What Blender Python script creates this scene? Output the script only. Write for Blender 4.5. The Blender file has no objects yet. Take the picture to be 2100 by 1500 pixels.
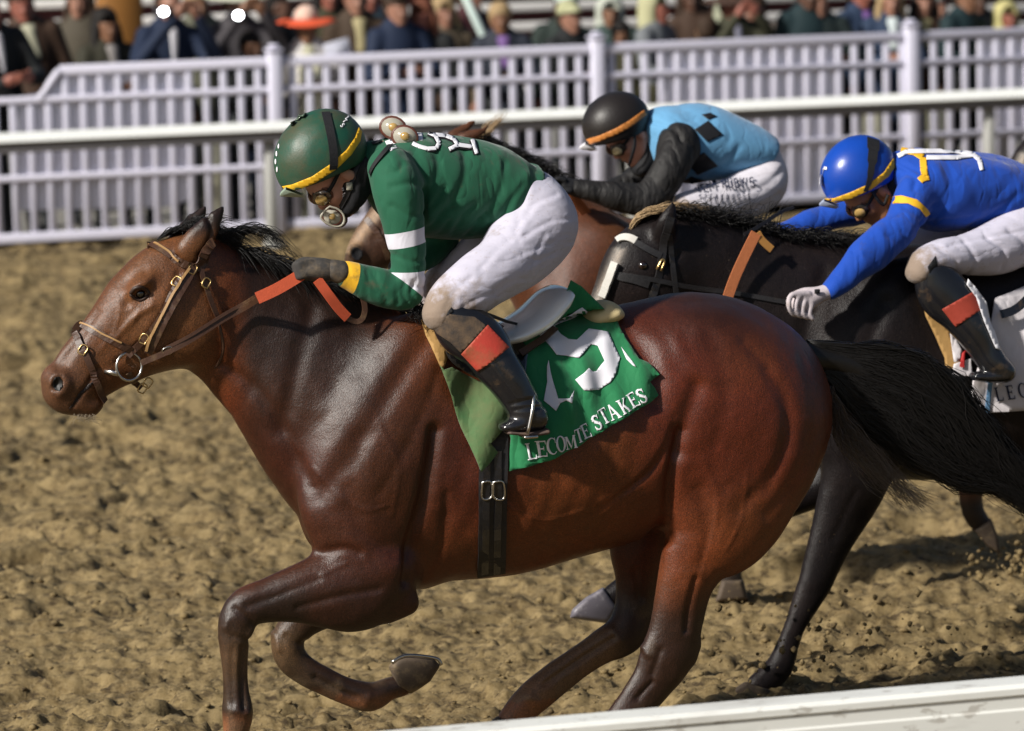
import bpy, bmesh, math, random
import numpy as np
from mathutils import Vector, Matrix
from mathutils.bvhtree import BVHTree
from mathutils.geometry import delaunay_2d_cdt
R = math.radians
random.seed(7)
SC = bpy.context.scene
COL = SC.collection
# ------------------------------------------------------------------ camera, sky, sun
FPX = 9240.0            # focal length in pixels of the 2100-wide photograph
PITCH, ROLL, HCAM = R(6.79), R(-1.4), 2.97
PHI = R(17.5)           # direction of the race track against the picture plane
cam_d = bpy.data.cameras.new('camera')
cam = bpy.data.objects.new('camera', cam_d); COL.objects.link(cam)
cam_d.sensor_width = 36.0; cam_d.lens = FPX / 2100 * 36
cam_d.clip_start = 0.5; cam_d.clip_end = 500
CAMR = Matrix.Rotation(math.pi / 2 - PITCH, 3, 'X') @ Matrix.Rotation(ROLL, 3, 'Z')
CAMP = Vector((0, 0, HCAM))
cam.matrix_world = Matrix.Translation(CAMP) @ CAMR.to_4x4()
cam_d.dof.use_dof = True; cam_d.dof.focus_distance = 13.95; cam_d.dof.aperture_fstop = 3.8
SC.camera = cam
world = bpy.data.worlds.new('World'); SC.world = world; world.use_nodes = True
SUN_EL, SUN_AZ = R(33), R(-129)     # azimuth measured from +Y (away from the camera) clockwise; negative = left
nt = world.node_tree
sky = nt.nodes.new('ShaderNodeTexSky'); sky.sky_type = 'NISHITA'; sky.sun_disc = False
sky.sun_elevation = SUN_EL; sky.sun_rotation = SUN_AZ; sky.air_density = 1.0; sky.dust_density = 2.0; sky.ozone_density = 1.5
bg = nt.nodes['Background']; bg.inputs['Strength'].default_value = 0.05
nt.links.new(sky.outputs['Color'], bg.inputs['Color'])
sun_d = bpy.data.lights.new('sun', 'SUN'); sun_d.energy = 4.6; sun_d.angle = R(3.0); sun_d.color = (1.0, 0.96, 0.89)
sun = bpy.data.objects.new('sun', sun_d); COL.objects.link(sun)
sdir = Vector((math.sin(SUN_AZ) * math.cos(SUN_EL), math.cos(SUN_AZ) * math.cos(SUN_EL), math.sin(SUN_EL)))
sun.rotation_euler = sdir.to_track_quat('Z', 'Y').to_euler(); sun.location = sdir * 60
vs = SC.view_settings
vs.view_transform = 'Standard'; vs.look = 'None'; vs.exposure = 0.38; vs.gamma = 1.0; vs.use_curve_mapping = False
SC.render.engine = 'CYCLES'

# ------------------------------------------------------------------ helpers: tagging
def tag(o, label=None, cat=None, group=None, kind=None):
    if label: o['label'] = label
    if cat: o['category'] = cat
    if group: o['group'] = group
    if kind: o['kind'] = kind
    return o
def empty(name, mat):
    o = bpy.data.objects.new(name, None); COL.objects.link(o); o.matrix_world = mat; return o
def mesh_obj(name, vf, mat, parent=None, mw=None, smooth=True):
    me = bpy.data.meshes.new(name)
    v, f = vf[0], vf[1]
    if isinstance(v, np.ndarray) and isinstance(f, np.ndarray):
        me.vertices.add(len(v)); me.vertices.foreach_set('co', np.ascontiguousarray(v, np.float32).ravel())
        k = f.shape[1]
        me.loops.add(f.size); me.loops.foreach_set('vertex_index', np.ascontiguousarray(f, np.int32).ravel())
        me.polygons.add(len(f)); me.polygons.foreach_set('loop_start', np.arange(0, f.size, k, dtype=np.int32))
        me.update(calc_edges=True); me.validate()
    else:
        me.from_pydata([tuple(p) for p in v], [], [tuple(q) for q in f]); me.update()
    if smooth: me.polygons.foreach_set('use_smooth', [True] * len(me.polygons))
    mats = mat if isinstance(mat, (list, tuple)) else [mat]
    for m in mats: me.materials.append(m)
    o = bpy.data.objects.new(name, me); COL.objects.link(o)
    if parent is not None: o.parent = parent
    elif mw is not None: o.matrix_world = mw
    return o
def bevel_box(sx, sy, sz, b=0.004, c=(0, 0, 0)):
    bm = bmesh.new(); bmesh.ops.create_cube(bm, size=1)
    for v in bm.verts: v.co = Vector((v.co.x * sx, v.co.y * sy, v.co.z * sz)) + Vector(c)
    if b: bmesh.ops.bevel(bm, geom=bm.edges[:], offset=b, segments=1, affect='EDGES')
    vf = ([v.co.copy() for v in bm.verts], [[v.index for v in f.verts] for f in bm.faces]); bm.free(); return vf
def join(parts):
    V, F = [], []
    for v, f in parts:
        n = len(V); V += [tuple(p) for p in v]; F += [tuple(int(i) + n for i in q) for q in f]
    return V, F
# ------------------------------------------------------------------ helpers: materials
def new_mat(name):
    m = bpy.data.materials.new(name); m.use_nodes = True
    n = m.node_tree; return m, n, n.nodes['Principled BSDF'], n.nodes.new('ShaderNodeTexCoord')
def mix_col(n, fac, a, b, mode='MIX'):
    x = n.nodes.new('ShaderNodeMix'); x.data_type = 'RGBA'; x.blend_type = mode
    for s, val in ((x.inputs[0], fac), (x.inputs[6], a), (x.inputs[7], b)):
        if hasattr(val, 'is_linked') or hasattr(val, 'links'): n.links.new(val, s)
        elif isinstance(val, (int, float)): s.default_value = val
        else: s.default_value = (*val, 1) if len(val) == 3 else val
    return x.outputs[2]
def noise(n, tc, scale, detail=3, rough=0.55, stretch=None, out='Fac', coord='Object'):
    t = n.nodes.new('ShaderNodeTexNoise'); t.inputs['Scale'].default_value = scale
    t.inputs['Detail'].default_value = detail; t.inputs['Roughness'].default_value = rough
    src = tc.outputs[coord]
    if stretch:
        mp = n.nodes.new('ShaderNodeMapping'); mp.inputs['Scale'].default_value = stretch
        n.links.new(src, mp.inputs['Vector']); src = mp.outputs['Vector']
    n.links.new(src, t.inputs['Vector']); return t.outputs[out]
def ramp(n, fac, a, b, ca=(0, 0, 0), cb=(1, 1, 1)):
    r = n.nodes.new('ShaderNodeValToRGB'); r.color_ramp.elements[0].position = a; r.color_ramp.elements[1].position = b
    r.color_ramp.elements[0].color = (*ca, 1); r.color_ramp.elements[1].color = (*cb, 1)
    n.links.new(fac, r.inputs['Fac']); return r.outputs['Color']
def math_n(n, op, a, b=None):
    x = n.nodes.new('ShaderNodeMath'); x.operation = op
    for s, val in zip(x.inputs, (a, b)):
        if val is None: continue
        if isinstance(val, (int, float)): s.default_value = val
        else: n.links.new(val, s)
    return x.outputs[0]
def bump(n, bs, h, strength=0.3, dist=0.01):
    b = n.nodes.new('ShaderNodeBump'); b.inputs['Strength'].default_value = strength; b.inputs['Distance'].default_value = dist
    n.links.new(h, b.inputs['Height'])
    prev = bs.inputs['Normal']
    if prev.is_linked: n.links.new(prev.links[0].from_socket, b.inputs['Normal'])
    n.links.new(b.outputs['Normal'], prev)
def mat(name, col, rough=0.6, spec=0.4, var=0.15, scale=30, bmp=0.0, metal=0.0, mud=None, mudamt=(0.55, 0.75), sheen=0.0, coat=0.0, bscale=None, extra=None, mudscale=14, crease=None):
    m, n, bs, tc = new_mat(name)
    base = mix_col(n, noise(n, tc, scale, 4), [c * (1 - var) for c in col], [min(1, c * (1 + var)) for c in col])
    if extra: base = extra(n, tc, base, bs)
    if mud:
        f = ramp(n, noise(n, tc, mudscale, 6, 0.7), *mudamt)
        base = mix_col(n, f, base, mud)
    n.links.new(base, bs.inputs['Base Color'])
    bs.inputs['Roughness'].default_value = rough; bs.inputs['Specular IOR Level'].default_value = spec
    bs.inputs['Metallic'].default_value = metal; bs.inputs['Sheen Weight'].default_value = sheen
    bs.inputs['Coat Weight'].default_value = coat; bs.inputs['Coat Roughness'].default_value = 0.08
    if bmp: bump(n, bs, noise(n, tc, bscale or scale * 4, 4, 0.6), bmp, 0.004)
    if crease: creases(n, bs, tc, *crease)
    return m
def creases(n, bs, tc, scale=7, stretch=(1.2, 1, .8), strength=.5, dist=.012):
    v = noise(n, tc, scale, 3, .5, stretch); r = math_n(n, 'ABSOLUTE', math_n(n, 'SUBTRACT', v, .5)); r = ramp(n, r, 0.0, 0.09); bump(n, bs, r, strength, dist)
    v = noise(n, tc, scale * 2.3, 2, .5, stretch); r = math_n(n, 'ABSOLUTE', math_n(n, 'SUBTRACT', v, .5)); r = ramp(n, r, 0.0, 0.07); bump(n, bs, r, strength * .5, dist * .5)
# ------------------------------------------------------------------ frames: a vertical plane along the track
class Frame:
    """Local axes: u along the track (to the right), w away from the camera, v up. Origin on the ground."""
    def __init__(s, dist, phi=PHI, x0=0.0):
        a = Vector((math.cos(phi), math.sin(phi), 0)); nrm = Vector((-math.sin(phi), math.cos(phi), 0))
        s.o = Vector((0, dist, 0)) + a * x0; s.a, s.n = a, nrm
        s.M = Matrix(((a.x, nrm.x, 0, s.o.x), (a.y, nrm.y, 0, s.o.y), (0, 0, 1, 0), (0, 0, 0, 1)))
    def L(s, px, py, w=0.0):
        d = CAMR @ Vector(((px - 1050) / FPX, -(py - 750) / FPX, -1))
        t = (s.n.dot(s.o - CAMP) + w) / s.n.dot(d)
        p = CAMP + d * t - s.o
        return Vector((p.dot(s.a), w, p.z))
    def mpp(s):   # metres per pixel near the origin
        return (s.L(1051, 750) - s.L(1050, 750)).length
def ground_at(px, py, z=0.0):
    d = CAMR @ Vector(((px - 1050) / FPX, -(py - 750) / FPX, -1)); t = (z - HCAM) / d.z
    return CAMP + d * t
# ------------------------------------------------------------------ signed distance modelling
def catmull(P, n):
    P = np.asarray(P, float)
    if len(P) < 2: return P
    Q = np.vstack([2 * P[0] - P[1], P, 2 * P[-1] - P[-2]]); out = []
    for i in range(1, len(Q) - 2):
        p0, p1, p2, p3 = Q[i - 1:i + 3]
        for t in np.arange(n) / n:
            out.append(0.5 * (2 * p1 + (p2 - p0) * t + (2 * p0 - 5 * p1 + 4 * p2 - p3) * t * t + (3 * p1 - p0 - 3 * p2 + p3) * t ** 3))
    out.append(P[-1]); return np.array(out)
class Field:
    def __init__(s, lo, hi, h):
        s.h = h; s.lo = np.array(lo, float); n = np.ceil((np.array(hi) - s.lo) / h).astype(int) + 1
        s.ax = [s.lo[i] + h * np.arange(n[i]) for i in range(3)]
        s.F = np.full(n, 0.5, np.float32)
    def _sl(s, lo, hi):
        r = []
        for i in range(3):
            a = int(max(0, math.floor((lo[i] - s.lo[i]) / s.h))); b = int(min(len(s.ax[i]), math.ceil((hi[i] - s.lo[i]) / s.h) + 1))
            if b <= a: return None
            r.append(slice(a, b))
        return tuple(r)
    def grid(s, sl=None):
        sl = sl or (slice(None),) * 3
        return (s.ax[0][sl[0]][:, None, None].astype(np.float32), s.ax[1][sl[1]][None, :, None].astype(np.float32), s.ax[2][sl[2]][None, None, :].astype(np.float32))
    def smin(s, sl, T, k):
        F = s.F[sl]
        if k <= 0: s.F[sl] = np.minimum(F, T); return
        hh = np.maximum(k - np.abs(F - T), 0) / k
        s.F[sl] = np.minimum(F, T) - hh * hh * k * 0.25
    def tube(s, S, k=0.02, sub=None):
        """S rows: u, w, v, r (in the picture plane), rw (across)"""
        S = np.asarray(S, float)
        if len(S) > 1:
            seg = max(np.linalg.norm(np.diff(S[:, :3], axis=0), axis=1).max(), 1e-6); n = sub or int(min(24, max(3, math.ceil(seg / (0.22 * max(0.006, S[:, 3:].min()))))))
            S = catmull(S, n)
        rmax = S[:, 3:].max(axis=1)[:, None] + max(k * 1.6, 0.02)
        sl0 = s._sl((S[:, :3] - rmax).min(0), (S[:, :3] + rmax).max(0))
        if sl0 is None: return s
        T = np.full(s.F[sl0].shape, 0.5, np.float32); off = [q.start for q in sl0]
        for row, rm in zip(S, rmax):
            sl = s._sl(row[:3] - rm, row[:3] + rm)
            if sl is None: continue
            U, W, V = s.grid(sl); r, rw = max(row[3], 1e-3), max(row[4], 1e-3)
            q = np.sqrt(((U - row[0]) ** 2 + (V - row[2]) ** 2) / r ** 2 + (W - row[1]) ** 2 / rw ** 2)
            d = (q - 1) * min(r, rw)
            sub_ = tuple(slice(a.start - o, a.stop - o) for a, o in zip(sl, off))
            T[sub_] = np.minimum(T[sub_], d)
        s.smin(sl0, T, k); return s
    def ell(s, c, r, ang=0.0, k=0.02, cut=False):
        """ellipsoid centre c=(u,w,v), radii r=(ru,rw,rv), turned by ang in the picture plane"""
        rm = max(r) + max(k * 1.6, 0.02); c = np.array(c, float); sl = s._sl(c - rm, c + rm)
        if sl is None: return s
        U, W, V = s.grid(sl); du, dv = U - c[0], V - c[2]; ca, sa = math.cos(ang), math.sin(ang)
        q = np.sqrt(((du * ca + dv * sa) / r[0]) ** 2 + ((W - c[1]) / r[1]) ** 2 + ((-du * sa + dv * ca) / r[2]) ** 2)
        d = (q - 1) * min(r)
        if cut:
            F = s.F[sl]; T = -d
            hh = np.maximum(k - np.abs(F - T), 0) / max(k, 1e-6); s.F[sl] = np.maximum(F, T) + hh * hh * k * 0.25
        else: s.smin(sl, d, k)
        return s
    def half(s, p, nrm):
        """keep only the side where (x-p).nrm < 0"""
        U, W, V = s.grid(); s.F = np.maximum(s.F, ((U - p[0]) * nrm[0] + (W - p[1]) * nrm[1] + (V - p[2]) * nrm[2]).astype(np.float32)); return s
    def shell(s, t):
        s.F = np.maximum(s.F, -(s.F + t)); return s
    def mesh(s, smooth=1):
        F = s.F; ins = F < 0; n = np.array(F.shape)
        c = np.zeros(tuple(n - 1), np.int8)
        for dx in (0, 1):
            for dy in (0, 1):
                for dz in (0, 1): c += ins[dx:n[0] - 1 + dx, dy:n[1] - 1 + dy, dz:n[2] - 1 + dz]
        act = (c > 0) & (c < 8); idx = np.argwhere(act); vid = np.full(act.shape, -1, np.int32); vid[act] = np.arange(len(idx))
        acc = np.zeros((len(idx), 3)); cnt = np.zeros(len(idx)); i, j, k = idx.T
        for e in range(3):
            for a in (0, 1):
                for b in (0, 1):
                    o0 = [0, 0, 0]; o = [x for x in range(3) if x != e]; o0[o[0]] = a; o0[o[1]] = b; o1 = list(o0); o1[e] = 1
                    f0 = F[i + o0[0], j + o0[1], k + o0[2]]; f1 = F[i + o1[0], j + o1[1], k + o1[2]]
                    m = (f0 < 0) != (f1 < 0); t = np.where(m, f0 / np.where(f0 == f1, 1, f0 - f1), 0)
                    p = np.array(o0, float)[None, :].repeat(len(idx), 0); p[:, e] = t
                    acc += p * m[:, None]; cnt += m
        V = (idx + acc / np.maximum(cnt, 1)[:, None]) * s.h + s.lo
        Q = []
        for e in range(3):
            o = [x for x in range(3) if x != e]
            sa = [slice(1, n[x] - 1) for x in range(3)]; sa[e] = slice(0, n[e] - 1); sb = list(sa); sb[e] = slice(1, n[e])
            A, B = ins[tuple(sa)], ins[tuple(sb)]; w = np.argwhere(A != B)
            if not len(w): continue
            base = w + np.array([0 if x == e else 1 for x in range(3)])
            def cell(da, db):
                q = base.copy(); q[:, o[0]] -= da; q[:, o[1]] -= db; return vid[q[:, 0], q[:, 1], q[:, 2]]
            q = np.stack([cell(1, 1), cell(0, 1), cell(0, 0), cell(1, 0)], 1)
            fl = A[tuple(w.T)]
            if e == 1: fl = ~fl
            q[~fl] = q[~fl][:, ::-1]; Q.append(q)
        Q = np.vstack(Q)
        for _ in range(smooth): V = relax(V, Q, 0.5)
        return V, Q
def relax(V, Q, f):
    s = np.zeros_like(V); c = np.zeros(len(V))
    for a in range(Q.shape[1]):
        for b in (1, Q.shape[1] - 1):
            np.add.at(s, Q[:, a], V[Q[:, (a + b) % Q.shape[1]]]); np.add.at(c, Q[:, a], 1)
    return V + f * (s / np.maximum(c, 1)[:, None] - V)
def normals(V, Q):
    n = np.cross(V[Q[:, 2]] - V[Q[:, 0]], V[Q[:, 3 % Q.shape[1]]] - V[Q[:, 1]]); o = np.zeros_like(V)
    for a in range(Q.shape[1]): np.add.at(o, Q[:, a], n)
    return o / np.maximum(np.linalg.norm(o, axis=1), 1e-9)[:, None]
def seg_dist(P, line):
    """distance in the u-v plane of points P (n,2) to a polyline"""
    d = np.full(len(P), 9.0)
    for a, b in zip(line[:-1], line[1:]):
        a, b = np.array(a), np.array(b); ab = b - a; t = np.clip(((P - a) @ ab) / max(ab @ ab, 1e-9), 0, 1)
        d = np.minimum(d, np.linalg.norm(P - (a + t[:, None] * ab), axis=1))
    return d
def vnoise(P, f, seed=0):
    """smooth 3-D value noise, -1..1"""
    P = np.asarray(P) * f + seed * 17.31; i = np.floor(P).astype(np.int64); t = P - i; t = t * t * (3 - 2 * t)
    def hsh(a, b, c):
        h = (a * 374761393 + b * 668265263 + c * 2147483647 + seed * 974711) & 0xffffffff
        h = ((h ^ (h >> 13)) * 1274126177) & 0xffffffff; return ((h ^ (h >> 16)) & 0xffff) / 32767.5 - 1
    o = 0
    for dx in (0, 1):
        for dy in (0, 1):
            for dz in (0, 1):
                w = (t[:, 0] if dx else 1 - t[:, 0]) * (t[:, 1] if dy else 1 - t[:, 1]) * (t[:, 2] if dz else 1 - t[:, 2])
                o = o + w * hsh(i[:, 0] + dx, i[:, 1] + dy, i[:, 2] + dz)
    return o
# pixel stations -> tube rows
def stn(fr, rows, wsign=1):
    """rows: (cx,cy,rpx,w,rw) circles or (ax,ay,bx,by,w,rw) outline pairs, in photograph pixels"""
    out = []
    for r in rows:
        if len(r) == 5:
            c = fr.L(r[0], r[1], r[3]); e = fr.L(r[0], r[1] - r[2], r[3]); rad = (c - e).length; rw = r[4]
        else:
            a = fr.L(r[0], r[1], r[4]); b = fr.L(r[2], r[3], r[4]); c = (a + b) / 2; rad = (a - b).length / 2; rw = r[5]
        out.append((c.x, c.y, c.z, rad, rad if rw is None else rw))
    return out
def tubemesh(path, rad, seg=6, closed=False, flat=None):
    """a swept tube through 3-D points; rad number or list; flat=(depth factor)"""
    P = [Vector(p) for p in path]; n = len(P); V, F = [], []
    up = Vector((0.13, -1, 0.21)).normalized(); prev = None
    for i, p in enumerate(P):
        t = (P[(i + 1) % n] - P[i - 1]) if closed else (P[min(i + 1, n - 1)] - P[max(i - 1, 0)])
        t = t.normalized() if t.length > 1e-9 else Vector((1, 0, 0))
        if prev is None: x = t.orthogonal().normalized() if abs(t.dot(up)) > .98 else (up - t * up.dot(t)).normalized()
        else: x = (prev - t * prev.dot(t)); x = x.normalized() if x.length > 1e-6 else t.orthogonal().normalized()
        prev = x; y = t.cross(x); r = rad[i] if hasattr(rad, '__len__') else rad
        for k in range(seg):
            a = 2 * math.pi * k / seg; V.append(p + x * math.cos(a) * r * (flat or 1) + y * math.sin(a) * r)
    m = n if closed else n - 1
    for i in range(m):
        for k in range(seg):
            F.append((i * seg + k, i * seg + (k + 1) % seg, ((i + 1) % n) * seg + (k + 1) % seg, ((i + 1) % n) * seg + k))
    if not closed:
        F.append(tuple(range(seg))[::-1]); F.append(tuple((n - 1) * seg + k for k in range(seg)))
    return V, F
def spl(P, n=6):
    return [Vector(p) for p in catmull([tuple(p) for p in P], n)]
# ------------------------------------------------------------------ draping on a body
class Drape:
    def __init__(s, fr, vfs):
        V, F = [], []
        for v, f in vfs:
            n = len(V); V += [tuple(p) for p in v]; F += [tuple(int(i) + n for i in q) for q in f]
        s.fr = fr; s.t = BVHTree.FromPolygons(V, F)
    def at(s, px, py, off=0.004, dflt=0.0, w0=0.0):
        """the point of the near side seen at a pixel, lifted by off towards the viewer"""
        fr = s.fr; a = fr.L(px, py, -1.2); b = fr.L(px, py, 1.0)
        h, nr, i, d = s.t.ray_cast(a, (b - a).normalized())
        if h is None: return fr.L(px, py, dflt) - Vector((0, off, 0)), Vector((0, -1, 0)), False
        if nr.y > 0: nr = -nr
        return h + nr * off, nr, True
    def loc(s, u, v, off=0.004, dflt=-0.2):
        h, nr, i, d = s.t.ray_cast(Vector((u, -1.5, v)), Vector((0, 1, 0)))
        if h is None: return Vector((u, dflt - off, v)), Vector((0, -1, 0)), False
        if nr.y > 0: nr = -nr
        return h + Vector((0, -off, 0)), nr, True
def pt_in(p, poly):
    c = False; x, y = p[0], p[1]; j = len(poly) - 1
    for i in range(len(poly)):
        xi, yi = poly[i]; xj, yj = poly[j]
        if (yi > y) != (yj > y) and x < (xj - xi) * (y - yi) / (yj - yi) + xi: c = not c
        j = i
    return c
def tri_fill(polys, step, mode=1):
    """triangulate the union of 2-D polygons with interior points every step"""
    P, faces = [], []
    for poly in polys:
        n0 = len(P); m = len(poly); ids = []
        for i in range(m):
            a, b = poly[i], poly[(i + 1) % m]; L = math.hypot(b[0] - a[0], b[1] - a[1]); k = max(1, int(L / step))
            for j in range(k): P.append((a[0] + (b[0] - a[0]) * j / k, a[1] + (b[1] - a[1]) * j / k))
        faces.append(list(range(n0, len(P))))
    xs = [p[0] for p in P]; ys = [p[1] for p in P]
    for x in np.arange(min(xs) + step / 2, max(xs), step):
        for y in np.arange(min(ys) + step / 2, max(ys), step): P.append((x + 0.11 * step * ((y / step) % 2), y))
    r = delaunay_2d_cdt([Vector(p) for p in P], [], faces, mode, 1e-4)
    V, F = r[0], r[2]
    if mode == 1: F = [f for f in F if any(pt_in((V[f[0]] + V[f[1]] + V[f[2]]) / 3, q) for q in polys)]
    used = sorted({i for f in F for i in f}); mp = {j: i for i, j in enumerate(used)}
    return [V[i] for i in used], [tuple(mp[i] for i in f) for f in F]
def decal(name, dr, polys, m, parent, off=0.003, step=5, thick=0.0015, lift=None, dflt=0.0, mode=1):
    """pixel polygons laid on the body below, with a little thickness"""
    V2, F = tri_fill(polys, step, mode)
    top = []
    for p in V2:
        h, nr, ok = dr.at(p.x, p.y, off, dflt)
        if lift: h = h - Vector((0, lift(p.x, p.y), 0))
        top.append(h)
    n = len(top); V = top + [p + Vector((0, thick, 0)) for p in top]; FF = []
    for f in F:
        a, b, c = (top[i] for i in f[:3]); nr = (b - a).cross(c - a)
        FF.append(f if nr.y < 0 else f[::-1])
    ed = {}
    for f in FF:
        for i in range(len(f)):
            e = (f[i], f[(i + 1) % len(f)]); ed[e] = 1
    side = [(b, a, a + n, b + n) for (a, b) in ed if (b, a) not in ed]
    back = [tuple(i + n for i in f[::-1]) for f in FF]
    return mesh_obj(name, (V, FF + back + side), m, parent, smooth=True)
def strap(dr, pts, width, thick=0.004, off=0.002, n=8, dflt=0.0, rawp=None):
    """a flat strap along pixel points on the body: returns verts, faces (local)"""
    if rawp is None:
        P = catmull(pts, n); C = []; N = []
        for p in P:
            h, nr, ok = dr.at(p[0], p[1], off, dflt); C.append(h); N.append(nr)
    else:
        C, N = rawp
    for _ in range(3):
        C = [C[0]] + [(C[i - 1] + C[i] * 2 + C[i + 1]) / 4 for i in range(1, len(C) - 1)] + [C[-1]]
    V, F = [], []; m = len(C)
    for i, c in enumerate(C):
        t = (C[min(i + 1, m - 1)] - C[max(i - 1, 0)]).normalized(); nr = N[i]; y = t.cross(nr).normalized(); nr = y.cross(t).normalized()
        if nr.y > 0 and rawp is None: nr = -nr
        wd = (width[min(i * len(width) // m, len(width) - 1)] if hasattr(width, '__len__') else width) / 2
        for a, b in ((-1, 0), (1, 0), (1, 1), (-1, 1)): V.append(c + y * wd * a + nr * thick * b)
    for i in range(m - 1):
        for k in range(4): F.append((4 * i + k, 4 * i + (k + 1) % 4, 4 * i + 4 + (k + 1) % 4, 4 * i + 4 + k))
    F.append((3, 2, 1, 0)); F.append(tuple(4 * (m - 1) + k for k in range(4)))
    return V, F
def hair(curves, r0, seg=3, n=7):
    """many tapered strands; curves: lists of 3-D points"""
    out = []
    for c in curves:
        P = spl(c, n) if len(c) > 2 else [Vector(p) for p in c]
        m = len(P); rr = r0 * random.uniform(0.6, 1.3)
        out.append(tubemesh(P, [max(0.0004, rr * (1 - (i / (m - 1)) ** 2 * 0.9)) for i in range(m)], seg))
    return join(out)
def jit(p, s):
    return Vector(p) + Vector((random.gauss(0, s), random.gauss(0, s), random.gauss(0, s)))
# ================================================================== the setting
FLOOR_Z = 0.0
def dirt_height(X, Y):
    ca, sa = math.cos(PHI), math.sin(PHI); Z0 = np.zeros_like(X)
    P = np.stack([X, Y, Z0], 1); wx = 0.05 * vnoise(P, 4.0, 21); wy = 0.05 * vnoise(P, 4.0, 22)
    U, W = (X + wx) * ca + (Y + wy) * sa, -(X + wx) * sa + (Y + wy) * ca
    A = np.stack([U * 0.62, W, Z0], 1)
    m = 0.5 + 0.5 * vnoise(A, 1.1, 9)
    clod = lambda f, sd, lo, hi: sstep_(vnoise(A, f, sd), lo, hi)
    h = 0.028 * vnoise(A, 2.0, 1)
    h += (0.65 + 0.6 * m) * (0.020 * clod(5.0, 2, -0.15, 0.25) + 0.030 * clod(10.5, 3, -0.10, 0.25) + 0.021 * clod(19.0, 4, -0.1, 0.3))
    h -= 0.085 * clod(3.8, 5, 0.26, 0.44)
    h += 0.012 * vnoise(P, 36.0, 6) + 0.007 * vnoise(P, 75.0, 7)
    return h - 0.045
def sstep_(x, a, b):
    t = np.clip((x - a) / (b - a), 0, 1); return t * t * (3 - 2 * t)
def mat_dirt():
    m, n, bs, tc = new_mat('track_dirt')
    a = noise(n, tc, 1.3, 5, 0.6); b = noise(n, tc, 9, 6, 0.7); c = noise(n, tc, 70, 3, 0.7)
    col = mix_col(n, ramp(n, a, 0.38, 0.62), (0.125, 0.084, 0.034), (0.172, 0.122, 0.052))
    col = mix_col(n, ramp(n, b, 0.42, 0.60), col, (0.235, 0.172, 0.080))
    col = mix_col(n, ramp(n, b, 0.30, 0.44, (1, 1, 1), (0, 0, 0)), col, (0.045, 0.031, 0.016))
    col = mix_col(n, ramp(n, c, 0.45, 0.7), col, (0.25, 0.185, 0.092))
    d = noise(n, tc, 24, 5, 0.75, (0.6, 1.3, 1)); col = mix_col(n, ramp(n, d, 0.36, 0.50, (1, 1, 1), (0, 0, 0)), col, (0.05, 0.034, 0.017))
    n.links.new(col, bs.inputs['Base Color']); bs.inputs['Roughness'].default_value = 0.85; bs.inputs['Specular IOR Level'].default_value = 0.25
    bump(n, bs, noise(n, tc, 120, 4, 0.7), 0.5, 0.006)
    return m
M_dirt = mat_dirt()
ys = [9.5]
while ys[-1] < 34.5: ys.append(ys[-1] + 0.00150 * ys[-1])
ys = np.array(ys); NX = 600; t = np.linspace(-1, 1, NX)
GX = (t[None, :] * (ys[:, None] * 0.165 + 0.9)); GY = np.repeat(ys[:, None], NX, 1)
gx, gy = GX.ravel(), GY.ravel(); gz = dirt_height(gx, gy)
ii = np.arange(len(ys) * NX).reshape(len(ys), NX)
Q = np.stack([ii[:-1, :-1].ravel(), ii[:-1, 1:].ravel(), ii[1:, 1:].ravel(), ii[1:, :-1].ravel()], 1)
track = mesh_obj('dirt_track', (np.stack([gx, gy, gz], 1), Q), M_dirt); tag(track, kind='structure', label='raked brown dirt of the race track')
gr = mesh_obj('ground', ([(-400, -60, -0.16), (400, -60, -0.16), (400, 420, -0.16), (-400, 420, -0.16)], [(0, 1, 2, 3)]), M_dirt, smooth=False); tag(gr, kind='structure')
# loose clods lying on the track
ico = bmesh.new(); bmesh.ops.create_icosphere(ico, subdivisions=1, radius=1); IV = np.array([v.co for v in ico.verts]); IF = np.array([[v.index for v in f.verts] for f in ico.faces]); ico.free()
rng = np.random.default_rng(5)
def clods(N, ylo, yhi, seed):
    r = np.random.default_rng(seed); V, F = [], []
    y = ylo + (yhi - ylo) * r.random(N) ** 1.5; x = (r.random(N) * 2 - 1) * (y * 0.15 + 0.5)
    z = dirt_height(x, y); s = 0.004 + 0.013 * r.random(N) ** 4
    for i in range(N):
        v = IV * (s[i] * (0.7 + 0.6 * r.random((len(IV), 1)))) * np.array([1.3, 1.2, 0.8]) + np.array([x[i], y[i], z[i] + s[i] * 0.25])
        V.append(v); F.append(IF + i * len(IV))
    return np.vstack(V), np.vstack(F)
cl = mesh_obj('dirt_clods', clods(7000, 11.5, 24, 3), M_dirt, smooth=False); tag(cl, 'loose crumbs of dirt lying over the raked track', None, None, 'stuff')

M_white = mat('white_vinyl', (0.54, 0.53, 0.63), 0.45, 0.4, 0.04, 6)
M_whitesheet = mat('white_sheet', (0.78, 0.78, 0.86), 0.6, 0.3, 0.06, 3)
M_rail = mat('rail_white', (0.78, 0.79, 0.76), 0.35, 0.5, 0.05, 5)
M_railpost = mat('rail_grey', (0.33, 0.33, 0.31), 0.5, 0.4, 0.08, 8)
M_railshade = mat('rail_grey_shade', (0.17, 0.165, 0.175), 0.6, 0.3, 0.1, 8)  # dark grey stands for the shade on the rail's lower face
M_cream = mat('cream_paint', (0.72, 0.70, 0.52), 0.55, 0.3, 0.06, 6)
def frame_through(px, py, z=0.0):
    p = ground_at(px, py, z); return Frame(p.y - p.x * math.tan(PHI))
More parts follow.
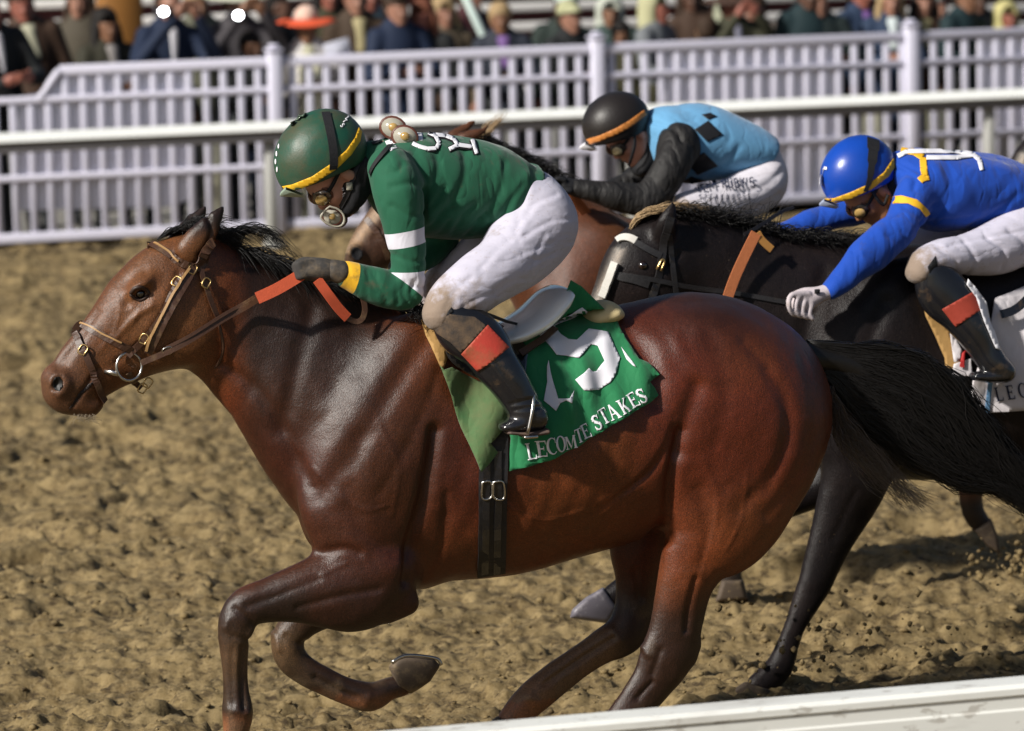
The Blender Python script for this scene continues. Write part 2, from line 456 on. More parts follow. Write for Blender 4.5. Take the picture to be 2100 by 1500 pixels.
# ---- picket fence in front of the crowd
FF = frame_through(560, 478)
def zf(px, py): return FF.L(px, py).z
zt, z2, z3, zb = zf(567, 127), zf(567, 184), zf(470, 346), zf(567, 462)
def upx(px): return FF.L(px, 300).x
fence = empty('picket_fence', FF.M)
tag(fence, 'long white picket fence between the dirt track and the standing spectators', 'fence')
pitch = upx(1140) - upx(1106)
u0, u1 = upx(-420), upx(2520)
ujoin = upx(128)
for nm, z, h, ua in (('rail', zt, 0.075, ujoin), ('rail', z2, 0.05, u0), ('rail', z3, 0.05, u0), ('rail', zb, 0.075, u0)):
    mesh_obj(nm, bevel_box(u1 - ua, 0.045, h, 0.008, ((ua + u1) / 2, 0, z)), M_white, fence)
# the top rail comes down in a curve to the lower gate section on the left
arc = [(u, 0, z) for u, z in ((ujoin, zt), (upx(112), zf(112, 165)), (upx(98), zf(98, 186)), (upx(84), z2 + 0.005))]
V, F = tubemesh(spl(arc, 5), 0.032, 6); mesh_obj('rail', (V, F), M_white, fence)
pk0 = None; npk = int((u1 - u0) / pitch); tp = [upx(x) for x in (-170, 567, 1228, 1870, 2520)]
ph = (upx(1123) - u0) % pitch
for i in range(npk):
    u = u0 + ph + i * pitch
    if min(abs(u - q) for q in tp) < 0.05: continue
    top = zt - 0.03 if u > ujoin else z2 - 0.01
    if u > ujoin:
        if pk0 is None:
            pk0 = mesh_obj('picket', bevel_box(0.052, 0.02, top - zb, 0.005, (0, 0, (top + zb) / 2)), M_white, fence); o = pk0
        else:
            o = pk0.copy(); COL.objects.link(o); o.parent = fence
    else: o = mesh_obj('picket', bevel_box(0.052, 0.02, top - zb, 0.005, (0, 0, (top + zb) / 2)), M_white, fence)
    o.location = (u, 0.0, 0)
def post_vf(z1): return join([bevel_box(0.105, 0.105, z1, 0.01, (0, 0, z1 / 2)), bevel_box(0.13, 0.13, 0.025, 0.008, (0, 0, z1 + 0.0125)), bevel_box(0.085, 0.085, 0.035, 0.016, (0, 0, z1 + 0.042))])
for k, q in enumerate(tp):
    p = mesh_obj('post', post_vf(zt + 0.075), M_white, fence); p.location = (q, 0, 0)
# ---- white sheets hung behind the pickets
def sheet(name, pts, label):
    P = [FF.L(x, y, 0.03) for x, y in pts]; n = len(P)
    V = P + [p + Vector((0, 0.02, 0)) for p in P]
    F = [tuple(range(n))[::-1], tuple(range(n, 2 * n))] + [(i, (i + 1) % n, n + (i + 1) % n, n + i) for i in range(n)]
    o = mesh_obj(name, (V, F), M_whitesheet, None, FF.M, smooth=False); tag(o, label, 'banner')
sheet('white_banner', [(36, 200), (92, 190), (112, 168), (140, 152), (395, 138), (395, 408), (340, 425), (36, 432)], 'blank white banner hung behind the pickets under the woman with the white scarf')
sheet('white_banner', [(1366, 108), (1718, 84), (1718, 402), (1366, 420)], 'blank white banner hung behind the pickets to the right of the middle fence post')
sheet('white_banner', [(2016, 66), (2300, 50), (2300, 250), (2016, 264)], 'narrow blank white banner behind the pickets at the right end of the fence')
# ---- outer rail of the track, just before the fence
FR = frame_through(556, 500)
def rz(px, py): return FR.L(px, py).z
zr = rz(556, 248); rail = empty('outer_rail', FR.M); tag(rail, 'long white track rail with a broad bright top running before the picket fence', 'rail')
a0, a1 = FR.L(-420, 300).x, FR.L(2520, 300).x; dz = abs(rz(556, 268) - zr)
sec = [(-0.118, -dz), (-0.126, -dz + 0.008), (-0.118, -dz + 0.02), (-0.065, -0.006), (-0.05, 0.0), (0.10, -0.01), (0.105, -dz)]
n = len(sec); V = [(u, w, zr + z) for u in (a0, a1) for w, z in sec]
F = [(i, (i + 1) % n, n + (i + 1) % n, n + i) for i in range(n)] + [tuple(range(n))[::-1], tuple(range(n, 2 * n))]
mesh_obj('rail_beam', (V, F), M_rail, rail, smooth=False); dl = abs(rz(556, 289) - rz(556, 268)); mesh_obj('rail_shade_face', bevel_box(a1 - a0, 0.17, dl, 0.01, ((a0 + a1) / 2, -0.008, zr - dz - dl / 2 - 0.0005)), M_railshade, rail); dz += dl
for px in (-190, 556, 1300, 2030):
    u = FR.L(px, 400).x; zz = zr - dz
    mesh_obj('rail_post', join([bevel_box(0.085, 0.085, zz + 0.1, 0.015, (u, 0.0, zz / 2 - 0.05)), bevel_box(0.14, 0.14, 0.05, 0.01, (u, 0, -0.02))]), M_railpost, rail)
# ---- cream bollards seen through the fence
for px, top, lab in ((436, 292, 'cream square post behind the fence to the left of the grey rail post'), (1790, 232, 'cream square post behind the fence above the blue helmet'), (1924, 226, 'cream square post behind the fence above the blue jersey'), (640, 140, 'cream square post behind the fence beside its tall post')):
    p = FF.L(px, 300, 0.16); z1 = FF.L(px, top - 20, 0.16).z
    o = mesh_obj('cream_post', join([bevel_box(0.15, 0.11, z1, 0.012, (0, 0, z1 / 2)), bevel_box(0.17, 0.13, 0.03, 0.01, (0, 0, z1 + 0.0151))]), M_cream, None, FF.M @ Matrix.Translation((p.x, 0.16, 0)))
    tag(o, lab, 'post', 'cream posts behind the picket fence')
# ---- near rail along the bottom of the picture
FN = Frame(11.15)
zn = FN.L(1500, 1446).z
def mat_muddy(name, col, mud=(0.16, 0.11, 0.06)):
    m, n, bs, tc = new_mat(name)
    sp = ramp(n, noise(n, tc, 26, 4, 0.6, (0.6, 1, 1.5)), 0.59, 0.66); sm = ramp(n, noise(n, tc, 7, 5, 0.7, (0.35, 1, 2.5)), 0.50, 0.75)
    c = mix_col(n, noise(n, tc, 3, 4), [x * 0.93 for x in col], col); c = mix_col(n, math_n(n, 'MULTIPLY', sm, 0.3), c, mud); c = mix_col(n, math_n(n, 'MULTIPLY', sp, 0.4), c, mud)
    n.links.new(c, bs.inputs['Base Color']); bs.inputs['Roughness'].default_value = 0.4; return m
M_nearrail = mat_muddy('near_rail_white', (0.82, 0.82, 0.77))
near = empty('inner_rail', FN.M); tag(near, 'mud splashed white rail running along the bottom edge, nearest of the rails', 'rail')
b0, b1 = FN.L(200, 1500).x, FN.L(2700, 1400).x
sec = [(-0.055, -0.16), (-0.062, -0.15), (-0.062, -0.068), (-0.058, -0.062), (-0.058, -0.030), (-0.064, -0.026), (-0.064, -0.010), (-0.050, 0.0), (0.05, 0.0), (0.062, -0.012), (0.062, -0.16)]
n = len(sec); us = np.linspace(b0, b1, 24); V = [(u, w, zn + z) for u in us for w, z in sec]
F = [(j * n + i, j * n + (i + 1) % n, (j + 1) * n + (i + 1) % n, (j + 1) * n + i) for j in range(len(us) - 1) for i in range(n)] + [tuple(range(n))[::-1], tuple((len(us) - 1) * n + i for i in range(n))]
mesh_obj('rail_board', (V, F), M_nearrail, near, smooth=False)
for u in (b0 + 0.6, b0 + 2.2): mesh_obj('rail_post', bevel_box(0.09, 0.09, zn - 0.12, 0.012, (u, 0.0, (zn - 0.16) / 2 - 0.02)), M_nearrail, near)
# ---- bleachers behind the crowd
M_alu = mat('bench_aluminium', (0.60, 0.58, 0.56), 0.45, 0.5, 0.08, 4)
M_maroon = mat('maroon_riser', (0.085, 0.020, 0.022), 0.6, 0.3, 0.15, 4)
M_orange = mat('orange_brown_panel', (0.22, 0.095, 0.02), 0.6, 0.3, 0.15, 4)
FB = Frame(FF.o.y + 5.2)
bl = empty('bleachers', FB.M); tag(bl, 'stepped grandstand seating with pale bench planks and maroon risers behind the crowd', 'bleachers')
c0, c1 = FB.L(-500, 0).x, FB.L(2600, 0).x
seat0 = ris0 = None
for k in range(9):
    z = 0.55 + 0.17 * k; w = 0.10 * k
    if seat0 is None:
        seat0 = mesh_obj('bench_plank', bevel_box(c1 - c0, 0.13, 0.075, 0.01, ((c0 + c1) / 2, 0, 0)), M_alu, bl); ris0 = mesh_obj('riser', bevel_box(c1 - c0, 0.02, 0.17, 0.003, ((c0 + c1) / 2, 0.06, 0)), M_maroon, bl); s_, r_ = seat0, ris0
    else:
        s_, r_ = seat0.copy(), ris0.copy()
        for q in (s_, r_): COL.objects.link(q); q.parent = bl
    s_.location = (0, w, z); r_.location = (0, w + 0.03, z - 0.08)
p = FB.L(245, 30, -0.5)
o = mesh_obj('timber_column', join([bevel_box(0.34, 0.3, 2.6, 0.02, (0, 0, 1.3)), bevel_box(0.42, 0.38, 0.12, 0.01, (0, 0, 0.06))]), M_orange, None, FB.M @ Matrix.Translation((p.x, -0.5, 0))); tag(o, 'orange brown column behind the dark haired woman at the fence', 'column')
M_handrail = mat('pale_handrail', (0.55, 0.66, 0.62), 0.4, 0.5, 0.05, 5)
a, b = FF.L(938, -40, 1.0), FF.L(1000, 92, 1.0)
d = (b - a).normalized(); V1 = tubemesh([a - d * 0.6, b + d * 1.2], 0.035, 8); V2 = tubemesh([b + d * 1.2, Vector((b.x + d.x * 1.2, 1.0, 0))], 0.035, 8)
o = mesh_obj('stair_handrail', join([V1, V2]), M_handrail, None, FF.M); tag(o, 'pale sloping stair handrail rising between the spectators', 'handrail')
# grandstand floor
M_conc = mat('concrete', (0.20, 0.19, 0.17), 0.8, 0.2, 0.15, 2)
A = [FF.M @ Vector((x, w, 0.012)) for x, w in ((-60, 0.12), (60, 0.12), (60, 60), (-60, 60))]
tag(mesh_obj('concrete_apron', (A, [(0, 1, 2, 3)]), M_conc, smooth=False), kind='structure')
# ================================================================== horses: shared tools
def coat_mat(name, rough=0.42, spec=0.5, sheen=0.06, spk=0.12):
    m, n, bs, tc = new_mat(name)
    at = n.nodes.new('ShaderNodeAttribute'); at.attribute_name = 'coat'
    fine = noise(n, tc, 60, 4, 0.7, (1, 1, 0.35)); big = noise(n, tc, 7, 4, 0.6)
    c = mix_col(n, math_n(n, 'MULTIPLY', fine, 0.55), at.outputs['Color'], (0.0, 0.0, 0.0))
    c = mix_col(n, math_n(n, 'MULTIPLY', ramp(n, big, 0.45, 0.7), 0.35), c, mix_col(n, 1.0, c, (1.7, 1.35, 1.1), 'MULTIPLY'))
    dust = ramp(n, noise(n, tc, 160, 2, 0.5), 0.72, 0.78)
    c = mix_col(n, math_n(n, 'MULTIPLY', dust, spk), c, (0.30, 0.22, 0.13))
    gr = noise(n, tc, 330, 2, 0.8); c = mix_col(n, ramp(n, gr, 0.50, 0.72), c, mix_col(n, 1.0, c, (2.3, 2.0, 1.8), 'MULTIPLY')); c = mix_col(n, ramp(n, gr, 0.28, 0.48, (1, 1, 1), (0, 0, 0)), c, mix_col(n, 1.0, c, (.35, .35, .4), 'MULTIPLY'))
    n.links.new(c, bs.inputs['Base Color'])
    rr = n.nodes.new('ShaderNodeMapRange'); rr.inputs['To Min'].default_value = rough - 0.08; rr.inputs['To Max'].default_value = rough + 0.16
    n.links.new(big, rr.inputs['Value']); n.links.new(rr.outputs['Result'], bs.inputs['Roughness'])
    bs.inputs['Specular IOR Level'].default_value = spec; bs.inputs['Sheen Weight'].default_value = sheen; bs.inputs['Sheen Roughness'].default_value = 0.4
    bump(n, bs, noise(n, tc, 230, 3, 0.75, (1, 1, 0.4)), 0.5, 0.003); bump(n, bs, noise(n, tc, 14, 5, 0.62), 0.22, 0.014)
    return m
def set_coat(o, V, fn):
    c = np.clip(fn(V), 0, 1); a = o.data.color_attributes.new('coat', 'FLOAT_COLOR', 'POINT')
    a.data.foreach_set('color', np.hstack([c, np.ones((len(c), 1))]).astype(np.float32).ravel())
def lerp3(a, b, t): return np.asarray(a)[None, :] * (1 - t[:, None]) + np.asarray(b)[None, :] * t[:, None]
def sstep(x, a, b):
    t = np.clip((x - a) / (b - a), 0, 1); return t * t * (3 - 2 * t)
def strokes(V, Q, fr, lst, near=None):
    """sculpt lines: (pixel polyline, width m, depth m, side) ; depth>0 carves"""
    N = normals(V, Q); d = np.zeros(len(V)); P = V[:, [0, 2]]
    for line, wd, dep, side, w in lst:
        L = [(lambda q: (q.x, q.z))(fr.L(x, y, w)) for x, y in line]
        L = [tuple(p) for p in catmull(L, 6)] if len(L) > 2 else L
        g = np.exp(-(seg_dist(P, L) / wd) ** 2) * dep
        if side < 0: g = g * (np.clip(-(V[:, 1] - w * 0) * 30 + 0.5, 0, 1))
        if side > 0: g = g * (np.clip((V[:, 1] - w * 0) * 30 + 0.5, 0, 1))
        d += g
    return V - N * d[:, None]
M_hair_black = mat('black_horse_hair', (0.007, 0.006, 0.0055), 0.5, 0.35, 0.5, 90)
M_hoof = mat('dusty_hoof', (0.085, 0.062, 0.044), 0.7, 0.3, 0.3, 60, 0.2, mud=(0.22, 0.16, 0.09), mudamt=(0.5, 0.7))
M_eye = mat('dark_eye', (0.012, 0.006, 0.004), 0.05, 0.8, 0.1, 40, coat=1.0)
M_leather = mat('brown_leather', (0.055, 0.024, 0.013), 0.45, 0.5, 0.3, 50, 0.25, mud=(0.16, 0.10, 0.05), mudamt=(0.55, 0.8))
M_leather_tan = mat('tan_leather_edge', (0.33, 0.19, 0.075), 0.5, 0.4, 0.2, 50, 0.2)
M_brass = mat('brass', (0.55, 0.38, 0.16), 0.3, 0.5, 0.1, 50, metal=0.9)
M_steel = mat('steel', (0.55, 0.53, 0.50), 0.25, 0.5, 0.1, 50, metal=1.0)
M_redrubber = mat('red_rein_rubber', (0.50, 0.085, 0.035), 0.6, 0.35, 0.15, 60, 0.3)
M_blackstrap = mat('black_webbing', (0.014, 0.013, 0.014), 0.5, 0.4, 0.3, 80, 0.3, mud=(0.10, 0.075, 0.05), mudamt=(0.6, 0.9))
# ------------------------------------------------------------------ the bay horse in front
HF = Frame(14.0)
def build_bay():
    fr = HF; S = lambda rows: stn(fr, rows)
    lo = [fr.L(60, 700).x - 0.05, -0.42, -0.02]; hi = [fr.L(1740, 700).x + 0.05, 0.42, fr.L(450, 410).z + .04]
    f = Field(lo, hi, 0.0078)
    f.tube(S([(765, 965, 165, 0, .20), (850, 930, 258, 0, .25), (1000, 925, 260, 0, .29), (1130, 905, 246, 0, .30), (1260, 875, 240, 0, .29), (1420, 830, 230, 0, .28), (1490, 850, 222, 0, .26)]), 0)
    # neck and head
    f.tube(S([(437, 497, 450, 735, 0, .075), (482, 522, 485, 790, 0, .082), (528, 540, 524, 832, 0, .092), (578, 556, 560, 876, 0, .105), (634, 575, 598, 922, 0, .125), (708, 598, 624, 985, 0, .155), (800, 628, 664, 1060, 0, .185)]), .04)
    f.tube(S([(352, 486, 425, 735, 0, .085), (312, 503, 402, 738, 0, .10), (263, 543, 376, 747, 0, .103), (225, 590, 332, 758, 0, .088), (201, 624, 298, 772, 0, .072), (178, 657, 262, 787, 0, .062), (151, 686, 230, 804, 0, .054), (130, 713, 212, 815, 0, .05), (112, 745, 190, 828, 0, .052), (103, 775, 172, 832, 0, .05)]), .03)
    f.tube(S([(112, 778, 28, 0, .052), (120, 800, 32, 0, .05)]), .02)                          # nose end
    f.tube(S([(150, 822, 26, 0, .04), (180, 835, 21, 0, .036), (196, 828, 16, 0, .03)]), .015)   # lower lip
    for w in (-.052, .052): f.ell(tuple(fr.L(122, 788, w)), (.030, .016, .036), -.5, .018)
    for w in (-.068, .068):
        c = fr.L(118, 790, w); f.ell(tuple(c), (.017, .024, .027), -.5, .008, cut=True)
        c = fr.L(285, 592, w); f.ell((c.x, w * 1.2, c.z + .012), (.048, .03, .026), .6, .02)     # brow
        c = fr.L(287, 604, w); f.ell((c.x, w * 1.42, c.z), (.026, .022, .019), .3, .012, cut=True)
    # cheek discs
    for w in (-.062, .062): f.ell(tuple(fr.L(372, 655, w)), (.115, .045, .125), 0, .03)
    # ears
    f.tube(S([(392, 512, 32, -.07, .03), (413, 485, 29, -.08, .026), (433, 459, 21, -.082, .018), (448, 438, 11, -.08, .011), (457, 424, 4, -.078, .006)]), .012)
    f.tube(S([(366, 500, 25, .05, .03), (388, 470, 22, .06, .026), (405, 448, 15, .062, .018), (416, 433, 9, .062, .011), (422, 424, 4, .06, .006)]), .012)
    # shoulder / upper arm masses
    for sg in (-1, 1):
        f.tube(S([(760, 1010, 120, sg * .15, .09), (745, 1110, 100, sg * .15, .095), (770, 1180, 82, sg * .145, .085)]), .05)
        f.tube(S([(860, 760, 120, sg * .15, .10), (800, 900, 130, sg * .17, .10), (730, 1020, 110, sg * .15, .09)]), .05)
        f.tube(S([(1440, 800, 150, sg * .16, .11), (1520, 900, 170, sg * .165, .12), (1500, 1010, 130, sg * .165, .105)]), .05)
    # near foreleg
    f.tube(S([(735, 1120, 830, 1205, -.16, .095), (672, 1136, 808, 1258, -.165, .085), (625, 1153, 735, 1263, -.165, .075), (580, 1172, 660, 1262, -.165, .06), (525, 1196, 580, 1266, -.16, .05), (478, 1218, 535, 1275, -.155, .047), (456, 1250, 519, 1292, -.15, .048), (449, 1285, 512, 1310, -.15, .045), (452, 1322, 509, 1335, -.15, .04), (457, 1375, 509, 1375, -.15, .033), (458, 1420, 510, 1420, -.15, .033), (456, 1462, 518, 1462, -.15, .042), (457, 1505, 510, 1505, -.15, .035), (450, 1560, 508, 1560, -.15, .036)]), .022)
    f.tube(S([(833, 1238, 26, -.165, .035), (800, 1248, 26, -.165, .04)]), .03)
    # far foreleg
    f.tube(S([(790, 1150, 70, .15, .08), (720, 1200, 735, 1272, .15, .06), (660, 1222, 680, 1287, .15, .05), (607, 1243, 648, 1300, .14, .047), (570, 1278, 632, 1310, .135, .048), (556, 1318, 622, 1322, .13, .046), (565, 1358, 628, 1337, .13, .042), (600, 1392, 648, 1356, .125, .035), (647, 1418, 687, 1378, .12, .032), (690, 1440, 724, 1395, .12, .034), (735, 1458, 757, 1400, .12, .04), (762, 1455, 775, 1400, .12, .038), (795, 1437, 800, 1390, .12, .034), (825, 1428, 822, 1385, .12, .036)]), .02)
    # near hind leg
    f.tube(S([(1470, 950, 170, -.17, .10), (1366, 1060, 1600, 1050, -.175, .10), (1361, 1120, 1522, 1106, -.17, .085), (1352, 1180, 1472, 1174, -.165, .068), (1343, 1240, 1450, 1225, -.16, .052), (1331, 1300, 1437, 1293, -.155, .046), (1314, 1345, 1424, 1343, -.155, .044), (1298, 1390, 1388, 1392, -.15, .036), (1272, 1430, 1352, 1437, -.15, .033), (1245, 1465, 1322, 1480, -.15, .038), (1218, 1500, 1290, 1520, -.15, .037), (1200, 1530, 1268, 1548, -.15, .036)]), .025)
    f.tube(S([(1419, 1325, 16, -.155, .02), (1412, 1345, 16, -.155, .02)]), .02)
    # far hind leg
    f.tube(S([(1400, 1000, 130, .14, .10), (1255, 1075, 1420, 1060, .15, .085), (1252, 1122, 1385, 1122, .15, .075), (1264, 1165, 1362, 1185, .15, .058), (1267, 1205, 1352, 1238, .15, .048), (1262, 1245, 1340, 1282, .145, .045), (1243, 1283, 1312, 1322, .14, .044), (1208, 1306, 1262, 1347, .14, .037), (1160, 1340, 1212, 1378, .14, .032), (1110, 1374, 1165, 1415, .14, .033), (1076, 1402, 1130, 1445, .14, .041), (1050, 1430, 1105, 1465, .14, .037), (1022, 1470, 1076, 1495, .14, .036)]), .022)
    # sternum and flank tuck
    f.tube(S([(690, 1080, 58, 0, .13), (760, 1130, 70, 0, .14), (850, 1140, 62, 0, .15)]), .05)
    V, Q = f.mesh(2)
    st = [  # carve (+) and raise (-) lines
        ([(880, 880), (860, 1010), (838, 1110), (828, 1190)], .022, .020, -1, -.2),       # behind the elbow
        ([(905, 1010), (905, 1120), (880, 1190)], .016, .007, -1, -.2),
        ([(640, 640), (600, 760), (575, 880)], .03, .010, -1, -.1),                          # neck front of shoulder
        ([(860, 690), (780, 800), (700, 930), (640, 1010)], .035, .012, -1, -.15),           # shoulder line
        ([(455, 745), (520, 800), (580, 900), (610, 985)], .02, .010, -1, -.05),             # jugular groove
        ([(690, 1000), (730, 1080), (790, 1120)], .03, .006, -1, -.15),
        ([(650, 1130), (690, 1118), (720, 1125)], .014, .008, -1, -.15),        # crease at forearm top
        ([(1375, 880), (1362, 980), (1365, 1060), (1362, 1110)], .020, .020, -1, -.2),      # flank fold at stifle
        ([(1410, 790), (1385, 860), (1375, 920)], .03, .012, -1, -.2),
        ([(1300, 690), (1330, 760), (1330, 820)], .03, .010, -1, -.2),
        ([(1560, 760), (1600, 850), (1575, 950), (1500, 1040)], .026, .006, -1, -.2),       # hamstring groove
        ([(1650, 740), (1668, 850), (1640, 950), (1560, 1050)], .024, .004, -1, -.2),
        ([(1420, 1000), (1440, 1080), (1430, 1150)], .025, .008, -1, -.2),
        ([(1410, 1180), (1400, 1240), (1398, 1290)], .010, .010, -1, -.16), ([(1300, 1170), (1318, 1230)], .010, .006, 1, .1),
        ([(365, 560), (330, 640), (290, 700), (240, 745)], .010, .006, -1, -.08),            # cheek bone line
        ([(235, 700), (275, 650), (310, 625)], .009, -.006, -1, -.08), ([(200, 755), (150, 835)], .006, .007, -1, -.05),
        ([(200, 640), (150, 720), (120, 755)], .012, .005, -1, -.05),
        ([(300, 560), (262, 585), (262, 625)], .010, .006, -1, -.08),
        ([(425, 445), (432, 475), (418, 508), (408, 522)], .008, .012, -1, -.08),            # ear hollow
        ([(640, 1180), (560, 1215), (500, 1240)], .012, .006, -1, -.16), ([(760, 1200), (680, 1215), (600, 1240)], .012, .006, -1, -.16),
        ([(494, 1325), (492, 1380), (494, 1450)], .009, .011, -1, -.15), ([(470, 1330), (472, 1450)], .008, .004, -1, -.15), ([(462, 1268), (458, 1285)], .010, -.006, -1, -.15), ([(515, 1282), (505, 1300)], .010, -.008, -1, -.15), ([(470, 1300), (510, 1312)], .007, .005, -1, -.15), ([(475, 1245), (500, 1262), (515, 1280)], .008, .006, -1, -.15), ([(470, 1452), (500, 1458)], .012, -.006, -1, -.15), ([(640, 1385), (690, 1412), (725, 1428)], .007, .008, 0, .12), ([(580, 1300), (610, 1318), (625, 1315)], .008, .007, 0, .13), ([(562, 1300), (566, 1330)], .009, -.007, 0, .13), ([(745, 1440), (752, 1425)], .012, -.006, 0, .12), ([(1110, 1400), (1190, 1345), (1250, 1305)], .008, .009, 0, .14), ([(1330, 1395), (1300, 1430)], .008, .008, -1, -.15), ([(1345, 1330), (1330, 1380)], .01, .006, -1, -.15), ([(1250, 1290), (1262, 1310)], .010, -.006, 0, .14), ([(1080, 1425), (1095, 1440)], .012, -.006, 0, .14),
    ]
    for vn in ([(255, 600), (262, 640), (250, 690), (222, 730)], [(300, 640), (282, 680), (262, 715)], [(640, 960), (680, 1010), (735, 1040), (780, 1030)], [(700, 1150), (620, 1190), (540, 1222)], [(1420, 930), (1450, 1010), (1440, 1110), (1425, 1180)], [(1510, 960), (1500, 1050), (1470, 1120)], [(1050, 1120), (1130, 1098), (1210, 1070), (1300, 1010)], [(980, 1010), (1090, 1060), (1180, 1040)], [(1270, 1330), (1200, 1365), (1140, 1400)], [(470, 700), (520, 780), (570, 850), (620, 930)], [(760, 860), (800, 950), (790, 1050)]):
        st.append((vn, .006, -.0022, -1, -.18))
    st += [(a_, w_ * 1.35, d_ * .42, s_, q_) for a_, w_, d_, s_, q_ in [([(1520, 700), (1590, 790), (1600, 890), (1560, 1000)], .016, .011, -1, -.2), ([(1450, 690), (1470, 800), (1450, 900)], .02, .008, -1, -.2), ([(1380, 690), (1400, 740), (1440, 770)], .018, -.008, -1, -.2), ([(905, 640), (880, 760), (815, 900), (760, 1000)], .014, .008, -1, -.15), ([(780, 880), (850, 960), (858, 1060)], .02, .007, -1, -.2), ([(690, 800), (720, 900), (700, 990)], .02, .007, -1, -.15), ([(440, 560), (500, 640), (580, 720), (660, 780)], .03, .006, -1, -.1)]]
    for k, x in enumerate(range(955, 1330, 48)): st.append(([(x + 30, 800), (x + 8, 900), (x - 12, 1000), (x - 45, 1090)], .024, .0022, -1, -.25))
    for k in range(7): st.append(([(1180 + 20 * k, 1075 - 14 * k), (1270 + 14 * k, 1020 - 14 * k), (1352 + 4 * k, 960 - 18 * k)], .011, .0018, -1, -.25))
    V = strokes(V, Q, fr, st)
    N = normals(V, Q); V = V + N * (0.0025 * vnoise(V, 9, 3) + 0.0012 * vnoise(V, 26, 4))[:, None]
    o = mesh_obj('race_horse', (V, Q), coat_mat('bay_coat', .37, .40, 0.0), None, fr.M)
    def X(px): return fr.L(px, 900).x
    def Z(py): return fr.L(1000, py).z
    def colour(V):
        u, w, z = V.T
        body = lerp3((.100, .020, .0075), (.140, .040, .011), sstep(vnoise(V, 3.2, 2), -.5, .6))
        dark = np.array((.016, .0075, .005))
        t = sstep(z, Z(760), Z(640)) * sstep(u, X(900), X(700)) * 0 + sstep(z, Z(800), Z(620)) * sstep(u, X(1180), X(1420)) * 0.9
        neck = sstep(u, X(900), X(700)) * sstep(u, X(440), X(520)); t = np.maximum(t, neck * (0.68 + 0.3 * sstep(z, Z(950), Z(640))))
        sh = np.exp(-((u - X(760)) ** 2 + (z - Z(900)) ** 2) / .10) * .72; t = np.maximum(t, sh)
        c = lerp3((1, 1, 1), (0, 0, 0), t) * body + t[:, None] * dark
        head = sstep(u, X(470), X(400)); c = c * (1 - head[:, None]) + head[:, None] * lerp3((.115, .045, .016), (.155, .066, .026), sstep(vnoise(V, 8, 5), -.4, .5))
        muz = sstep(u, X(215), X(120)); c = c * (1 - .55 * muz[:, None]) + .55 * muz[:, None] * np.array((.07, .038, .026))
        ear = sstep(z, Z(470), Z(425)) * sstep(u, X(350), X(400)) * sstep(u, X(480), X(465)); c = c * (1 - ear[:, None]) + ear[:, None] * dark
        # black points on the legs, pale fetlocks
        leg = sstep(z, Z(1170), Z(1290)) * 0.9; fore = np.maximum(sstep(u, X(640), X(560)) * .9, .5) * sstep(z, Z(1110), Z(1180)) * (u < X(830)); leg = np.maximum(leg, fore)
        c = c * (1 - leg[:, None]) + leg[:, None] * np.array((.020, .012, .0085))
        fet = np.where(u < X(700), sstep(z, Z(1388), Z(1422)), sstep(z, Z(1405), Z(1440))) * (np.abs(vnoise(V, 14, 8)) * .3 + .8); fet = np.clip(fet, 0, 1) * (u < X(1150)); c = c * (1 - fet[:, None]) + fet[:, None] * np.array((.26, .11, .05))
        du = sstep(vnoise(V, 11, 31) + .5 * vnoise(V, 30, 32), .15, .7) * sstep(z, Z(1240), Z(1330)); c = c * (1 - .65 * du[:, None]) + .65 * du[:, None] * np.array((.11, .078, .048))
        sh2 = sstep(z, Z(1290), Z(1350)) * sstep(u, X(1000), X(1020)) * sstep(u, X(1310), X(1250)) * (w > 0) * (z > Z(1460)); c = c * (1 - .8 * sh2[:, None]) + .8 * sh2[:, None] * np.array((.19, .115, .062)); kn = np.exp(-((u - X(458)) ** 2 + (z - Z(1290)) ** 2) / .006) * (w < 0) + np.exp(-((u - X(575)) ** 2 + (z - Z(1310)) ** 2) / .008) * (w > 0); kn = .7 * np.clip(kn, 0, 1); c = c * (1 - kn[:, None]) + kn[:, None] * np.array((.13, .082, .042))
        return c
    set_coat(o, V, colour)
    return o, (V, Q)
bay, bay_vf = build_bay()
tag(bay, 'galloping bay racehorse in front with bare brown face and green saddle cloth', 'horse')
D1 = Drape(HF, [bay_vf])
# ================================================================== people: shared tools
def sdf(fr, tubes, h=0.008, k=0.02, smooth=1, post=None, pad=0.03):
    """tubes: list of (station rows in pixels, blend) ; returns verts, faces in frame coordinates"""
    T = [(np.array(stn(fr, rows)) if not raw else np.array(rows), kk) for rows, kk, raw in [(t + (False,))[:3] if len(t) == 2 else t for t in tubes]]
    lo = np.min([(t[:, :3] - t[:, 3:].max(1)[:, None]).min(0) for t, _ in T], 0) - pad; hi = np.max([(t[:, :3] + t[:, 3:].max(1)[:, None]).max(0) for t, _ in T], 0) + pad
    f = Field(lo, hi, h)
    for i, (t, kk) in enumerate(T): f.tube(t, kk if i else 0)
    if post: post(f)
    return f.mesh(smooth)
def wrinkle(V, Q, amp=0.004, freq=9, seed=1, axis=(1, 1, 1)):
    N = normals(V, Q); P = V * np.array(axis); n = vnoise(P, freq, seed); n2 = vnoise(P, freq * 2.3, seed + 3)
    return V + N * (amp * (0.6 - np.abs(n)) * 1.4 + amp * 0.4 * n2)[:, None]
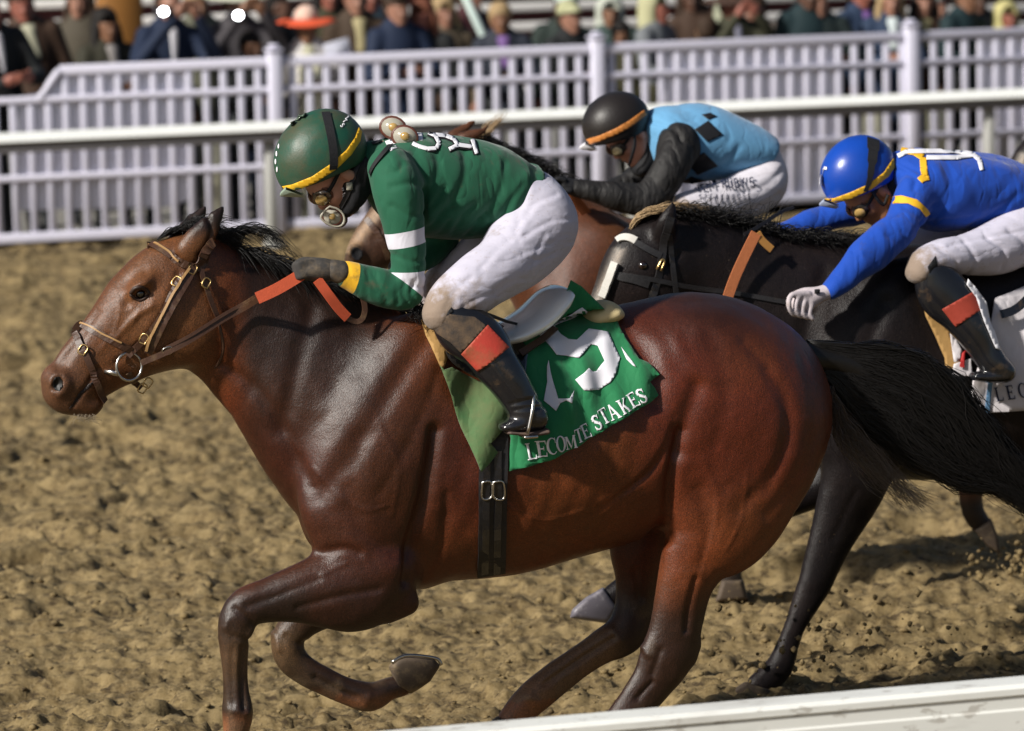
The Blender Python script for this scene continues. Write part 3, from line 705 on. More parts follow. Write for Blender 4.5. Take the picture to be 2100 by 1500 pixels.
class Head:
    def __init__(s, fr, px, py, w, theta, sc=1.0, yaw=0.0):
        s.c = fr.L(px, py, w) if fr else Vector((px, w, py)); s.th = theta; s.sc = sc; s.yaw = yaw
    def P(s, x, y, z):
        x, y = x * math.cos(s.yaw) - y * math.sin(s.yaw), x * math.sin(s.yaw) + y * math.cos(s.yaw)
        c, sn = math.cos(s.th), math.sin(s.th); x, y, z = x * s.sc, y * s.sc, z * s.sc
        return Vector((s.c.x - x * c - z * sn, s.c.y + y, s.c.z - x * sn + z * c))
    def tube(s, f, pts, k):
        sw = abs(s.yaw) > 1; f.tube([tuple(s.P(*p[:3]))[:3] + (p[4 if sw else 3] * s.sc, p[3 if sw else 4] * s.sc) for p in pts], k)
    def build(s, f, ears=True):
        r = lambda *a: tuple(q * s.sc for q in ((a[1], a[0], a[2]) if abs(s.yaw) > 1 else a))
        f.ell(s.P(0, 0, .03), r(.098, .076, .092), s.th, .02)
        s.tube(f, [(.048, 0, .01, .055, .062), (.055, 0, -.05, .046, .050), (.062, 0, -.098, .028, .030)], .02)
        for y in (-1, 1):
            s.tube(f, [(-.005, y * .056, -.045, .022, .018), (.03, y * .045, -.085, .020, .018), (.066, y * .016, -.108, .018, .018)], .02)
            f.ell(s.P(.084, y * .028, .013), r(.016, .022, .010), s.th, .012)
            f.ell(s.P(.062, y * .042, -.035), r(.026, .020, .024), s.th, .015)
            f.ell(s.P(.100, y * .031, -.010), r(.016, .015, .010), s.th, .008, cut=True)
            if ears: f.ell(s.P(-.008, y * .080, -.018), r(.020, .009, .032), s.th + .2, .008)
        s.tube(f, [(.093, 0, .004, .009, .009), (.108, 0, -.028, .012, .012), (.112, 0, -.040, .011, .017)], .01)
        f.ell(s.P(.094, 0, -.066), r(.011, .024, .006), s.th, .006); f.ell(s.P(.090, 0, -.077), r(.011, .021, .007), s.th, .006)
        f.ell(s.P(.082, 0, -.104), r(.016, .020, .014), s.th, .012)
        return f
def helmet_mesh(fr, c, a, b, ang, cutline, w=0.0, rw=.105, h=.006, lift=None):
    """dome: ellipse in the picture plane (pixels), cut below a pixel line"""
    m = fr.mpp(); C = fr.L(*c, w); f = Field((C.x - .2, w - .16, C.z - .2), (C.x + .2, w + .16, C.z + .2), h)
    f.ell(C, (a * m, rw, b * m), ang, 0)
    p, q = fr.L(*cutline[0], w), fr.L(*cutline[1], w); d = q - p; f.half((p.x, w, p.z), Vector((d.z, 0, -d.x)).normalized())
    return f.mesh(1)
def ring(fr_pts, r, seg=6): return tubemesh(fr_pts, r, seg, closed=True)
def circle_pts(c, ax, ay, n=16): return [Vector(c) + Vector(ax) * math.cos(2 * math.pi * i / n) + Vector(ay) * math.sin(2 * math.pi * i / n) for i in range(n)]
def disc(c, ax, ay, nr, t, n=18):
    c = Vector(c); nr = Vector(nr); V = [c + nr * t] + circle_pts(c + nr * t * .6, ax, ay, n) + circle_pts(c, Vector(ax) * 1.06, Vector(ay) * 1.06, n)
    F = [(0, 1 + i, 1 + (i + 1) % n) for i in range(n)] + [(1 + i, 1 + n + i, 1 + n + (i + 1) % n, 1 + (i + 1) % n) for i in range(n)] + [tuple(1 + n + i for i in range(n))[::-1]]
    return V, F
M_skin = mat('skin', (0.52, 0.25, 0.18), 0.5, 0.35, 0.12, 40, 0.1)
M_skin2 = mat('tanned_skin', (0.33, 0.145, 0.07), 0.45, 0.4, 0.12, 40, 0.1)
M_lens = mat('amber_goggle_lens', (0.42, 0.27, 0.09), 0.12, 0.6, 0.3, 60, coat=0.8)
M_gframe = mat('clear_goggle_frame', (0.62, 0.58, 0.48), 0.2, 0.5, 0.2, 50, coat=0.6)
_b = M_gframe.node_tree.nodes['Principled BSDF']; _b.inputs['Transmission Weight'].default_value = .45; _b.inputs['IOR'].default_value = 1.25
M_grim = mat('brown_goggle_rim', (0.11, 0.035, 0.022), 0.4, 0.5, 0.2, 50)
M_black = mat('black_cloth', (0.012, 0.012, 0.014), 0.7, 0.3, 0.3, 120, 0.4)
M_boot = mat('black_boot_leather', (0.010, 0.010, 0.012), 0.22, 0.55, 0.3, 30, 0.12, mud=(0.12, 0.075, 0.04), mudamt=(0.58, 0.9), coat=0.35)
def goggles(fr, H, parent, lens=M_lens, frame=M_gframe, rim=M_grim, y0=.036):
    g = tag(empty_child('goggles', parent))
    for y in (-1, 1):
        c = H.P(.088, y * y0, -.008); out = (H.P(1, y * .95, -.1) - H.P(0, 0, 0)).normalized()
        ax = (H.P(0, 0, 1) - H.P(0, 0, 0)).normalized() * .027 * H.sc; ay = out.cross(ax).normalized() * .034 * H.sc
        V, F = disc(c + out * .004, ax, ay, out, .016 * H.sc); mesh_obj('eye_cup', (V, F), frame, g)
        V, F = disc(c + out * .0215 * H.sc, ax * .68, ay * .62, out, .005); mesh_obj('lens', (V, F), lens, g)
        mesh_obj('rim', tubemesh(circle_pts(c + out * .004, ax * 1.08, ay * 1.08), .0042 * H.sc, 6, closed=True), rim, g)
        S = [H.P(.085, y * .06, -.008), H.P(.05, y * .079, .0), H.P(.0, y * .083, .012), H.P(-.06, y * .07, .02)]
        mesh_obj('strap', tubemesh(spl(S, 4), .007 * H.sc, 6, flat=.35), M_black, g)
    return g
def empty_child(name, parent):
    o = bpy.data.objects.new(name, None); COL.objects.link(o); o.parent = parent; return o
def finger(fr, pts, r): return [tuple(fr.L(x, y, w)) + (r * (1 - .1 * i), r * (1 - .1 * i)) for i, (x, y, w) in enumerate(pts)]
# ------------------------------------------------------------------ lettering from strokes
def stroke_poly(a, b, t, t2=None):
    dx, dy = b[0] - a[0], b[1] - a[1]; L = math.hypot(dx, dy) or 1; nx, ny = -dy / L * t / 2, dx / L * t / 2; q = (t2 or t) / t
    return [(a[0] + nx, a[1] + ny), (b[0] + nx * q, b[1] + ny * q), (b[0] - nx * q, b[1] - ny * q), (a[0] - nx, a[1] - ny)]
def chain(P, t): return [stroke_poly(a, b, t) for a, b in zip(P[:-1], P[1:])]
def arc(cx, cy, rx, ry, a0, a1, n=9): return [(cx + rx * math.cos(R(a0 + (a1 - a0) * i / n)), cy + ry * math.sin(R(a0 + (a1 - a0) * i / n))) for i in range(n + 1)]
def serif_letter(ch, B=.17, T=.075):
    s = []; bar = lambda x, y, w=.34: s.append([(x - w / 2, y - .03), (x + w / 2, y - .03), (x + w / 2, y + .03), (x - w / 2, y + .03)])
    V = lambda x, t=B: s.append(stroke_poly((x, .02), (x, .98), t)); H = lambda y, a, b: s.append(stroke_poly((a, y), (b, y), T))
    W = .74
    if ch == 'L': V(.17); bar(.17, .97); bar(.15, .03); H(.04, .1, .66); s.append([(.60, 0), (.68, 0), (.68, .26), (.64, .26)])
    elif ch == 'E':
        V(.17); bar(.15, .97, .3); bar(.15, .03, .3); H(.96, .1, .62); H(.04, .1, .66); H(.51, .2, .48)
        s += [[(.57, 1), (.64, 1), (.64, .76), (.61, .76)], [(.60, 0), (.68, 0), (.68, .26), (.64, .26)], [(.46, .38), (.50, .38), (.50, .64), (.46, .64)]]
    elif ch in 'CO':
        if ch == 'C': o = arc(.40, .5, .40, .53, 48, 312, 16); i = arc(.44, .5, .27, .46, 48, 312, 16); s.append(o + i[::-1]); s.append([(.64, .66), (.69, .66), (.69, 1), (.65, 1)])
        else:
            W = .8; o = arc(.40, .5, .41, .53, 0, 360, 20); i = arc(.40, .5, .235, .46, 0, 360, 20); W = .82
            s += [[o[k], o[k + 1], i[k + 1], i[k]] for k in range(20)]
    elif ch == 'M':
        W = 1.0; s.append(stroke_poly((.12, .02), (.12, .98), T)); V(.84); s.append([(.06, 1), (.26, 1), (.52, .14), (.45, 0)]); s.append([(.45, 0), (.52, .14), (.86, 1), (.76, 1)]); bar(.12, .03, .26); bar(.84, .03, .3); bar(.12, .97, .2); bar(.86, .97, .26)
    elif ch == 'T': V(.36); H(.96, .03, .69); bar(.36, .03); s += [[(.02, 1), (.08, 1), (.05, .74), (.02, .74)], [(.64, 1), (.70, 1), (.70, .74), (.67, .74)]]; W = .72
    elif ch == 'S':
        W = .62; P = arc(.31, .74, .21, .22, 25, 180, 8) + [(.16, .60), (.46, .42)] + arc(.31, .25, .22, .22, 20, -160, 9)
        for k, (a, b) in enumerate(zip(P[:-1], P[1:])): s.append(stroke_poly(a, b, B * (.62 + .5 * math.exp(-((k - 9) / 4) ** 2))))
        s += [[(.48, .70), (.54, .70), (.54, 1), (.50, 1)], [(.06, .30), (.12, .30), (.10, 0), (.06, 0)]]
    elif ch == 'A': W = .8; s += [[(.36, 1), (.44, 1), (.20, .02), (.12, .02)], [(.34, 1), (.46, 1), (.76, .02), (.58, .02)]]; H(.34, .22, .62); bar(.14, .03, .26); bar(.67, .03, .32)
    elif ch == 'K': W = .8; V(.17); bar(.16, .97, .32); bar(.16, .03, .32); s.append(stroke_poly((.22, .42), (.64, .96), T)); s.append(stroke_poly((.34, .60), (.68, .03), B)); bar(.62, .97, .26); bar(.66, .03, .28)
    return s, W
def sans_letter(ch, t=.2):
    L = {'J': [[(.1, .25), (.16, .06), (.3, .03), (.42, .12), (.44, .3), (.44, 1)]], 'E': [[(.52, 1), (.1, 1), (.1, 0), (.54, 0)], [(.1, .52), (.44, .52)]], 'F': [[(.54, .95), (.1, .95), (.1, 0)], [(.1, .52), (.46, .52)]],
         'R': [[(.1, 0), (.1, .95), (.38, .95), (.5, .85), (.5, .62), (.38, .5), (.1, .5)], [(.3, .5), (.54, 0)]], 'U': [[(.1, 1), (.1, .2), (.2, .05), (.42, .05), (.52, .2), (.52, 1)]], 'B': [[(.1, .95), (.38, .95), (.48, .85), (.48, .62), (.38, .53), (.1, .53)], [(.1, 0), (.1, 1)], [(.38, .53), (.54, .42), (.54, .15), (.42, .05), (.1, .05)]],
         'Y': [[(.06, 1), (.3, .5), (.54, 1)], [(.3, .5), (.3, 0)]], "'": [[(.14, 1), (.10, .72)]], 'S': [[(.52, .85), (.42, .95), (.2, .95), (.1, .85), (.1, .65), (.2, .55), (.42, .47), (.53, .36), (.53, .15), (.42, .05), (.2, .05), (.08, .16)]], 'T': [[(.04, .95), (.58, .95)], [(.31, .95), (.31, 0)]],
         'A': [[(.05, 0), (.3, 1), (.56, 0)], [(.15, .34), (.46, .34)]], 'K': [[(.1, 0), (.1, 1)], [(.52, 1), (.14, .45), (.56, 0)]], 'H': [[(.1, 0), (.1, 1)], [(.52, 0), (.52, 1)], [(.1, .5), (.52, .5)]], 'O': [[(.3, .95), (.12, .8), (.08, .5), (.12, .2), (.3, .05), (.48, .2), (.53, .5), (.48, .8), (.3, .95)]], 'P': [[(.1, 0), (.1, .95), (.38, .95), (.5, .85), (.5, .62), (.38, .5), (.1, .5)]], 'L': [[(.1, 1), (.1, .05), (.52, .05)]], 'C': [[(.52, .85), (.4, .95), (.2, .95), (.08, .75), (.08, .25), (.2, .05), (.4, .05), (.52, .15)]], '1': [[(.3, 0), (.3, 1), (.14, .82)]], 'X': [[(.06, 0), (.54, 1)], [(.06, 1), (.54, 0)]], 'D': [[(.1, 0), (.1, .95), (.36, .95), (.52, .75), (.52, .25), (.36, .05), (.1, .05)]]}[ch]
    return [q for P in L for q in chain(P, t)], (.3 if ch == "'" else .66)
def place_letters(polys, x, y, h, ang, wf=1.0):
    """unit letter polygons -> pixels; (x, y) bottom left, height h px, turned counter-clockwise by ang"""
    c, s = math.cos(ang), math.sin(ang)
    return [[(x + (p[0] * wf * c - p[1] * s) * h, y - (p[0] * wf * s + p[1] * c) * h) for p in poly] for poly in polys]
# ================================================================== hair, hooves and eyes of the bay
fr = HF
def hoof(fr, pts, w, rw, parent, m=None):
    """pts: outline pixels of the hoof wall, given a rounded thickness"""
    n = len(pts); c = (sum(p[0] for p in pts) / n, sum(p[1] for p in pts) / n); V, F = [], []
    ls = [(-1, .72), (-.8, .92), (0, 1.0), (.8, .92), (1, .72)]
    for dw, sc in ls: V += [fr.L(c[0] + (x - c[0]) * sc, c[1] + (y - c[1]) * sc, w + dw * rw) for x, y in pts]
    for j in range(len(ls) - 1):
        for i in range(n): F.append((j * n + i, (j + 1) * n + i, (j + 1) * n + (i + 1) % n, j * n + (i + 1) % n))
    F.append(tuple(range(n))); F.append(tuple((len(ls) - 1) * n + i for i in range(n))[::-1])
    o = mesh_obj('hoof', (V, F), m or M_hoof, parent); bv = o.modifiers.new('round', 'BEVEL'); bv.width = .006; bv.segments = 2; bv.limit_method = 'ANGLE'; return o
hoof(fr, [(796, 1366), (812, 1352), (830, 1346), (862, 1348), (892, 1353), (903, 1366), (882, 1398), (862, 1412), (842, 1424), (815, 1410)], .12, .048, bay)
mesh_obj('horseshoe', join([tubemesh(spl([fr.L(x, y, w) for x, y in ((803, 1359), (830, 1345), (868, 1346), (897, 1352), (905, 1364))], 4), .006, 6) for w in (.085, .115, .145)]), M_steel, bay)
hoof(fr, [(448, 1560), (512, 1562), (540, 1640), (425, 1640)], -.15, .055, bay)
hoof(fr, [(1196, 1528), (1268, 1555), (1262, 1590), (1165, 1590), (1160, 1570)], -.15, .055, bay)
hoof(fr, [(1020, 1468), (1076, 1500), (1060, 1545), (965, 1545), (962, 1520)], .14, .055, bay)
for w in (-1, 1):
    c = fr.L(287, 602, 0); h = D1.at(287, 602, 0)[0] if w < 0 else None
    y = (h.y + .008) if w < 0 else -(D1.at(287, 602, 0)[0].y + .008); p = fr.L(287, 602, y)
    V, F = [], []
    bm = bmesh.new(); bmesh.ops.create_uvsphere(bm, u_segments=20, v_segments=12, radius=.0185); vf = ([v.co + p for v in bm.verts], [[v.index for v in f.verts] for f in bm.faces]); bm.free()
    e = mesh_obj('eye', vf, M_eye, bay)
    if w < 0:
        for pts, t in (([(268, 602), (276, 592), (288, 589), (300, 594), (306, 604)], .006), ([(268, 604), (278, 614), (290, 616), (304, 607)], .005)):
            mesh_obj('eyelid', tubemesh(spl([D1.at(x, y, .001)[0] for x, y in pts], 4), t, 6), mat('eyelid_skin', (.035, .018, .012), .5), bay)
# mane: short blown hair along the crest, forelock, wisps
def crest(t): 
    P = [(372, 470), (400, 478), (437, 493), (480, 513), (520, 527), (560, 543), (600, 560), (650, 585), (710, 600), (780, 622), (845, 640), (900, 655)]
    return catmull(P, 8)[int(t * (len(P) - 1) * 8)]
cv = []
for i in range(1500):
    t = random.random() * .97; x, y = crest(t); w = random.uniform(-.03, .03); r = fr.L(x, y + 3, w); L = random.uniform(.05, .13)
    if t < .25: d = Vector((.5, -.35, .35))
    else: d = Vector((.8, random.choice((-.7, -.6, -.5, .2)), -.15))
    d = d + Vector((random.gauss(0, .3), random.gauss(0, .2), random.gauss(0, .2)))
    p1 = r + d * L * .5 + Vector((0, 0, .012)); p2 = r + d * L + Vector((0.01, 0, -.035 * L / .1)); cv.append([r, p1, p2])
for i in range(90):   # the tuft lifted by the wind
    x, y = 470 + random.gauss(0, 9), 512 + random.gauss(0, 4); r = fr.L(x, y, random.uniform(-.03, .03)); a = random.uniform(0, 1)
    cv.append([r, fr.L(x + 5 + 22 * a, 480 - 6 * a + random.gauss(0, 5), random.uniform(-.05, .05)), fr.L(x + 45 + 40 * a, 468 + 20 * a * random.random() + random.gauss(0, 6), random.uniform(-.08, .08)), fr.L(x + 80 + 60 * a, 490 + 40 * a + random.gauss(0, 12), random.uniform(-.1, .1))])
for i in range(260):  # forelock between the ears blown back
    x, y = 322 + random.random() * 55, 0; y = 488 - (x - 322) * .36; r = fr.L(x, y + 4, random.uniform(-.01, .04)); cv.append([r, fr.L(x + 18, y - 10 + random.gauss(0, 3), random.uniform(-.02, .06)), fr.L(x + 45 + random.gauss(0, 8), y - 19 + random.gauss(0, 5), random.uniform(-.03, .07))])
for i in range(60):   # hair over the withers
    x, y = 850 + random.random() * 40, 630 + random.gauss(0, 8); r = fr.L(x, y, -.2); cv.append([r, fr.L(x - 2 + random.gauss(0, 8), y + 14, -.22), fr.L(x + random.gauss(0, 16), y + 32, -.24)])
mesh_obj('mane', hair(cv, .0016, 3, 4), M_hair_black, bay)
decal('nostril', D1, [[(108, 782), (113, 774), (121, 772), (128, 780), (129, 793), (122, 803), (113, 801), (108, 793)]], M_hair_black, bay, .002, 4, .001)
decal('mouth', D1, [[(197, 780), (182, 788), (162, 806), (146, 832), (140, 840), (150, 834), (168, 810), (186, 793)]], mat('dark_lips', (.012, .007, .006), .5), bay, .0015, 4, .001)
# whiskers on lip and chin
mesh_obj('whisker', hair([[fr.L(x, y, -.03), fr.L(x + random.gauss(0, 4), y + 6, -.035), fr.L(x + random.gauss(8, 14), y + 13 + random.gauss(0, 4), -.04)] for x, y in [(150 + random.random() * 45, 848 + random.random() * 6) for _ in range(34)]], .0006, 3, 3), mat('pale_whisker', (.25, .2, .14), .6), bay)
# tail
def tail_curves(fr, n, top, mid, end, bot, w0, spread, rt=.5):
    out = []
    for i in range(n):
        a = random.random(); s = random.random() ** .8; wd = random.uniform(-1, 1)
        k = lambda A, B, t: (A[0] + (B[0] - A[0]) * t, A[1] + (B[1] - A[1]) * t)
        P = [k(top[j], bot[j], a + random.gauss(0, .02 + .009 * j)) for j in range(len(top))]
        cl = int(a * 14); rr_ = random.Random(cl); wv = [(0, 3 * j * rr_.uniform(-1, 1)) for j in range(len(P))]
        m = len(P) if s > .4 else max(3, int(len(P) * (.5 + s)))
        out.append([fr.L(P[j][0] + random.gauss(0, 2 + 2.2 * j) + wv[j][0], P[j][1] + random.gauss(0, 1.0 + 1.0 * j) + wv[j][1], w0 + wd * spread * (.35 + .25 * j)) for j in range(m)])
    return out
dock = stn(fr, [(1640, 735, 38, 0, .06), (1690, 738, 24, 0, .04), (1740, 750, 24, 0, .034), (1800, 776, 26, 0, .03), (1850, 808, 20, 0, .026), (1900, 845, 14, 0, .02)])
top = [(1658, 700), (1735, 708), (1810, 712), (1890, 738), (1960, 790), (2030, 880), (2110, 975), (2190, 1080)]
bot = [(1680, 765), (1722, 800), (1755, 850), (1800, 885), (1880, 950), (1970, 1000), (2080, 1022), (2170, 1100)]
tl = hair(tail_curves(fr, 4200, top, None, None, bot, 0, .04), .0021, 3, 3)
top2 = [(1700, 790), (1722, 830), (1760, 880), (1800, 930), (1850, 985), (1905, 1030)]; bot2 = [(1695, 800), (1708, 850), (1716, 890), (1730, 920), (1790, 985), (1850, 1035)]
wis = [[p + Vector((0, random.gauss(0, .02), 0)) for p in c] for c in tail_curves(fr, 300, top2, None, None, bot2, 0, .05)]
f_ = Field(np.array(dock)[:, :3].min(0) - .1, np.array(dock)[:, :3].max(0) + .1, .009); f_.tube(dock, 0)
tailo = mesh_obj('tail', f_.mesh(1), M_hair_black, bay); mesh_obj('tail_hair', tl, M_hair_black, tailo); mesh_obj('tail_hair', hair(wis, .0012, 3, 3), mat('brown_tail_hair', (.045, .026, .016), .4, .6, sheen=.3), tailo)
# ================================================================== saddle cloth, girth, saddle, bridle of the bay
def cloth_mat(name, col, fade=None, mud=None):
    m, n, bs, tc = new_mat(name); w = n.nodes.new('ShaderNodeTexWave'); w.inputs['Scale'].default_value = 240
    c = mix_col(n, noise(n, tc, 9, 4), [q * .85 for q in col], [q * 1.12 for q in col])
    if mud: c = mix_col(n, math_n(n, 'MULTIPLY', ramp(n, noise(n, tc, 5, 6, .7), *mud[1]), .8), c, mud[0])
    n.links.new(c, bs.inputs['Base Color']); bs.inputs['Roughness'].default_value = .75; bs.inputs['Specular IOR Level'].default_value = .2; bs.inputs['Sheen Weight'].default_value = .15
    bump(n, bs, noise(n, tc, 400, 2, .5), .25, .001); bump(n, bs, noise(n, tc, 24, 3, .5), .25, .006); creases(n, bs, tc, 4.5, (1.1, 1, .7), .35, .010); return m
M_green = cloth_mat('green_saddle_cloth', (.018, .17, .065)); M_greendirty = cloth_mat('dusty_green_cloth', (.055, .14, .05), mud=((.14, .13, .06), (.35, .7)))
M_white_print = mat('white_print', (.74, .73, .77), .7, .2, .05, 20)
M_number = mat('number_white', (.70, .69, .74), .7, .2, .05, 20)
def clift(x, y):
    a = .012 * math.exp(-((x - 1105 - (y - 780) * .25) / 22) ** 2) + .010 * math.exp(-((x - 1150 - (y - 780) * .3) / 16) ** 2) * (y > 700) + .008 * math.sin((x + y * .5) * .045) + .006 * math.sin(x * .11 - y * .03)
    a += .020 * math.exp(-((y - 700 + (x - 1150) * .4) / 14) ** 2) * math.exp(-((x - 1230) / 90) ** 2)
    return a + .012
cloth_poly = [(1168, 574), (1190, 587), (1229, 626), (1260, 660), (1279, 693), (1297, 722), (1306, 737), (1326, 744), (1351, 768), (1327, 783), (1340, 796), (1350, 811), (1290, 848), (1229, 886), (1183, 914), (1122, 943), (1042, 966), (1046, 900), (1030, 830), (1010, 760), (1000, 700), (1040, 690), (1100, 660), (1150, 610)]
cl_ = decal('saddle_cloth', D1, [cloth_poly], M_green, None, .006, 9, .004, clift, dflt=-.12); cl_.matrix_world = fr.M
tag(cl_, 'green saddle cloth with a big white 5 on the front horse', 'saddle cloth')
def rep(polys, m, name, lf=.0035): return decal(name, D1, polys, m, cl_, .006 + lf, 5, .001, clift, dflt=-.12)
Z6 = lambda P: [(800 + x * .3066, 540 + y * .3067) for x, y in P]
rep([Z6([(1000, 462), (1050, 440), (1100, 436), (1140, 490), (1180, 518), (1232, 522), (1312, 447), (1380, 455), (1442, 468), (1538, 642), (1500, 740), (1462, 805), (1392, 852), (1280, 852), (1222, 782), (1310, 706), (1342, 732), (1370, 730), (1420, 660), (1372, 560), (1330, 552), (1242, 640), (1100, 622), (1048, 562), (965, 475)])], M_number, 'number_print')
rep([Z6([(958, 462), (1010, 425), (1100, 385), (1200, 340), (1280, 294), (1322, 336), (1240, 380), (1160, 408), (1090, 440), (1000, 465)])], M_number, 'number_print')
rep([Z6([(1048, 656), (1060, 720), (1075, 790), (1105, 905), (1172, 902), (1215, 850), (1190, 935), (1150, 915), (1118, 935), (1092, 988), (1010, 920), (1040, 800), (1040, 700)])], M_number, 'emblem_print'); rep([Z6([(1542, 570), (1600, 650), (1632, 700), (1612, 690), (1575, 650)])], M_number, 'emblem_print')
LT = [('L', 1078, 942, 33, 8), ('E', 1098, 937, 33, 9), ('C', 1117, 931, 33, 11), ('O', 1137, 927, 32, 12), ('M', 1158, 922, 27, 14), ('T', 1179, 909, 29, 18), ('E', 1196, 901, 29, 22), ('S', 1219, 884, 31, 25), ('T', 1234, 872, 31, 26), ('A', 1250, 864, 31, 27), ('K', 1272, 851, 31, 28), ('E', 1293, 838, 30, 29), ('S', 1309, 829, 30, 27)]
for ch, x, y, h, a in LT:
    p, W = serif_letter(ch); o = rep(place_letters(p, x, y, h, R(a), .86), M_white_print, 'letter_print', .003)
# hemmed flap hanging in front of the boot
def clift2(x, y): return .018 + .016 * math.sin((x - 900 + (y - 700) * .35) * .05) * min(1, max(0, (y - 700) / 150))
fl = decal('front_flap', D1, [[(897, 748), (905, 757), (921, 752), (959, 772), (1000, 792), (1022, 802), (1042, 832), (1051, 856), (1030, 880), (1000, 908), (1019, 927), (1000, 948), (981, 966), (962, 922), (944, 878), (923, 817)]], M_greendirty, cl_, .006, 9, .004, clift2); fl['label'] = 'dusty olive green front flap of the saddle cloth'
# tan pad seen before and behind the cloth
M_tanpad = mat('tan_saddle_pad', (.42, .25, .09), .7, .25, .2, 20, .3); M_creampad = mat('cream_pad', (.62, .50, .27), .8, .2, .1, 30, .3)
tp_ = decal('saddle_pad', D1, [[(861, 652), (873, 648), (888, 662), (893, 690), (908, 715), (915, 735), (908, 755), (900, 752), (884, 712), (872, 690)]], M_tanpad, None, .012, 8, .012); tp_.matrix_world = fr.M; tag(tp_, 'tan felt saddle pad showing at the withers before the knee of the green jockey', 'saddle pad')
mesh_obj('pad_roll', sdf(fr, [([(1215, 650, 20, -.05, .10), (1240, 640, 24, -.04, .12), (1256, 641, 15, -.04, .10)], 0)], .006), M_creampad, tp_)
# black girth with buckle guards
V, F = strap(D1, [(1012, 880), (1012, 940), (1010, 1010), (1009, 1080), (1008, 1140), (1007, 1176)], .088, .006, .004, 6); gi = mesh_obj('girth', (V, F), M_blackstrap, None, fr.M, smooth=False); tag(gi, 'black webbing girth strapped round the chest of the front horse', 'girth')
for x in (996, 1020):
    V, F = strap(D1, [(x, 925), (x, 985), (x - 1, 1060), (x - 3, 1170)], .022, .004, .012, 5); mesh_obj('billet_strap', (V, F), M_boot if 'M_boot' in globals() else M_blackstrap, gi, smooth=False)
    P = [D1.at(x + a, 1002 + b, .018)[0] for a, b in ((-9, -16), (9, -16), (10, 16), (-10, 16))]; mesh_obj('buckle', tubemesh(spl(P + P[:1], 4)[:-1], .0035, 6, closed=True), M_steel, gi)
# saddle
M_patent = mat('patent_saddle_leather', (.86, .87, .85), .16, .8, .08, 12, .05, metal=.1, coat=1.0)  # near-white base stands in for overhead light reflected on the leather
sd = mesh_obj('racing_saddle', sdf(fr, [([(1010, 694, 15, -.09, .13), (1050, 680, 22, -.09, .15), (1095, 653, 24, -.08, .16), (1130, 618, 22, -.06, .16), (1148, 600, 14, -.05, .14)], 0)], .006), M_patent, None, fr.M); tag(sd, 'small shiny patent racing saddle behind the thigh of the green jockey', 'saddle')
fo = decal('saddle_flap', D1, [[(893, 682), (905, 668), (1000, 670), (1050, 700), (1080, 730), (1070, 800), (1010, 800), (960, 775), (925, 752), (905, 728)]], M_boot, sd, .034, 9, .008)
for x, y in ((918, 707), (942, 726)):
    c = D1.at(x, y, .052)[0]; mesh_obj('ring', ring(circle_pts(c, (.020, 0, .012), (-.010, 0, .022)), .003), M_brass, sd)
V, F = strap(D1, [(1062, 742), (1085, 730), (1110, 716), (1136, 697)], .022, .006, .045, 4); mesh_obj('stirrup_strap_end', (V, F), M_leather, sd, smooth=False)
# bridle
br = empty('bridle', fr.M); tag(br, 'brown leather bridle with steel bit ring on the head of the front horse', 'bridle')
def st_(name, pts, wd, m=M_leather, th=.004, off=.003): return mesh_obj(name, strap(D1, pts, wd, th, off + .005, 6), m, br, smooth=False)
st_('browband', [(300, 503), (318, 508), (345, 523), (370, 535), (392, 546)], .024, off=.006); st_('browband', [(301, 500), (318, 505), (345, 520), (372, 532)], .006, M_leather_tan, off=.011)
st_('headpiece', [(436, 494), (424, 510), (410, 530), (398, 552)], .028, off=.005)
st_('cheekpiece', [(395, 548), (383, 572), (366, 602), (345, 642), (322, 684), (303, 722)], .026, off=.006); st_('cheekpiece', [(386, 552), (374, 574), (354, 612), (334, 650), (311, 690), (299, 716)], .008, M_leather_tan, off=.0125)
st_('cheekpiece', [(372, 572), (356, 602), (334, 644), (306, 684), (282, 708), (263, 730)], .020, off=.005)
st_('noseband', [(151, 678), (163, 664), (186, 675), (212, 688), (240, 702), (268, 716)], .022, off=.005); st_('noseband', [(160, 662), (186, 671), (214, 685), (250, 701)], .005, M_leather_tan, off=.0105)
st_('flash_strap', [(152, 680), (161, 697), (172, 720), (184, 748), (195, 778), (203, 800), (210, 824)], .020, off=.005)
st_('chin_strap', [(262, 762), (274, 782), (288, 796)], .018, off=.004)
TL = [(428, 505), (416, 540), (411, 562), (419, 585), (430, 620), (443, 650)]
st_('throatlatch', TL, .016, off=.004)
P = [D1.at(443, 650, .006)[0]] + [fr.L(x, y, w) for x, y, w in ((455, 690, -.10), (457, 722, -.09), (445, 750, -.06), (422, 766, -.03), (400, 762, 0), (386, 750, .02))]
mesh_obj('throatlatch', tubemesh(spl(P, 6), .005, 6), M_leather, br)
cr = D1.at(263, 747, .016)[0]; mesh_obj('bit_ring', ring(circle_pts(cr, (.040, .004, .0), (0, .004, .042), 24), .0042, 8), M_steel, br)
mesh_obj('bit', tubemesh([cr + Vector((-.035, -.002, -.02)), D1.at(228, 762, .006)[0], D1.at(214, 763, .001)[0]], [.008, .010, .006], 8), M_steel, br)
for i, (x, y) in enumerate(((342, 716), (172, 719), (419, 582), (364, 581), (392, 555), (298, 695), (290, 796), (301, 785))):
    c, nr, ok = D1.at(x, y, .015); t = Vector((.55, 0, .8)) if i not in (0,) else Vector((.9, 0, .4)); t = (t - nr * t.dot(nr)).normalized(); s_ = nr.cross(t)
    P = [c + t * a * .013 + s_ * b * .010 for a, b in ((-1, -1), (1, -1), (1, 1), (-1, 1))]; mesh_obj('buckle', tubemesh(spl(P + P[:1], 3)[:-1], .0025, 6, closed=True), M_brass if i else M_steel, br)
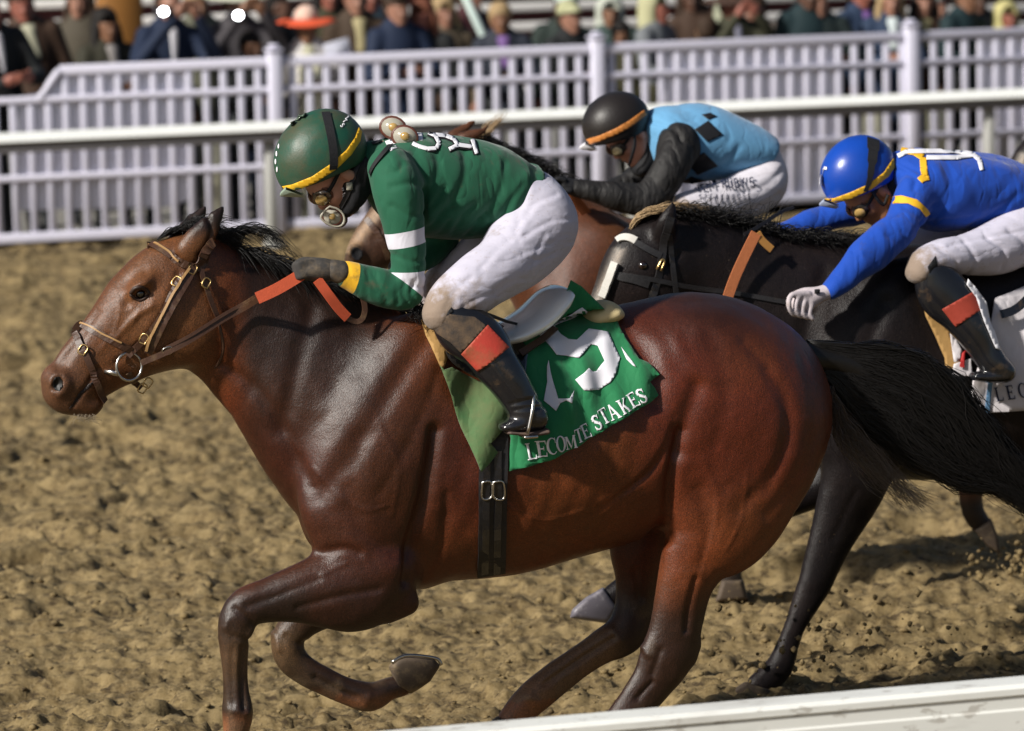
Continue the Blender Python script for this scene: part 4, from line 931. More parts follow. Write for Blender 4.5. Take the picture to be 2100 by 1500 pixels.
def free_strap(name, P3, wd, m, th=.005):
    C = spl(P3, 6); return mesh_obj(name, strap(None, None, wd, th, rawp=(C, [Vector((0, -1, .15))] * len(C))), m, br, smooth=False)
HANDW = -.17
RP = [cr + Vector((.035, -.01, .01)), D1.at(337, 720, .014)[0], D1.at(383, 697, .016)[0], D1.at(450, 655, .02)[0], D1.at(490, 634, .03)[0], fr.L(530, 613, -.175)]
free_strap('rein', RP, .018, M_leather); RP2 = [p + Vector((.004, -.002, .016)) for p in RP[1:]]; free_strap('rein', RP2, .010, M_leather)
free_strap('rein_grip', [fr.L(527, 612, -.176), fr.L(570, 592, -.18), fr.L(620, 562, -.185)], .036, M_redrubber, .008)
free_strap('rein_grip', [fr.L(650, 574, -.21), fr.L(672, 604, -.215), fr.L(693, 632, -.21), fr.L(712, 652, -.205)], .030, M_redrubber, .007)
free_strap('rein', [fr.L(711, 652, -.206), fr.L(728, 660, -.2), fr.L(742, 655, -.2), (fr.L(748, 635, -.2)), fr.L(744, 612, -.2)], .016, M_leather)
# ================================================================== the jockey in green on the bay
M_jgreen = cloth_mat('green_jersey', (.012, .082, .042), mud=((.085, .075, .045), (.62, .85)))
M_pants = cloth_mat('white_breeches', (.62, .60, .70), mud=((.40, .30, .18), (.63, .8)))
M_pantsd = cloth_mat('muddy_white_breeches', (.60, .57, .62), mud=((.20, .13, .06), (.40, .62)))
M_helmetg = mat('green_helmet_cover', (.012, .070, .043), .42, .4, .2, 9, .2, mud=(.060, .062, .034), mudamt=(.42, .66), mudscale=7, bscale=220)
M_yellow = mat('yellow_band', (.72, .40, .02), .6, .3, .1, 30)
M_glove = mat('grey_mud_glove', (.045, .042, .04), .8, .3, .4, 70, .5, mud=(.16, .12, .08), mudamt=(.45, .7))
def band_mat(name, base, bands, mud=None):
    """cloth with bands; bands: (p, n, half width, colour, box) in object coordinates (u,w,v)"""
    def ex(n, tc, c, bs):
        for p, nr, hw, colr, lim in bands:
            d = n.nodes.new('ShaderNodeVectorMath'); d.operation = 'DOT_PRODUCT'; n.links.new(tc.outputs['Object'], d.inputs[0]); d.inputs[1].default_value = nr
            a = math_n(n, 'COMPARE', d.outputs['Value'], Vector(p).dot(Vector(nr))); a.node.inputs[2].default_value = hw; fac = a
            for lp, ln in lim:
                d2 = n.nodes.new('ShaderNodeVectorMath'); d2.operation = 'DOT_PRODUCT'; n.links.new(tc.outputs['Object'], d2.inputs[0]); d2.inputs[1].default_value = ln
                fac = math_n(n, 'MULTIPLY', fac, math_n(n, 'GREATER_THAN', d2.outputs['Value'], Vector(lp).dot(Vector(ln))))
            c = mix_col(n, fac, c, colr)
        return c
    return mat(name, base, .75, .2, .12, 9, .2, extra=ex, sheen=.15, mud=mud or (.085, .075, .045), mudamt=(.60, .82), bscale=300, crease=(3.4, (1.5, 1, .7), .45, .012))
def build_green():
    fr = HF
    L = lambda x, y, w=0: tuple(fr.L(x, y, w))
    torso = [(768, 338, 36, 0, .10), (800, 342, 54, 0, .165), (830, 360, 82, 0, .19), (860, 376, 103, 0, .19), (909, 383, 105, 0, .18), (974, 389, 101, 0, .17), (1020, 396, 89, 0, .165), (1050, 405, 78, 0, .16), (1072, 408, 74, 0, .155)]
    upper = [(800, 345, 45, -.16, .06), (768, 385, 868, 392, -.20, .075), (780, 430, 871, 432, -.215, .07), (793, 483, 872, 478, -.22, .062), (804, 525, 871, 522, -.22, .056), (806, 562, 868, 572, -.215, .052), (815, 598, 861, 610, -.21, .048)]
    fore = [(838, 600, 26, -.21, .046), (806, 566, 838, 630, -.21, .046), (774, 558, 803, 624, -.205, .045), (741, 551, 768, 611, -.20, .042), (704, 540, 720, 590, -.195, .038)]
    fupper = [(800, 345, 45, .15, .06), (840, 400, 44, .20, .065), (885, 455, 38, .22, .058), (908, 486, 31, .22, .05)]
    ffore = [(908, 486, 30, .22, .046), (892, 512, 26, .21, .042), (872, 530, 22, .19, .038), (852, 540, 20, .17, .034)]
    # body: one continuous figure
    H = Head(fr, 688, 352, 0, R(48), .98)
    thigh = [(1075, 430, 70, -.06, .12), (1100, 462, 74, -.10, .1), (1050, 525, 56, -.18, .09), (990, 572, 52, -.23, .085), (935, 612, 44, -.26, .07), (910, 628, 36, -.27, .06)]
    thighf = [(1075, 430, 70, .06, .12), (1095, 462, 74, .10, .1), (1020, 510, 56, .17, .09), (960, 548, 50, .21, .085), (905, 585, 44, .24, .07), (880, 612, 36, .25, .06)]
    shin = [(925, 655, 38, -.29, .055), (960, 695, 40, -.31, .055), (1010, 745, 38, -.33, .05), (1055, 805, 32, -.345, .042), (1076, 845, 30, -.35, .042), (1095, 862, 22, -.35, .04), (1050, 872, 16, -.35, .04)]
    shinf = [(895, 640, 38, .27, .055), (930, 690, 40, .29, .055), (980, 750, 38, .31, .05), (1030, 815, 30, .32, .042), (1060, 850, 28, .32, .042), (1020, 866, 16, .32, .04)]
    sh = lambda rows, q: [r[:2] + (r[2] * q,) + (r[3], r[4] * q) if len(r) == 5 else ((r[0] + r[2]) / 2, (r[1] + r[3]) / 2, math.hypot(r[0] - r[2], r[1] - r[3]) / 2 * q, r[4], r[5] * q) for r in rows]
    fingers = []
    for i in range(4): fingers.append(finger(fr, [(636, 540 + 8 * i, -.196), (613 + 1.5 * i, 541 + 8.5 * i, -.200), (604 + 2 * i, 546 + 8 * i, -.176), (614 + 2 * i, 551 + 7 * i, -.146), (634, 553 + 6 * i, -.150)], .0122))
    thumb = finger(fr, [(668, 545, -.165), (645, 536, -.165), (622, 534, -.162), (608, 540, -.160)], .0125)
    palm = [(722, 568, 22, -.195, .03), (690, 557, 20, -.19, .034), (660, 554, 25, -.18, .046), (640, 554, 23, -.175, .048), (625, 555, 18, -.172, .046)]
    def post(f):
        H.build(f, True)
        H.tube(f, [(-.03, 0, -.05, .052, .055), (-.085, 0, -.085, .055, .058), (-.13, 0, -.10, .06, .08)], .025)
        for q in fingers + [thumb]: f.tube([(a, b, c, r * .8, rw * .8) for a, b, c, r, rw in q], .006)
    body = sdf(fr, [(sh(torso, .84), 0), (sh(upper, .78), .02), (sh(fore, .78), .02), (sh(fupper, .78), .02), (sh(ffore, .78), .02), (sh(palm, .78), .015), (sh(thigh, .84), .03), (sh(thighf, .84), .03), (sh(shin, .78), .02), (sh(shinf, .78), .02)], .0075, post=post, pad=.16)
    p = mesh_obj('person', body, M_skin, None, fr.M); tag(p, 'jockey in green jersey with white sleeve bands crouched over the front horse', 'jockey')
    # jersey
    a_, b_ = fr.L(1102, 345), fr.L(1046, 484); hemn = Vector(((a_ - b_).z, 0, -(a_ - b_).x)).normalized()
    jv = sdf(fr, [(torso, 0), (upper, .02), (fore, .012), (fupper, .02), (ffore, .012)], .0068, post=lambda f: ((f.tube([L(765, 330) + (.058, .065), L(752, 342) + (.05, .06)], .01), f.half(L(1101, 348), hemn))))
    V, Q = jv; V = wrinkle(V, Q, .005, 8, 4, (1.5, 1, .7)); V = strokes(V, Q, fr, [([(900, 300), (890, 350), (872, 400)], .012, .005, -1, -.15), ([(960, 310), (940, 380), (900, 440)], .014, .006, -1, -.15), ([(1040, 335), (1020, 400), (985, 450)], .014, .007, -1, -.15), ([(1070, 380), (1040, 420), (1030, 460)], .010, .006, -1, -.15), ([(795, 420), (830, 440), (868, 436)], .009, .005, -1, -.22), ([(800, 520), (835, 535), (868, 530)], .008, .004, -1, -.22), ([(760, 560), (770, 590), (785, 615)], .007, .004, -1, -.2), ([(745, 556), (752, 580), (765, 600)], .006, .003, -1, -.2),
        ([(872, 392), (874, 430), (874, 480)], .012, .020, -1, -.2), ([(880, 470), (872, 440), (890, 410), (905, 385)], .01, .006, -1, -.15), ([(885, 480), (900, 450), (925, 420)], .010, .006, -1, -.15), ([(915, 482), (922, 455)], .008, .005, -1, -.15),
        ([(1000, 440), (1012, 465), (1018, 482)], .010, .010, -1, -.15), ([(1020, 470), (1000, 450)], .008, -.006, -1, -.15), ([(1085, 360), (1060, 400), (1045, 450)], .02, -.008, -1, -.15), ([(765, 350), (785, 345), (800, 330)], .010, .006, -1, -.1), ([(790, 380), (830, 372), (865, 385)], .010, .005, -1, -.2),
        ([(850, 625), (835, 600), (840, 575)], .008, .007, -1, -.22), ([(835, 628), (820, 605), (822, 580)], .007, .005, -1, -.22), ([(812, 620), (806, 600)], .007, .004, -1, -.22), ([(870, 560), (845, 548)], .008, .004, -1, -.22), ([(865, 590), (838, 585)], .006, .005, -1, -.22), ([(940, 480), (950, 440), (970, 420)], .012, .006, -1, -.15), ([(970, 485), (985, 455)], .01, .005, -1, -.15)], )
    def bnd(a, b, c, d, col, lim):   # edge a-b and edge c-d (pixels)
        A, B, C, D_ = (fr.L(*q, -.22) for q in (a, b, c, d)); m = (A + B + C + D_) / 4; t = ((A - B).normalized() + (C - D_).normalized()).normalized(); nr = Vector((-t.z, 0, t.x))
        return (tuple(m), tuple(nr), abs(((A + B) / 2 - (C + D_) / 2).dot(nr)) / 2, col, lim)
    d_ = fr.L(862, 608, -.22) - fr.L(806, 564, -.22); lowcut = (-d_.z, 0, d_.x)
    wcol = (.60, .59, .66); armlim = [(L(873, 490, -.22), (-1, 0, 0)), (L(876, 500, -.12), (0, -1, 0))]; low = lambda y: [(L(880, y, -.2), (0, 0, -1))]
    bands = [bnd((793, 483), (872, 458), (803, 508), (872, 496), wcol, armlim + low(440)), bnd((800, 559), (872, 554), (800, 619), (872, 614), wcol, armlim + [(L(834, 586, -.22), lowcut)]), bnd((712, 540), (702, 584), (738, 550), (727, 595), (.72, .40, .02), [(L(760, 560, -.2), (-1, 0, 0)), (L(760, 500, -.2), (0, 0, -1))]), bnd((852, 522), (868, 556), (866, 514), (884, 546), (.72, .40, .02), [(L(800, 540, .10), (0, 1, 0)), (L(850, 500, .2), (0, 0, -1))])]
    mesh_obj('jersey', (V, Q), band_mat('green_jersey_bands', (.012, .088, .046), bands), p)
    # breeches
    near = [(1078, 428, 79, -.03, .15), (1102, 462, 84, -.09, .12), (1068, 510, 78, -.14, .115), (990, 497, 1073, 593, -.20, .10), (957, 523, 1030, 617, -.235, .095), (915, 560, 998, 636, -.265, .085), (886, 592, 962, 650, -.28, .07), (876, 620, 930, 668, -.29, .062)]
    far = [(1075, 430, 76, .03, .14), (1095, 465, 80, .10, .11), (952, 490, 1045, 575, .18, .09), (908, 526, 985, 605, .215, .085), (872, 566, 940, 640, .24, .07), (868, 600, 920, 650, .25, .06)]
    V, Q = sdf(fr, [([(1050, 402, 66, 0, .145), (1085, 420, 72, 0, .15)], 0), (near, .02), (far, .02)], .0068)
    V = wrinkle(V, Q, .0009, 9, 8, (1.0, 1, 1.8))
    fold = [([(1100, 360), (1085, 400), (1060, 450)], .012, .006), ([(1150, 400), (1100, 420), (1050, 470)], .010, .007), ([(1175, 450), (1120, 455), (1050, 490)], .009, .007), ([(1180, 500), (1120, 500), (1040, 520)], .010, .006), ([(1060, 545), (1090, 530), (1130, 520)], .008, .005), ([(1050, 480), (1000, 510), (960, 545)], .012, .006), ([(1000, 600), (960, 600), (920, 620)], .010, .008), ([(985, 640), (950, 615), (920, 605)], .009, .007), ([(970, 645), (930, 630)], .008, .006), ([(940, 560), (905, 590), (885, 625)], .010, .006), ([(1080, 570), (1030, 570), (990, 590)], .010, .005), ([(1110, 480), (1085, 520), (1075, 560)], .008, .005), ([(905, 610), (890, 640), (888, 660)], .008, .008)]
    V = strokes(V, Q, fr, [(a, w, d, -1, -.2) for a, w, d in [(a_, w_ * .75, d_ * .36) for a_, w_, d_ in fold]] + [([(x + 9, y + 6) for x, y in a], w * .8, -d * .2, -1, -.2) for a, w, d in fold])
    br_ = mesh_obj('breeches', (V, Q), None or band_mat('breeches', (.64, .62, .72), [], ((.30, .22, .13))), p)
    br_.data.materials[0] = pants_mat(fr)
    # boots
    rows = [(884, 656, 968, 642, -.295, .062), (898, 690, 1004, 664, -.305, .064), (941, 722, 1040, 692, -.325, .06), (974, 764, 1058, 728, -.34, .056), (1002, 794, 1078, 764, -.35, .052), (1026, 822, 1098, 806, -.355, .048), (1042, 846, 1112, 838, -.36, .048)]
    V, Q = sdf(fr, [(rows, 0), ([(1098, 858, 27, -.36, .046), (1075, 866, 20, -.362, .045), (1048, 873, 14, -.365, .042), (1032, 876, 10, -.365, .034)], .014)], .006)
    V = strokes(V, Q, fr, [([(1040, 826), (1070, 818), (1105, 815)], .006, .005, -1, -.35), ([(1046, 838), (1075, 832), (1110, 832)], .005, .004, -1, -.35), ([(1000, 745), (1050, 815)], .004, -.003, -1, -.35)])
    bt = mesh_obj('boot', (V, Q), M_boot, p); bd = Drape(fr, [(V, Q)])
    mesh_obj('sole', sdf(fr, [([(1118, 884, 7, -.36, .043), (1085, 888, 6, -.36, .044), (1040, 886, 5, -.365, .040)], 0)], .005), mat('dusty_sole', (.09, .06, .05), .8, mud=(.2, .13, .08)), bt)
    decal('gaiter', bd, [[(888, 668), (905, 655), (923, 645), (972, 651), (998, 670), (972, 698), (947, 724), (925, 702), (898, 684)]], mat('dusty_gaiter', (.030, .026, .025), .8, .3, .3, 40, .3, mud=(.13, .085, .05), mudamt=(.4, .7)), bt, .004, 6, .002)
    decal('patch', bd, [[(999, 668), (1020, 690), (1042, 713), (1010, 742), (981, 761), (964, 742), (947, 725), (972, 698)]], mat('red_patch', (.42, .045, .03), .6, .3, .15, 30, .2, mud=(.20, .09, .04), mudamt=(.42, .75)), bt, .006, 6, .002)
    decal('tab', bd, [[(916, 606), (930, 640), (905, 662), (893, 668), (903, 640)]], M_black, bt, .003, 6, .002, dflt=-.34)
    fb = [(r[0] - 30, r[1] - 8, r[2] - 30, r[3] - 8, -r[4] - .0, r[5]) for r in rows]
    mesh_obj('boot', sdf(fr, [(fb, 0), ([(1066, 850, 27, .35, .046), (1010, 868, 13, .35, .04)], .014)], .008), M_boot, p)
    # stirrup iron
    si = [fr.L(x, y, w) for x, y, w in ((1075, 888, -.32), (1085, 836, -.315), (1088, 812, -.335), (1090, 806, -.36), (1094, 812, -.385), (1092, 840, -.405), (1082, 890, -.41))]
    so = mesh_obj('stirrup', tubemesh(spl(si, 4), .0055, 8), M_steel, None, fr.M); tag(so, 'polished steel stirrup iron round the black boot of the green jockey', 'stirrup')
    mesh_obj('tread', bevel_box(.045, .10, .01, .003, tuple(fr.L(1080, 893, -.365))), M_steel, so)
    # gloves
    gv = sdf(fr, [(palm, 0)] + [([(tuple(q)) for q in fg], .006, True) for fg in fingers + [thumb]], .0045)
    go = mesh_obj('glove', gv, M_glove, p)
    mesh_obj('cuff', sdf(fr, [([(703, 535, 692, 582, -.195, .042), (688, 533, 678, 576, -.192, .042)], 0)], .005), M_glove, go)
    fp = [(852, 542, 20, .17, .03), (832, 548, 22, .15, .045), (818, 550, 20, .14, .045)]
    ff = [finger(fr, [(822, 544, .11 + .02 * i), (806, 542, .11 + .02 * i), (802, 554, .11 + .02 * i), (814, 566, .11 + .02 * i)], .0115) for i in range(4)] + [finger(fr, [(834, 562, .12), (822, 568, .11), (810, 566, .11)], .0125)]
    mesh_obj('glove', sdf(fr, [(fp, 0)] + [(q, .006, True) for q in ff], .006), M_glove, p)
    # helmet
    hv = helmet_mesh(fr, (657, 320), 96, 84, R(42), [(560, 404), (760, 318)], 0, .118)
    hv = (wrinkle(hv[0], hv[1], .0014, 16, 3), hv[1]); hel = mesh_obj('helmet', hv, M_helmetg, p); hd = Drape(fr, [hv])
    decal('yellow_stripe', hd, [[(579, 382), (600, 378), (640, 362), (680, 335), (710, 308), (728, 282), (735, 262), (742, 270), (738, 290), (720, 318), (690, 347), (648, 374), (610, 390), (583, 394)]], M_yellow, hel, .002, 5, .001)
    pk = [fr.L(x, y, w) for x, y, w in ((586, 384, -.09), (576, 394, -.05), (574, 398, 0), (576, 394, .05), (586, 384, .09))]; pb = [fr.L(x, y, w) for x, y, w in ((625, 398, -.10), (618, 400, -.05), (616, 400, 0), (618, 400, .05), (625, 398, .10))]
    n = 5; V = pk + pb + [p_ + Vector((0, 0, -.008)) for p_ in pk + pb]; F = [(i, i + 1, n + i + 1, n + i) for i in range(4)] + [(2 * n + i, 3 * n + i, 3 * n + i + 1, 2 * n + i + 1) for i in range(4)] + [(i, 2 * n + i, 2 * n + i + 1, i + 1) for i in range(4)]
    mesh_obj('peak', (V, F), mat('pale_green_peak', (.30, .38, .30), .4, .4, .1, 20), hel)
    mesh_obj('helmet_strap', strap(hd, [(668, 232), (675, 262), (682, 300), (684, 340), (676, 372), (666, 398)], .026, .003, .002, 5), M_black, hel, smooth=False)
    for k, (x, y) in enumerate(((612, 240), (622, 236), (600, 252))): decal('ribbon', hd, [[(x - 9, y + 8), (x + 1, y - 4), (x + 9, y + 1), (x + 2, y + 9)]], M_helmetg, hel, .006 + .003 * k, 6, .002, dflt=0)
    for i, (x, y) in enumerate(((569, 300), (565, 316), (563, 332), (566, 348))): decal('emblem', hd, [arcp(x + 3, y, 1.6, 6, 8)], M_white_print, hel, .002, 4, .001)
    for ch, x, y in (('S', 697, 258), ('T', 702, 249), ('1', 706, 243)): decal('letter', hd, place_letters(sans_letter(ch, .24)[0], x, y, 9, R(-55)), M_white_print, hel, .002, 3, .001)
    # dark balaclava and hanging goggles
    bal = sdf(fr, [([(728, 345, 30, 0, .08), (720, 376, 38, 0, .084), (716, 402, 31, 0, .078), (708, 426, 19, 0, .055)], 0), ([(745, 350, 36, 0, .075), (764, 350, 46, 0, .085)], .02)], .006)
    V, Q = bal; V = wrinkle(V, Q, .004, 22, 2, (2, 1, .6)); bo = mesh_obj('balaclava', (V, Q), M_black, p); bdr = Drape(fr, [(V, Q)])
    for i, ch in enumerate("ALTEX"): decal('letter', bdr, place_letters(sans_letter(ch, .22)[0], 697 + 1.6 * i, 386 + 5.4 * i, 8, R(-72)), M_white_print, bo, .002, 2.5, .001)
    mesh_obj('chin_strap', strap(bdr, [(735, 335), (724, 365), (716, 392), (700, 425)], .014, .003, .002, 5), M_blackstrap, bo, smooth=False)
    mesh_obj('buckle', bevel_box(.02, .008, .024, .002, tuple(bdr.at(718, 383, .006)[0])), M_gframe, bo)
    goggles(fr, H, p, M_lens, mat('smoked_goggle_frame', (.10, .055, .03), .2, .5, .2, 50, coat=.6))
    def loose_goggles(c1, c2, r, w, lab, up):
        g = empty('goggles', fr.M); tag(g, lab, 'goggles')
        for i, (x, y) in enumerate((c1, c2)):
            c = fr.L(x, y, w + i * .03) if up == 1 or i == 0 else up.at(x, y, .012)[0]; out = Vector((-.25, -1, .2)).normalized(); ax = Vector((.35, 0, 1)).normalized() * r * 1.1; ay = out.cross(ax).normalized() * r * 1.35
            mesh_obj('eye_cup', disc(c, ax, ay, out, .018), M_gframe, g); mesh_obj('lens', disc(c + out * .019, ax * .42, ay * .38, out, .006), M_lens, g); mesh_obj('rim', tubemesh(circle_pts(c + out * .004, ax * 1.05, ay * 1.05), .0062, 6, closed=True), M_grim, g)
        return g
    g = loose_goggles((681, 446), (691, 449), .020, -.03, 'spare goggles hanging below the mouth of the green jockey', 1)
    mesh_obj('frame', ring(spl([fr.L(x, y, -.055) for x, y in ((676, 424), (692, 429), (703, 439), (706, 452), (700, 463), (686, 465), (668, 457), (658, 446), (664, 435), (676, 424))], 4)[:-1], .0036), M_gframe, g)
    jd = Drape(fr, [jv]); g = loose_goggles((806, 263), (831, 289), .027, -.05, 'mud streaked spare goggles lying on the back of the green jockey', jd); mesh_obj('strap', strap(jd, [(803, 300), (785, 320), (768, 345), (760, 368)], .014, .003, .008, 6), M_black, g, smooth=False); mesh_obj('strap', strap(jd, [(764, 300), (775, 296), (792, 282)], .014, .003, .008, 6), M_black, g, smooth=False)
    # letters across the back
    for pl in ([(846, 297), (858, 303), (876, 308), (894, 307), (900, 296), (892, 281), (878, 275)], [(893, 280), (912, 281), (930, 288), (938, 300), (925, 307)], [(920, 309), (940, 300), (967, 304)], [(968, 289), (977, 318)]):
        decal('letter', jd, chain(pl, 13), M_black, p, .0030, 5, .0008, dflt=0); decal('letter', jd, chain(pl, 8), M_white_print, p, .0055, 5, .001, dflt=0)
    decal('letter', jd, [[(845, 275), (866, 272), (868, 290), (850, 291)], [(790, 292), (808, 285), (815, 305), (800, 312)]], M_white_print, p, .003, 5, .001, dflt=0)
    return p
def arcp(cx, cy, rx, ry, n): return [(cx + rx * math.cos(2 * math.pi * i / n), cy + ry * math.sin(2 * math.pi * i / n)) for i in range(n)]
def pants_mat(fr, knee=((905, 640), (960, 540)), w=-.25, col=(.50, .48, .57)):
    """white breeches, mud splashed along the front edge of the thigh and at the knee"""
    k0, k1 = fr.L(*knee[0], w), fr.L(*knee[1], w); nr = (k0 - k1).normalized()
    def ex(n, tc, c, bs):
        d = n.nodes.new('ShaderNodeVectorMath'); d.operation = 'DOT_PRODUCT'; n.links.new(tc.outputs['Object'], d.inputs[0]); d.inputs[1].default_value = nr
        t = n.nodes.new('ShaderNodeMapRange'); t.inputs['From Min'].default_value = k1.dot(nr); t.inputs['From Max'].default_value = k0.dot(nr); n.links.new(d.outputs['Value'], t.inputs['Value'])
        s = math_n(n, 'ADD', noise(n, tc, 12, 6, .7), math_n(n, 'MULTIPLY', t.outputs['Result'], .42))
        s2 = ramp(n, noise(n, tc, 70, 3, .6), .62, .68)
        c = mix_col(n, math_n(n, 'MULTIPLY', ramp(n, s, .60, .86), .85), c, (.20, .135, .07))
        return mix_col(n, math_n(n, 'MULTIPLY', s2, .25), c, (.25, .18, .12))
    return mat('breeches_cloth', col, .8, .2, .06, 9, .25, extra=ex, sheen=.1, bscale=200, crease=(3.2, (0.8, 1, 1.9), .32, .012))
green = build_green()
# whip tucked under the hand
wv = tubemesh([HF.L(975, 636, -.27), HF.L(1000, 645, -.25), HF.L(1040, 660, -.2), HF.L(1075, 668, -.12)], [.006, .006, .005, .004], 6)
wo = mesh_obj('riding_whip', wv, mat('plaited_whip', (.03, .022, .016), .5, .4, .5, 120), None, HF.M); tag(wo, 'thin dark riding whip sticking out behind the knee of the green jockey', 'whip')
# ================================================================== the black horse and the jockey in blue
HB = Frame(15.25)
def build_black():
    fr = HB; S = lambda rows: stn(fr, rows)
    lo = [fr.L(1165, 700).x - .05, -.38, -.02]; hi = [fr.L(2480, 700).x + .05, .38, fr.L(1400, 395).z + .06]
    f = Field(lo, hi, .0115)
    f.tube(S([(1745, 770, 165, 0, .20), (1830, 745, 235, 0, .24), (1950, 745, 240, 0, .27), (2060, 740, 232, 0, .28), (2180, 715, 222, 0, .27), (2290, 690, 205, 0, .25), (2340, 700, 190, 0, .23)]), 0)
    f.tube(S([(1375, 438, 1400, 650, 0, .07), (1440, 442, 1440, 700, 0, .08), (1500, 458, 1500, 750, 0, .09), (1570, 478, 1560, 800, 0, .11), (1650, 492, 1620, 860, 0, .14), (1740, 500, 1680, 930, 0, .17)]), .04)
    f.tube(S([(1340, 442, 1395, 655, 0, .08), (1312, 455, 1372, 660, 0, .09), (1282, 490, 1350, 662, 0, .09), (1262, 530, 1325, 670, 0, .075), (1245, 565, 1300, 680, 0, .062), (1230, 600, 1280, 690, 0, .052), (1218, 630, 1262, 700, 0, .048), (1212, 655, 1250, 712, 0, .046)]), .03)
    for w in (-.055, .055): f.ell(tuple(fr.L(1360, 580, w)), (.10, .04, .11), 0, .03)
    f.tube(S([(1362, 476, 26, -.07, .03), (1369, 456, 22, -.095, .024), (1376, 434, 13, -.10, .015), (1381, 413, 4, -.10, .006)]), .012)
    f.tube(S([(1330, 462, 20, .06, .026), (1338, 445, 15, .07, .02), (1348, 432, 8, .07, .01)]), .012)
    for sg in (-1, 1):
        f.tube(S([(1840, 640, 100, sg * .14, .09), (1790, 760, 110, sg * .16, .10), (1760, 880, 95, sg * .15, .09)]), .05)
        f.tube(S([(2290, 690, 150, sg * .15, .10), (2340, 800, 140, sg * .15, .11), (2340, 900, 100, sg * .15, .09)]), .05)
    # near fore planted on the ground
    f.tube(S([(1690, 900, 1850, 930, -.15, .09), (1684, 985, 1818, 992, -.15, .075), (1673, 1040, 1788, 1045, -.15, .06), (1662, 1100, 1756, 1092, -.15, .05), (1648, 1155, 1726, 1150, -.15, .045), (1637, 1195, 1706, 1195, -.15, .042), (1624, 1235, 1680, 1238, -.15, .036), (1608, 1285, 1652, 1283, -.15, .031), (1592, 1325, 1638, 1326, -.15, .032), (1574, 1362, 1628, 1366, -.15, .037), (1550, 1386, 1606, 1394, -.15, .035), (1530, 1402, 1585, 1412, -.15, .035)]), .02)
    # far fore reaching forwards
    f.tube(S([(1740, 930, 70, .14, .08), (1660, 970, 1690, 1035, .14, .06), (1590, 1005, 1625, 1060, .14, .052), (1500, 1045, 1530, 1105, .14, .047), (1430, 1075, 1465, 1130, .135, .046), (1385, 1110, 1420, 1150, .13, .04), (1330, 1150, 1355, 1182, .13, .033), (1285, 1175, 1305, 1215, .13, .034), (1262, 1188, 1285, 1238, .13, .036), (1238, 1208, 1262, 1245, .13, .034)]), .02)
    for sg, dx in ((-1, 0), (1, -120)):
        f.tube(S([(2380, 950, 80, sg * .15, .07), (2400 + dx, 1060, 52, sg * .15, .05), (2440 + dx, 1150, 40, sg * .15, .045), (2430 + dx, 1250, 27, sg * .15, .033), (2420 + dx, 1330, 30, sg * .15, .036), (2390 + dx, 1380, 28, sg * .15, .036)]), .025)
    V, Q = f.mesh(2)
    st = [([(1860, 760), (1840, 880), (1820, 960)], .022, .016, -1, -.2), ([(1450, 650), (1540, 740), (1620, 850)], .02, .010, -1, -.05), ([(1690, 560), (1640, 680), (1640, 820)], .03, .010, -1, -.1), ([(1800, 620), (1740, 740), (1700, 860)], .03, .010, -1, -.15), ([(1700, 880), (1740, 960), (1790, 1000)], .02, .008, -1, -.15), ([(1740, 1000), (1700, 1100)], .01, .005, -1, -.15), ([(1390, 520), (1350, 560), (1330, 620)], .01, .006, -1, -.07)]
    V = strokes(V, Q, fr, st); N = normals(V, Q); V = V + N * (.003 * vnoise(V, 8, 13) + .001 * vnoise(V, 24, 4))[:, None]
    o = mesh_obj('race_horse', (V, Q), coat_mat('black_coat', .36, .2, 0.0, .25), None, fr.M)
    bx, bz = fr.L(1300, 480).x, 0
    def colour(V):
        c = lerp3((.0085, .0068, .0075), (.016, .012, .012), sstep(vnoise(V, 4, 2), -.5, .6))
        x0, x1 = fr.L(1240, 600, 0), fr.L(1285, 490, 0); t = (V[:, 2] - x0.z) / (x1.z - x0.z); ux = x0.x + t * (x1.x - x0.x)
        bl = (t > -.6) * (t < .85) * np.exp(-((V[:, 0] - ux + .026) / .014) ** 2) * (V[:, 1] > -.10)
        return c + bl[:, None] * np.array((.26, .24, .21))
    set_coat(o, V, colour); return o, (V, Q)
blk, blk_vf = build_black(); tag(blk, 'black racehorse with a pale blaze galloping beyond the bay horse', 'horse'); D2 = Drape(HB, [blk_vf])
fr = HB
hoof(fr, [(1528, 1398), (1586, 1416), (1590, 1432), (1490, 1428), (1500, 1416)], -.15, .052, blk)
hoof(fr, [(1238, 1204), (1270, 1248), (1252, 1280), (1168, 1268), (1172, 1252), (1200, 1226)], .13, .05, blk, mat('pale_tip_hoof', (.12, .11, .13), .4, mud=(.3, .28, .3)))
for dx in (0, -120): hoof(fr, [(2380 + dx, 1370), (2430 + dx, 1390), (2420 + dx, 1425), (2340 + dx, 1425)], -.15 if dx == 0 else .15, .052, blk)
for w in (-1, 1):
    c = D2.at(1318, 545, 0)[0]; y = (c.y + .006) * (1 if w < 0 else -1); bm = bmesh.new(); bmesh.ops.create_uvsphere(bm, u_segments=14, v_segments=8, radius=.017); p = fr.L(1318, 545, y); vf = ([v.co + p for v in bm.verts], [[v.index for v in f.verts] for f in bm.faces]); bm.free(); mesh_obj('eye', vf, M_eye, blk)
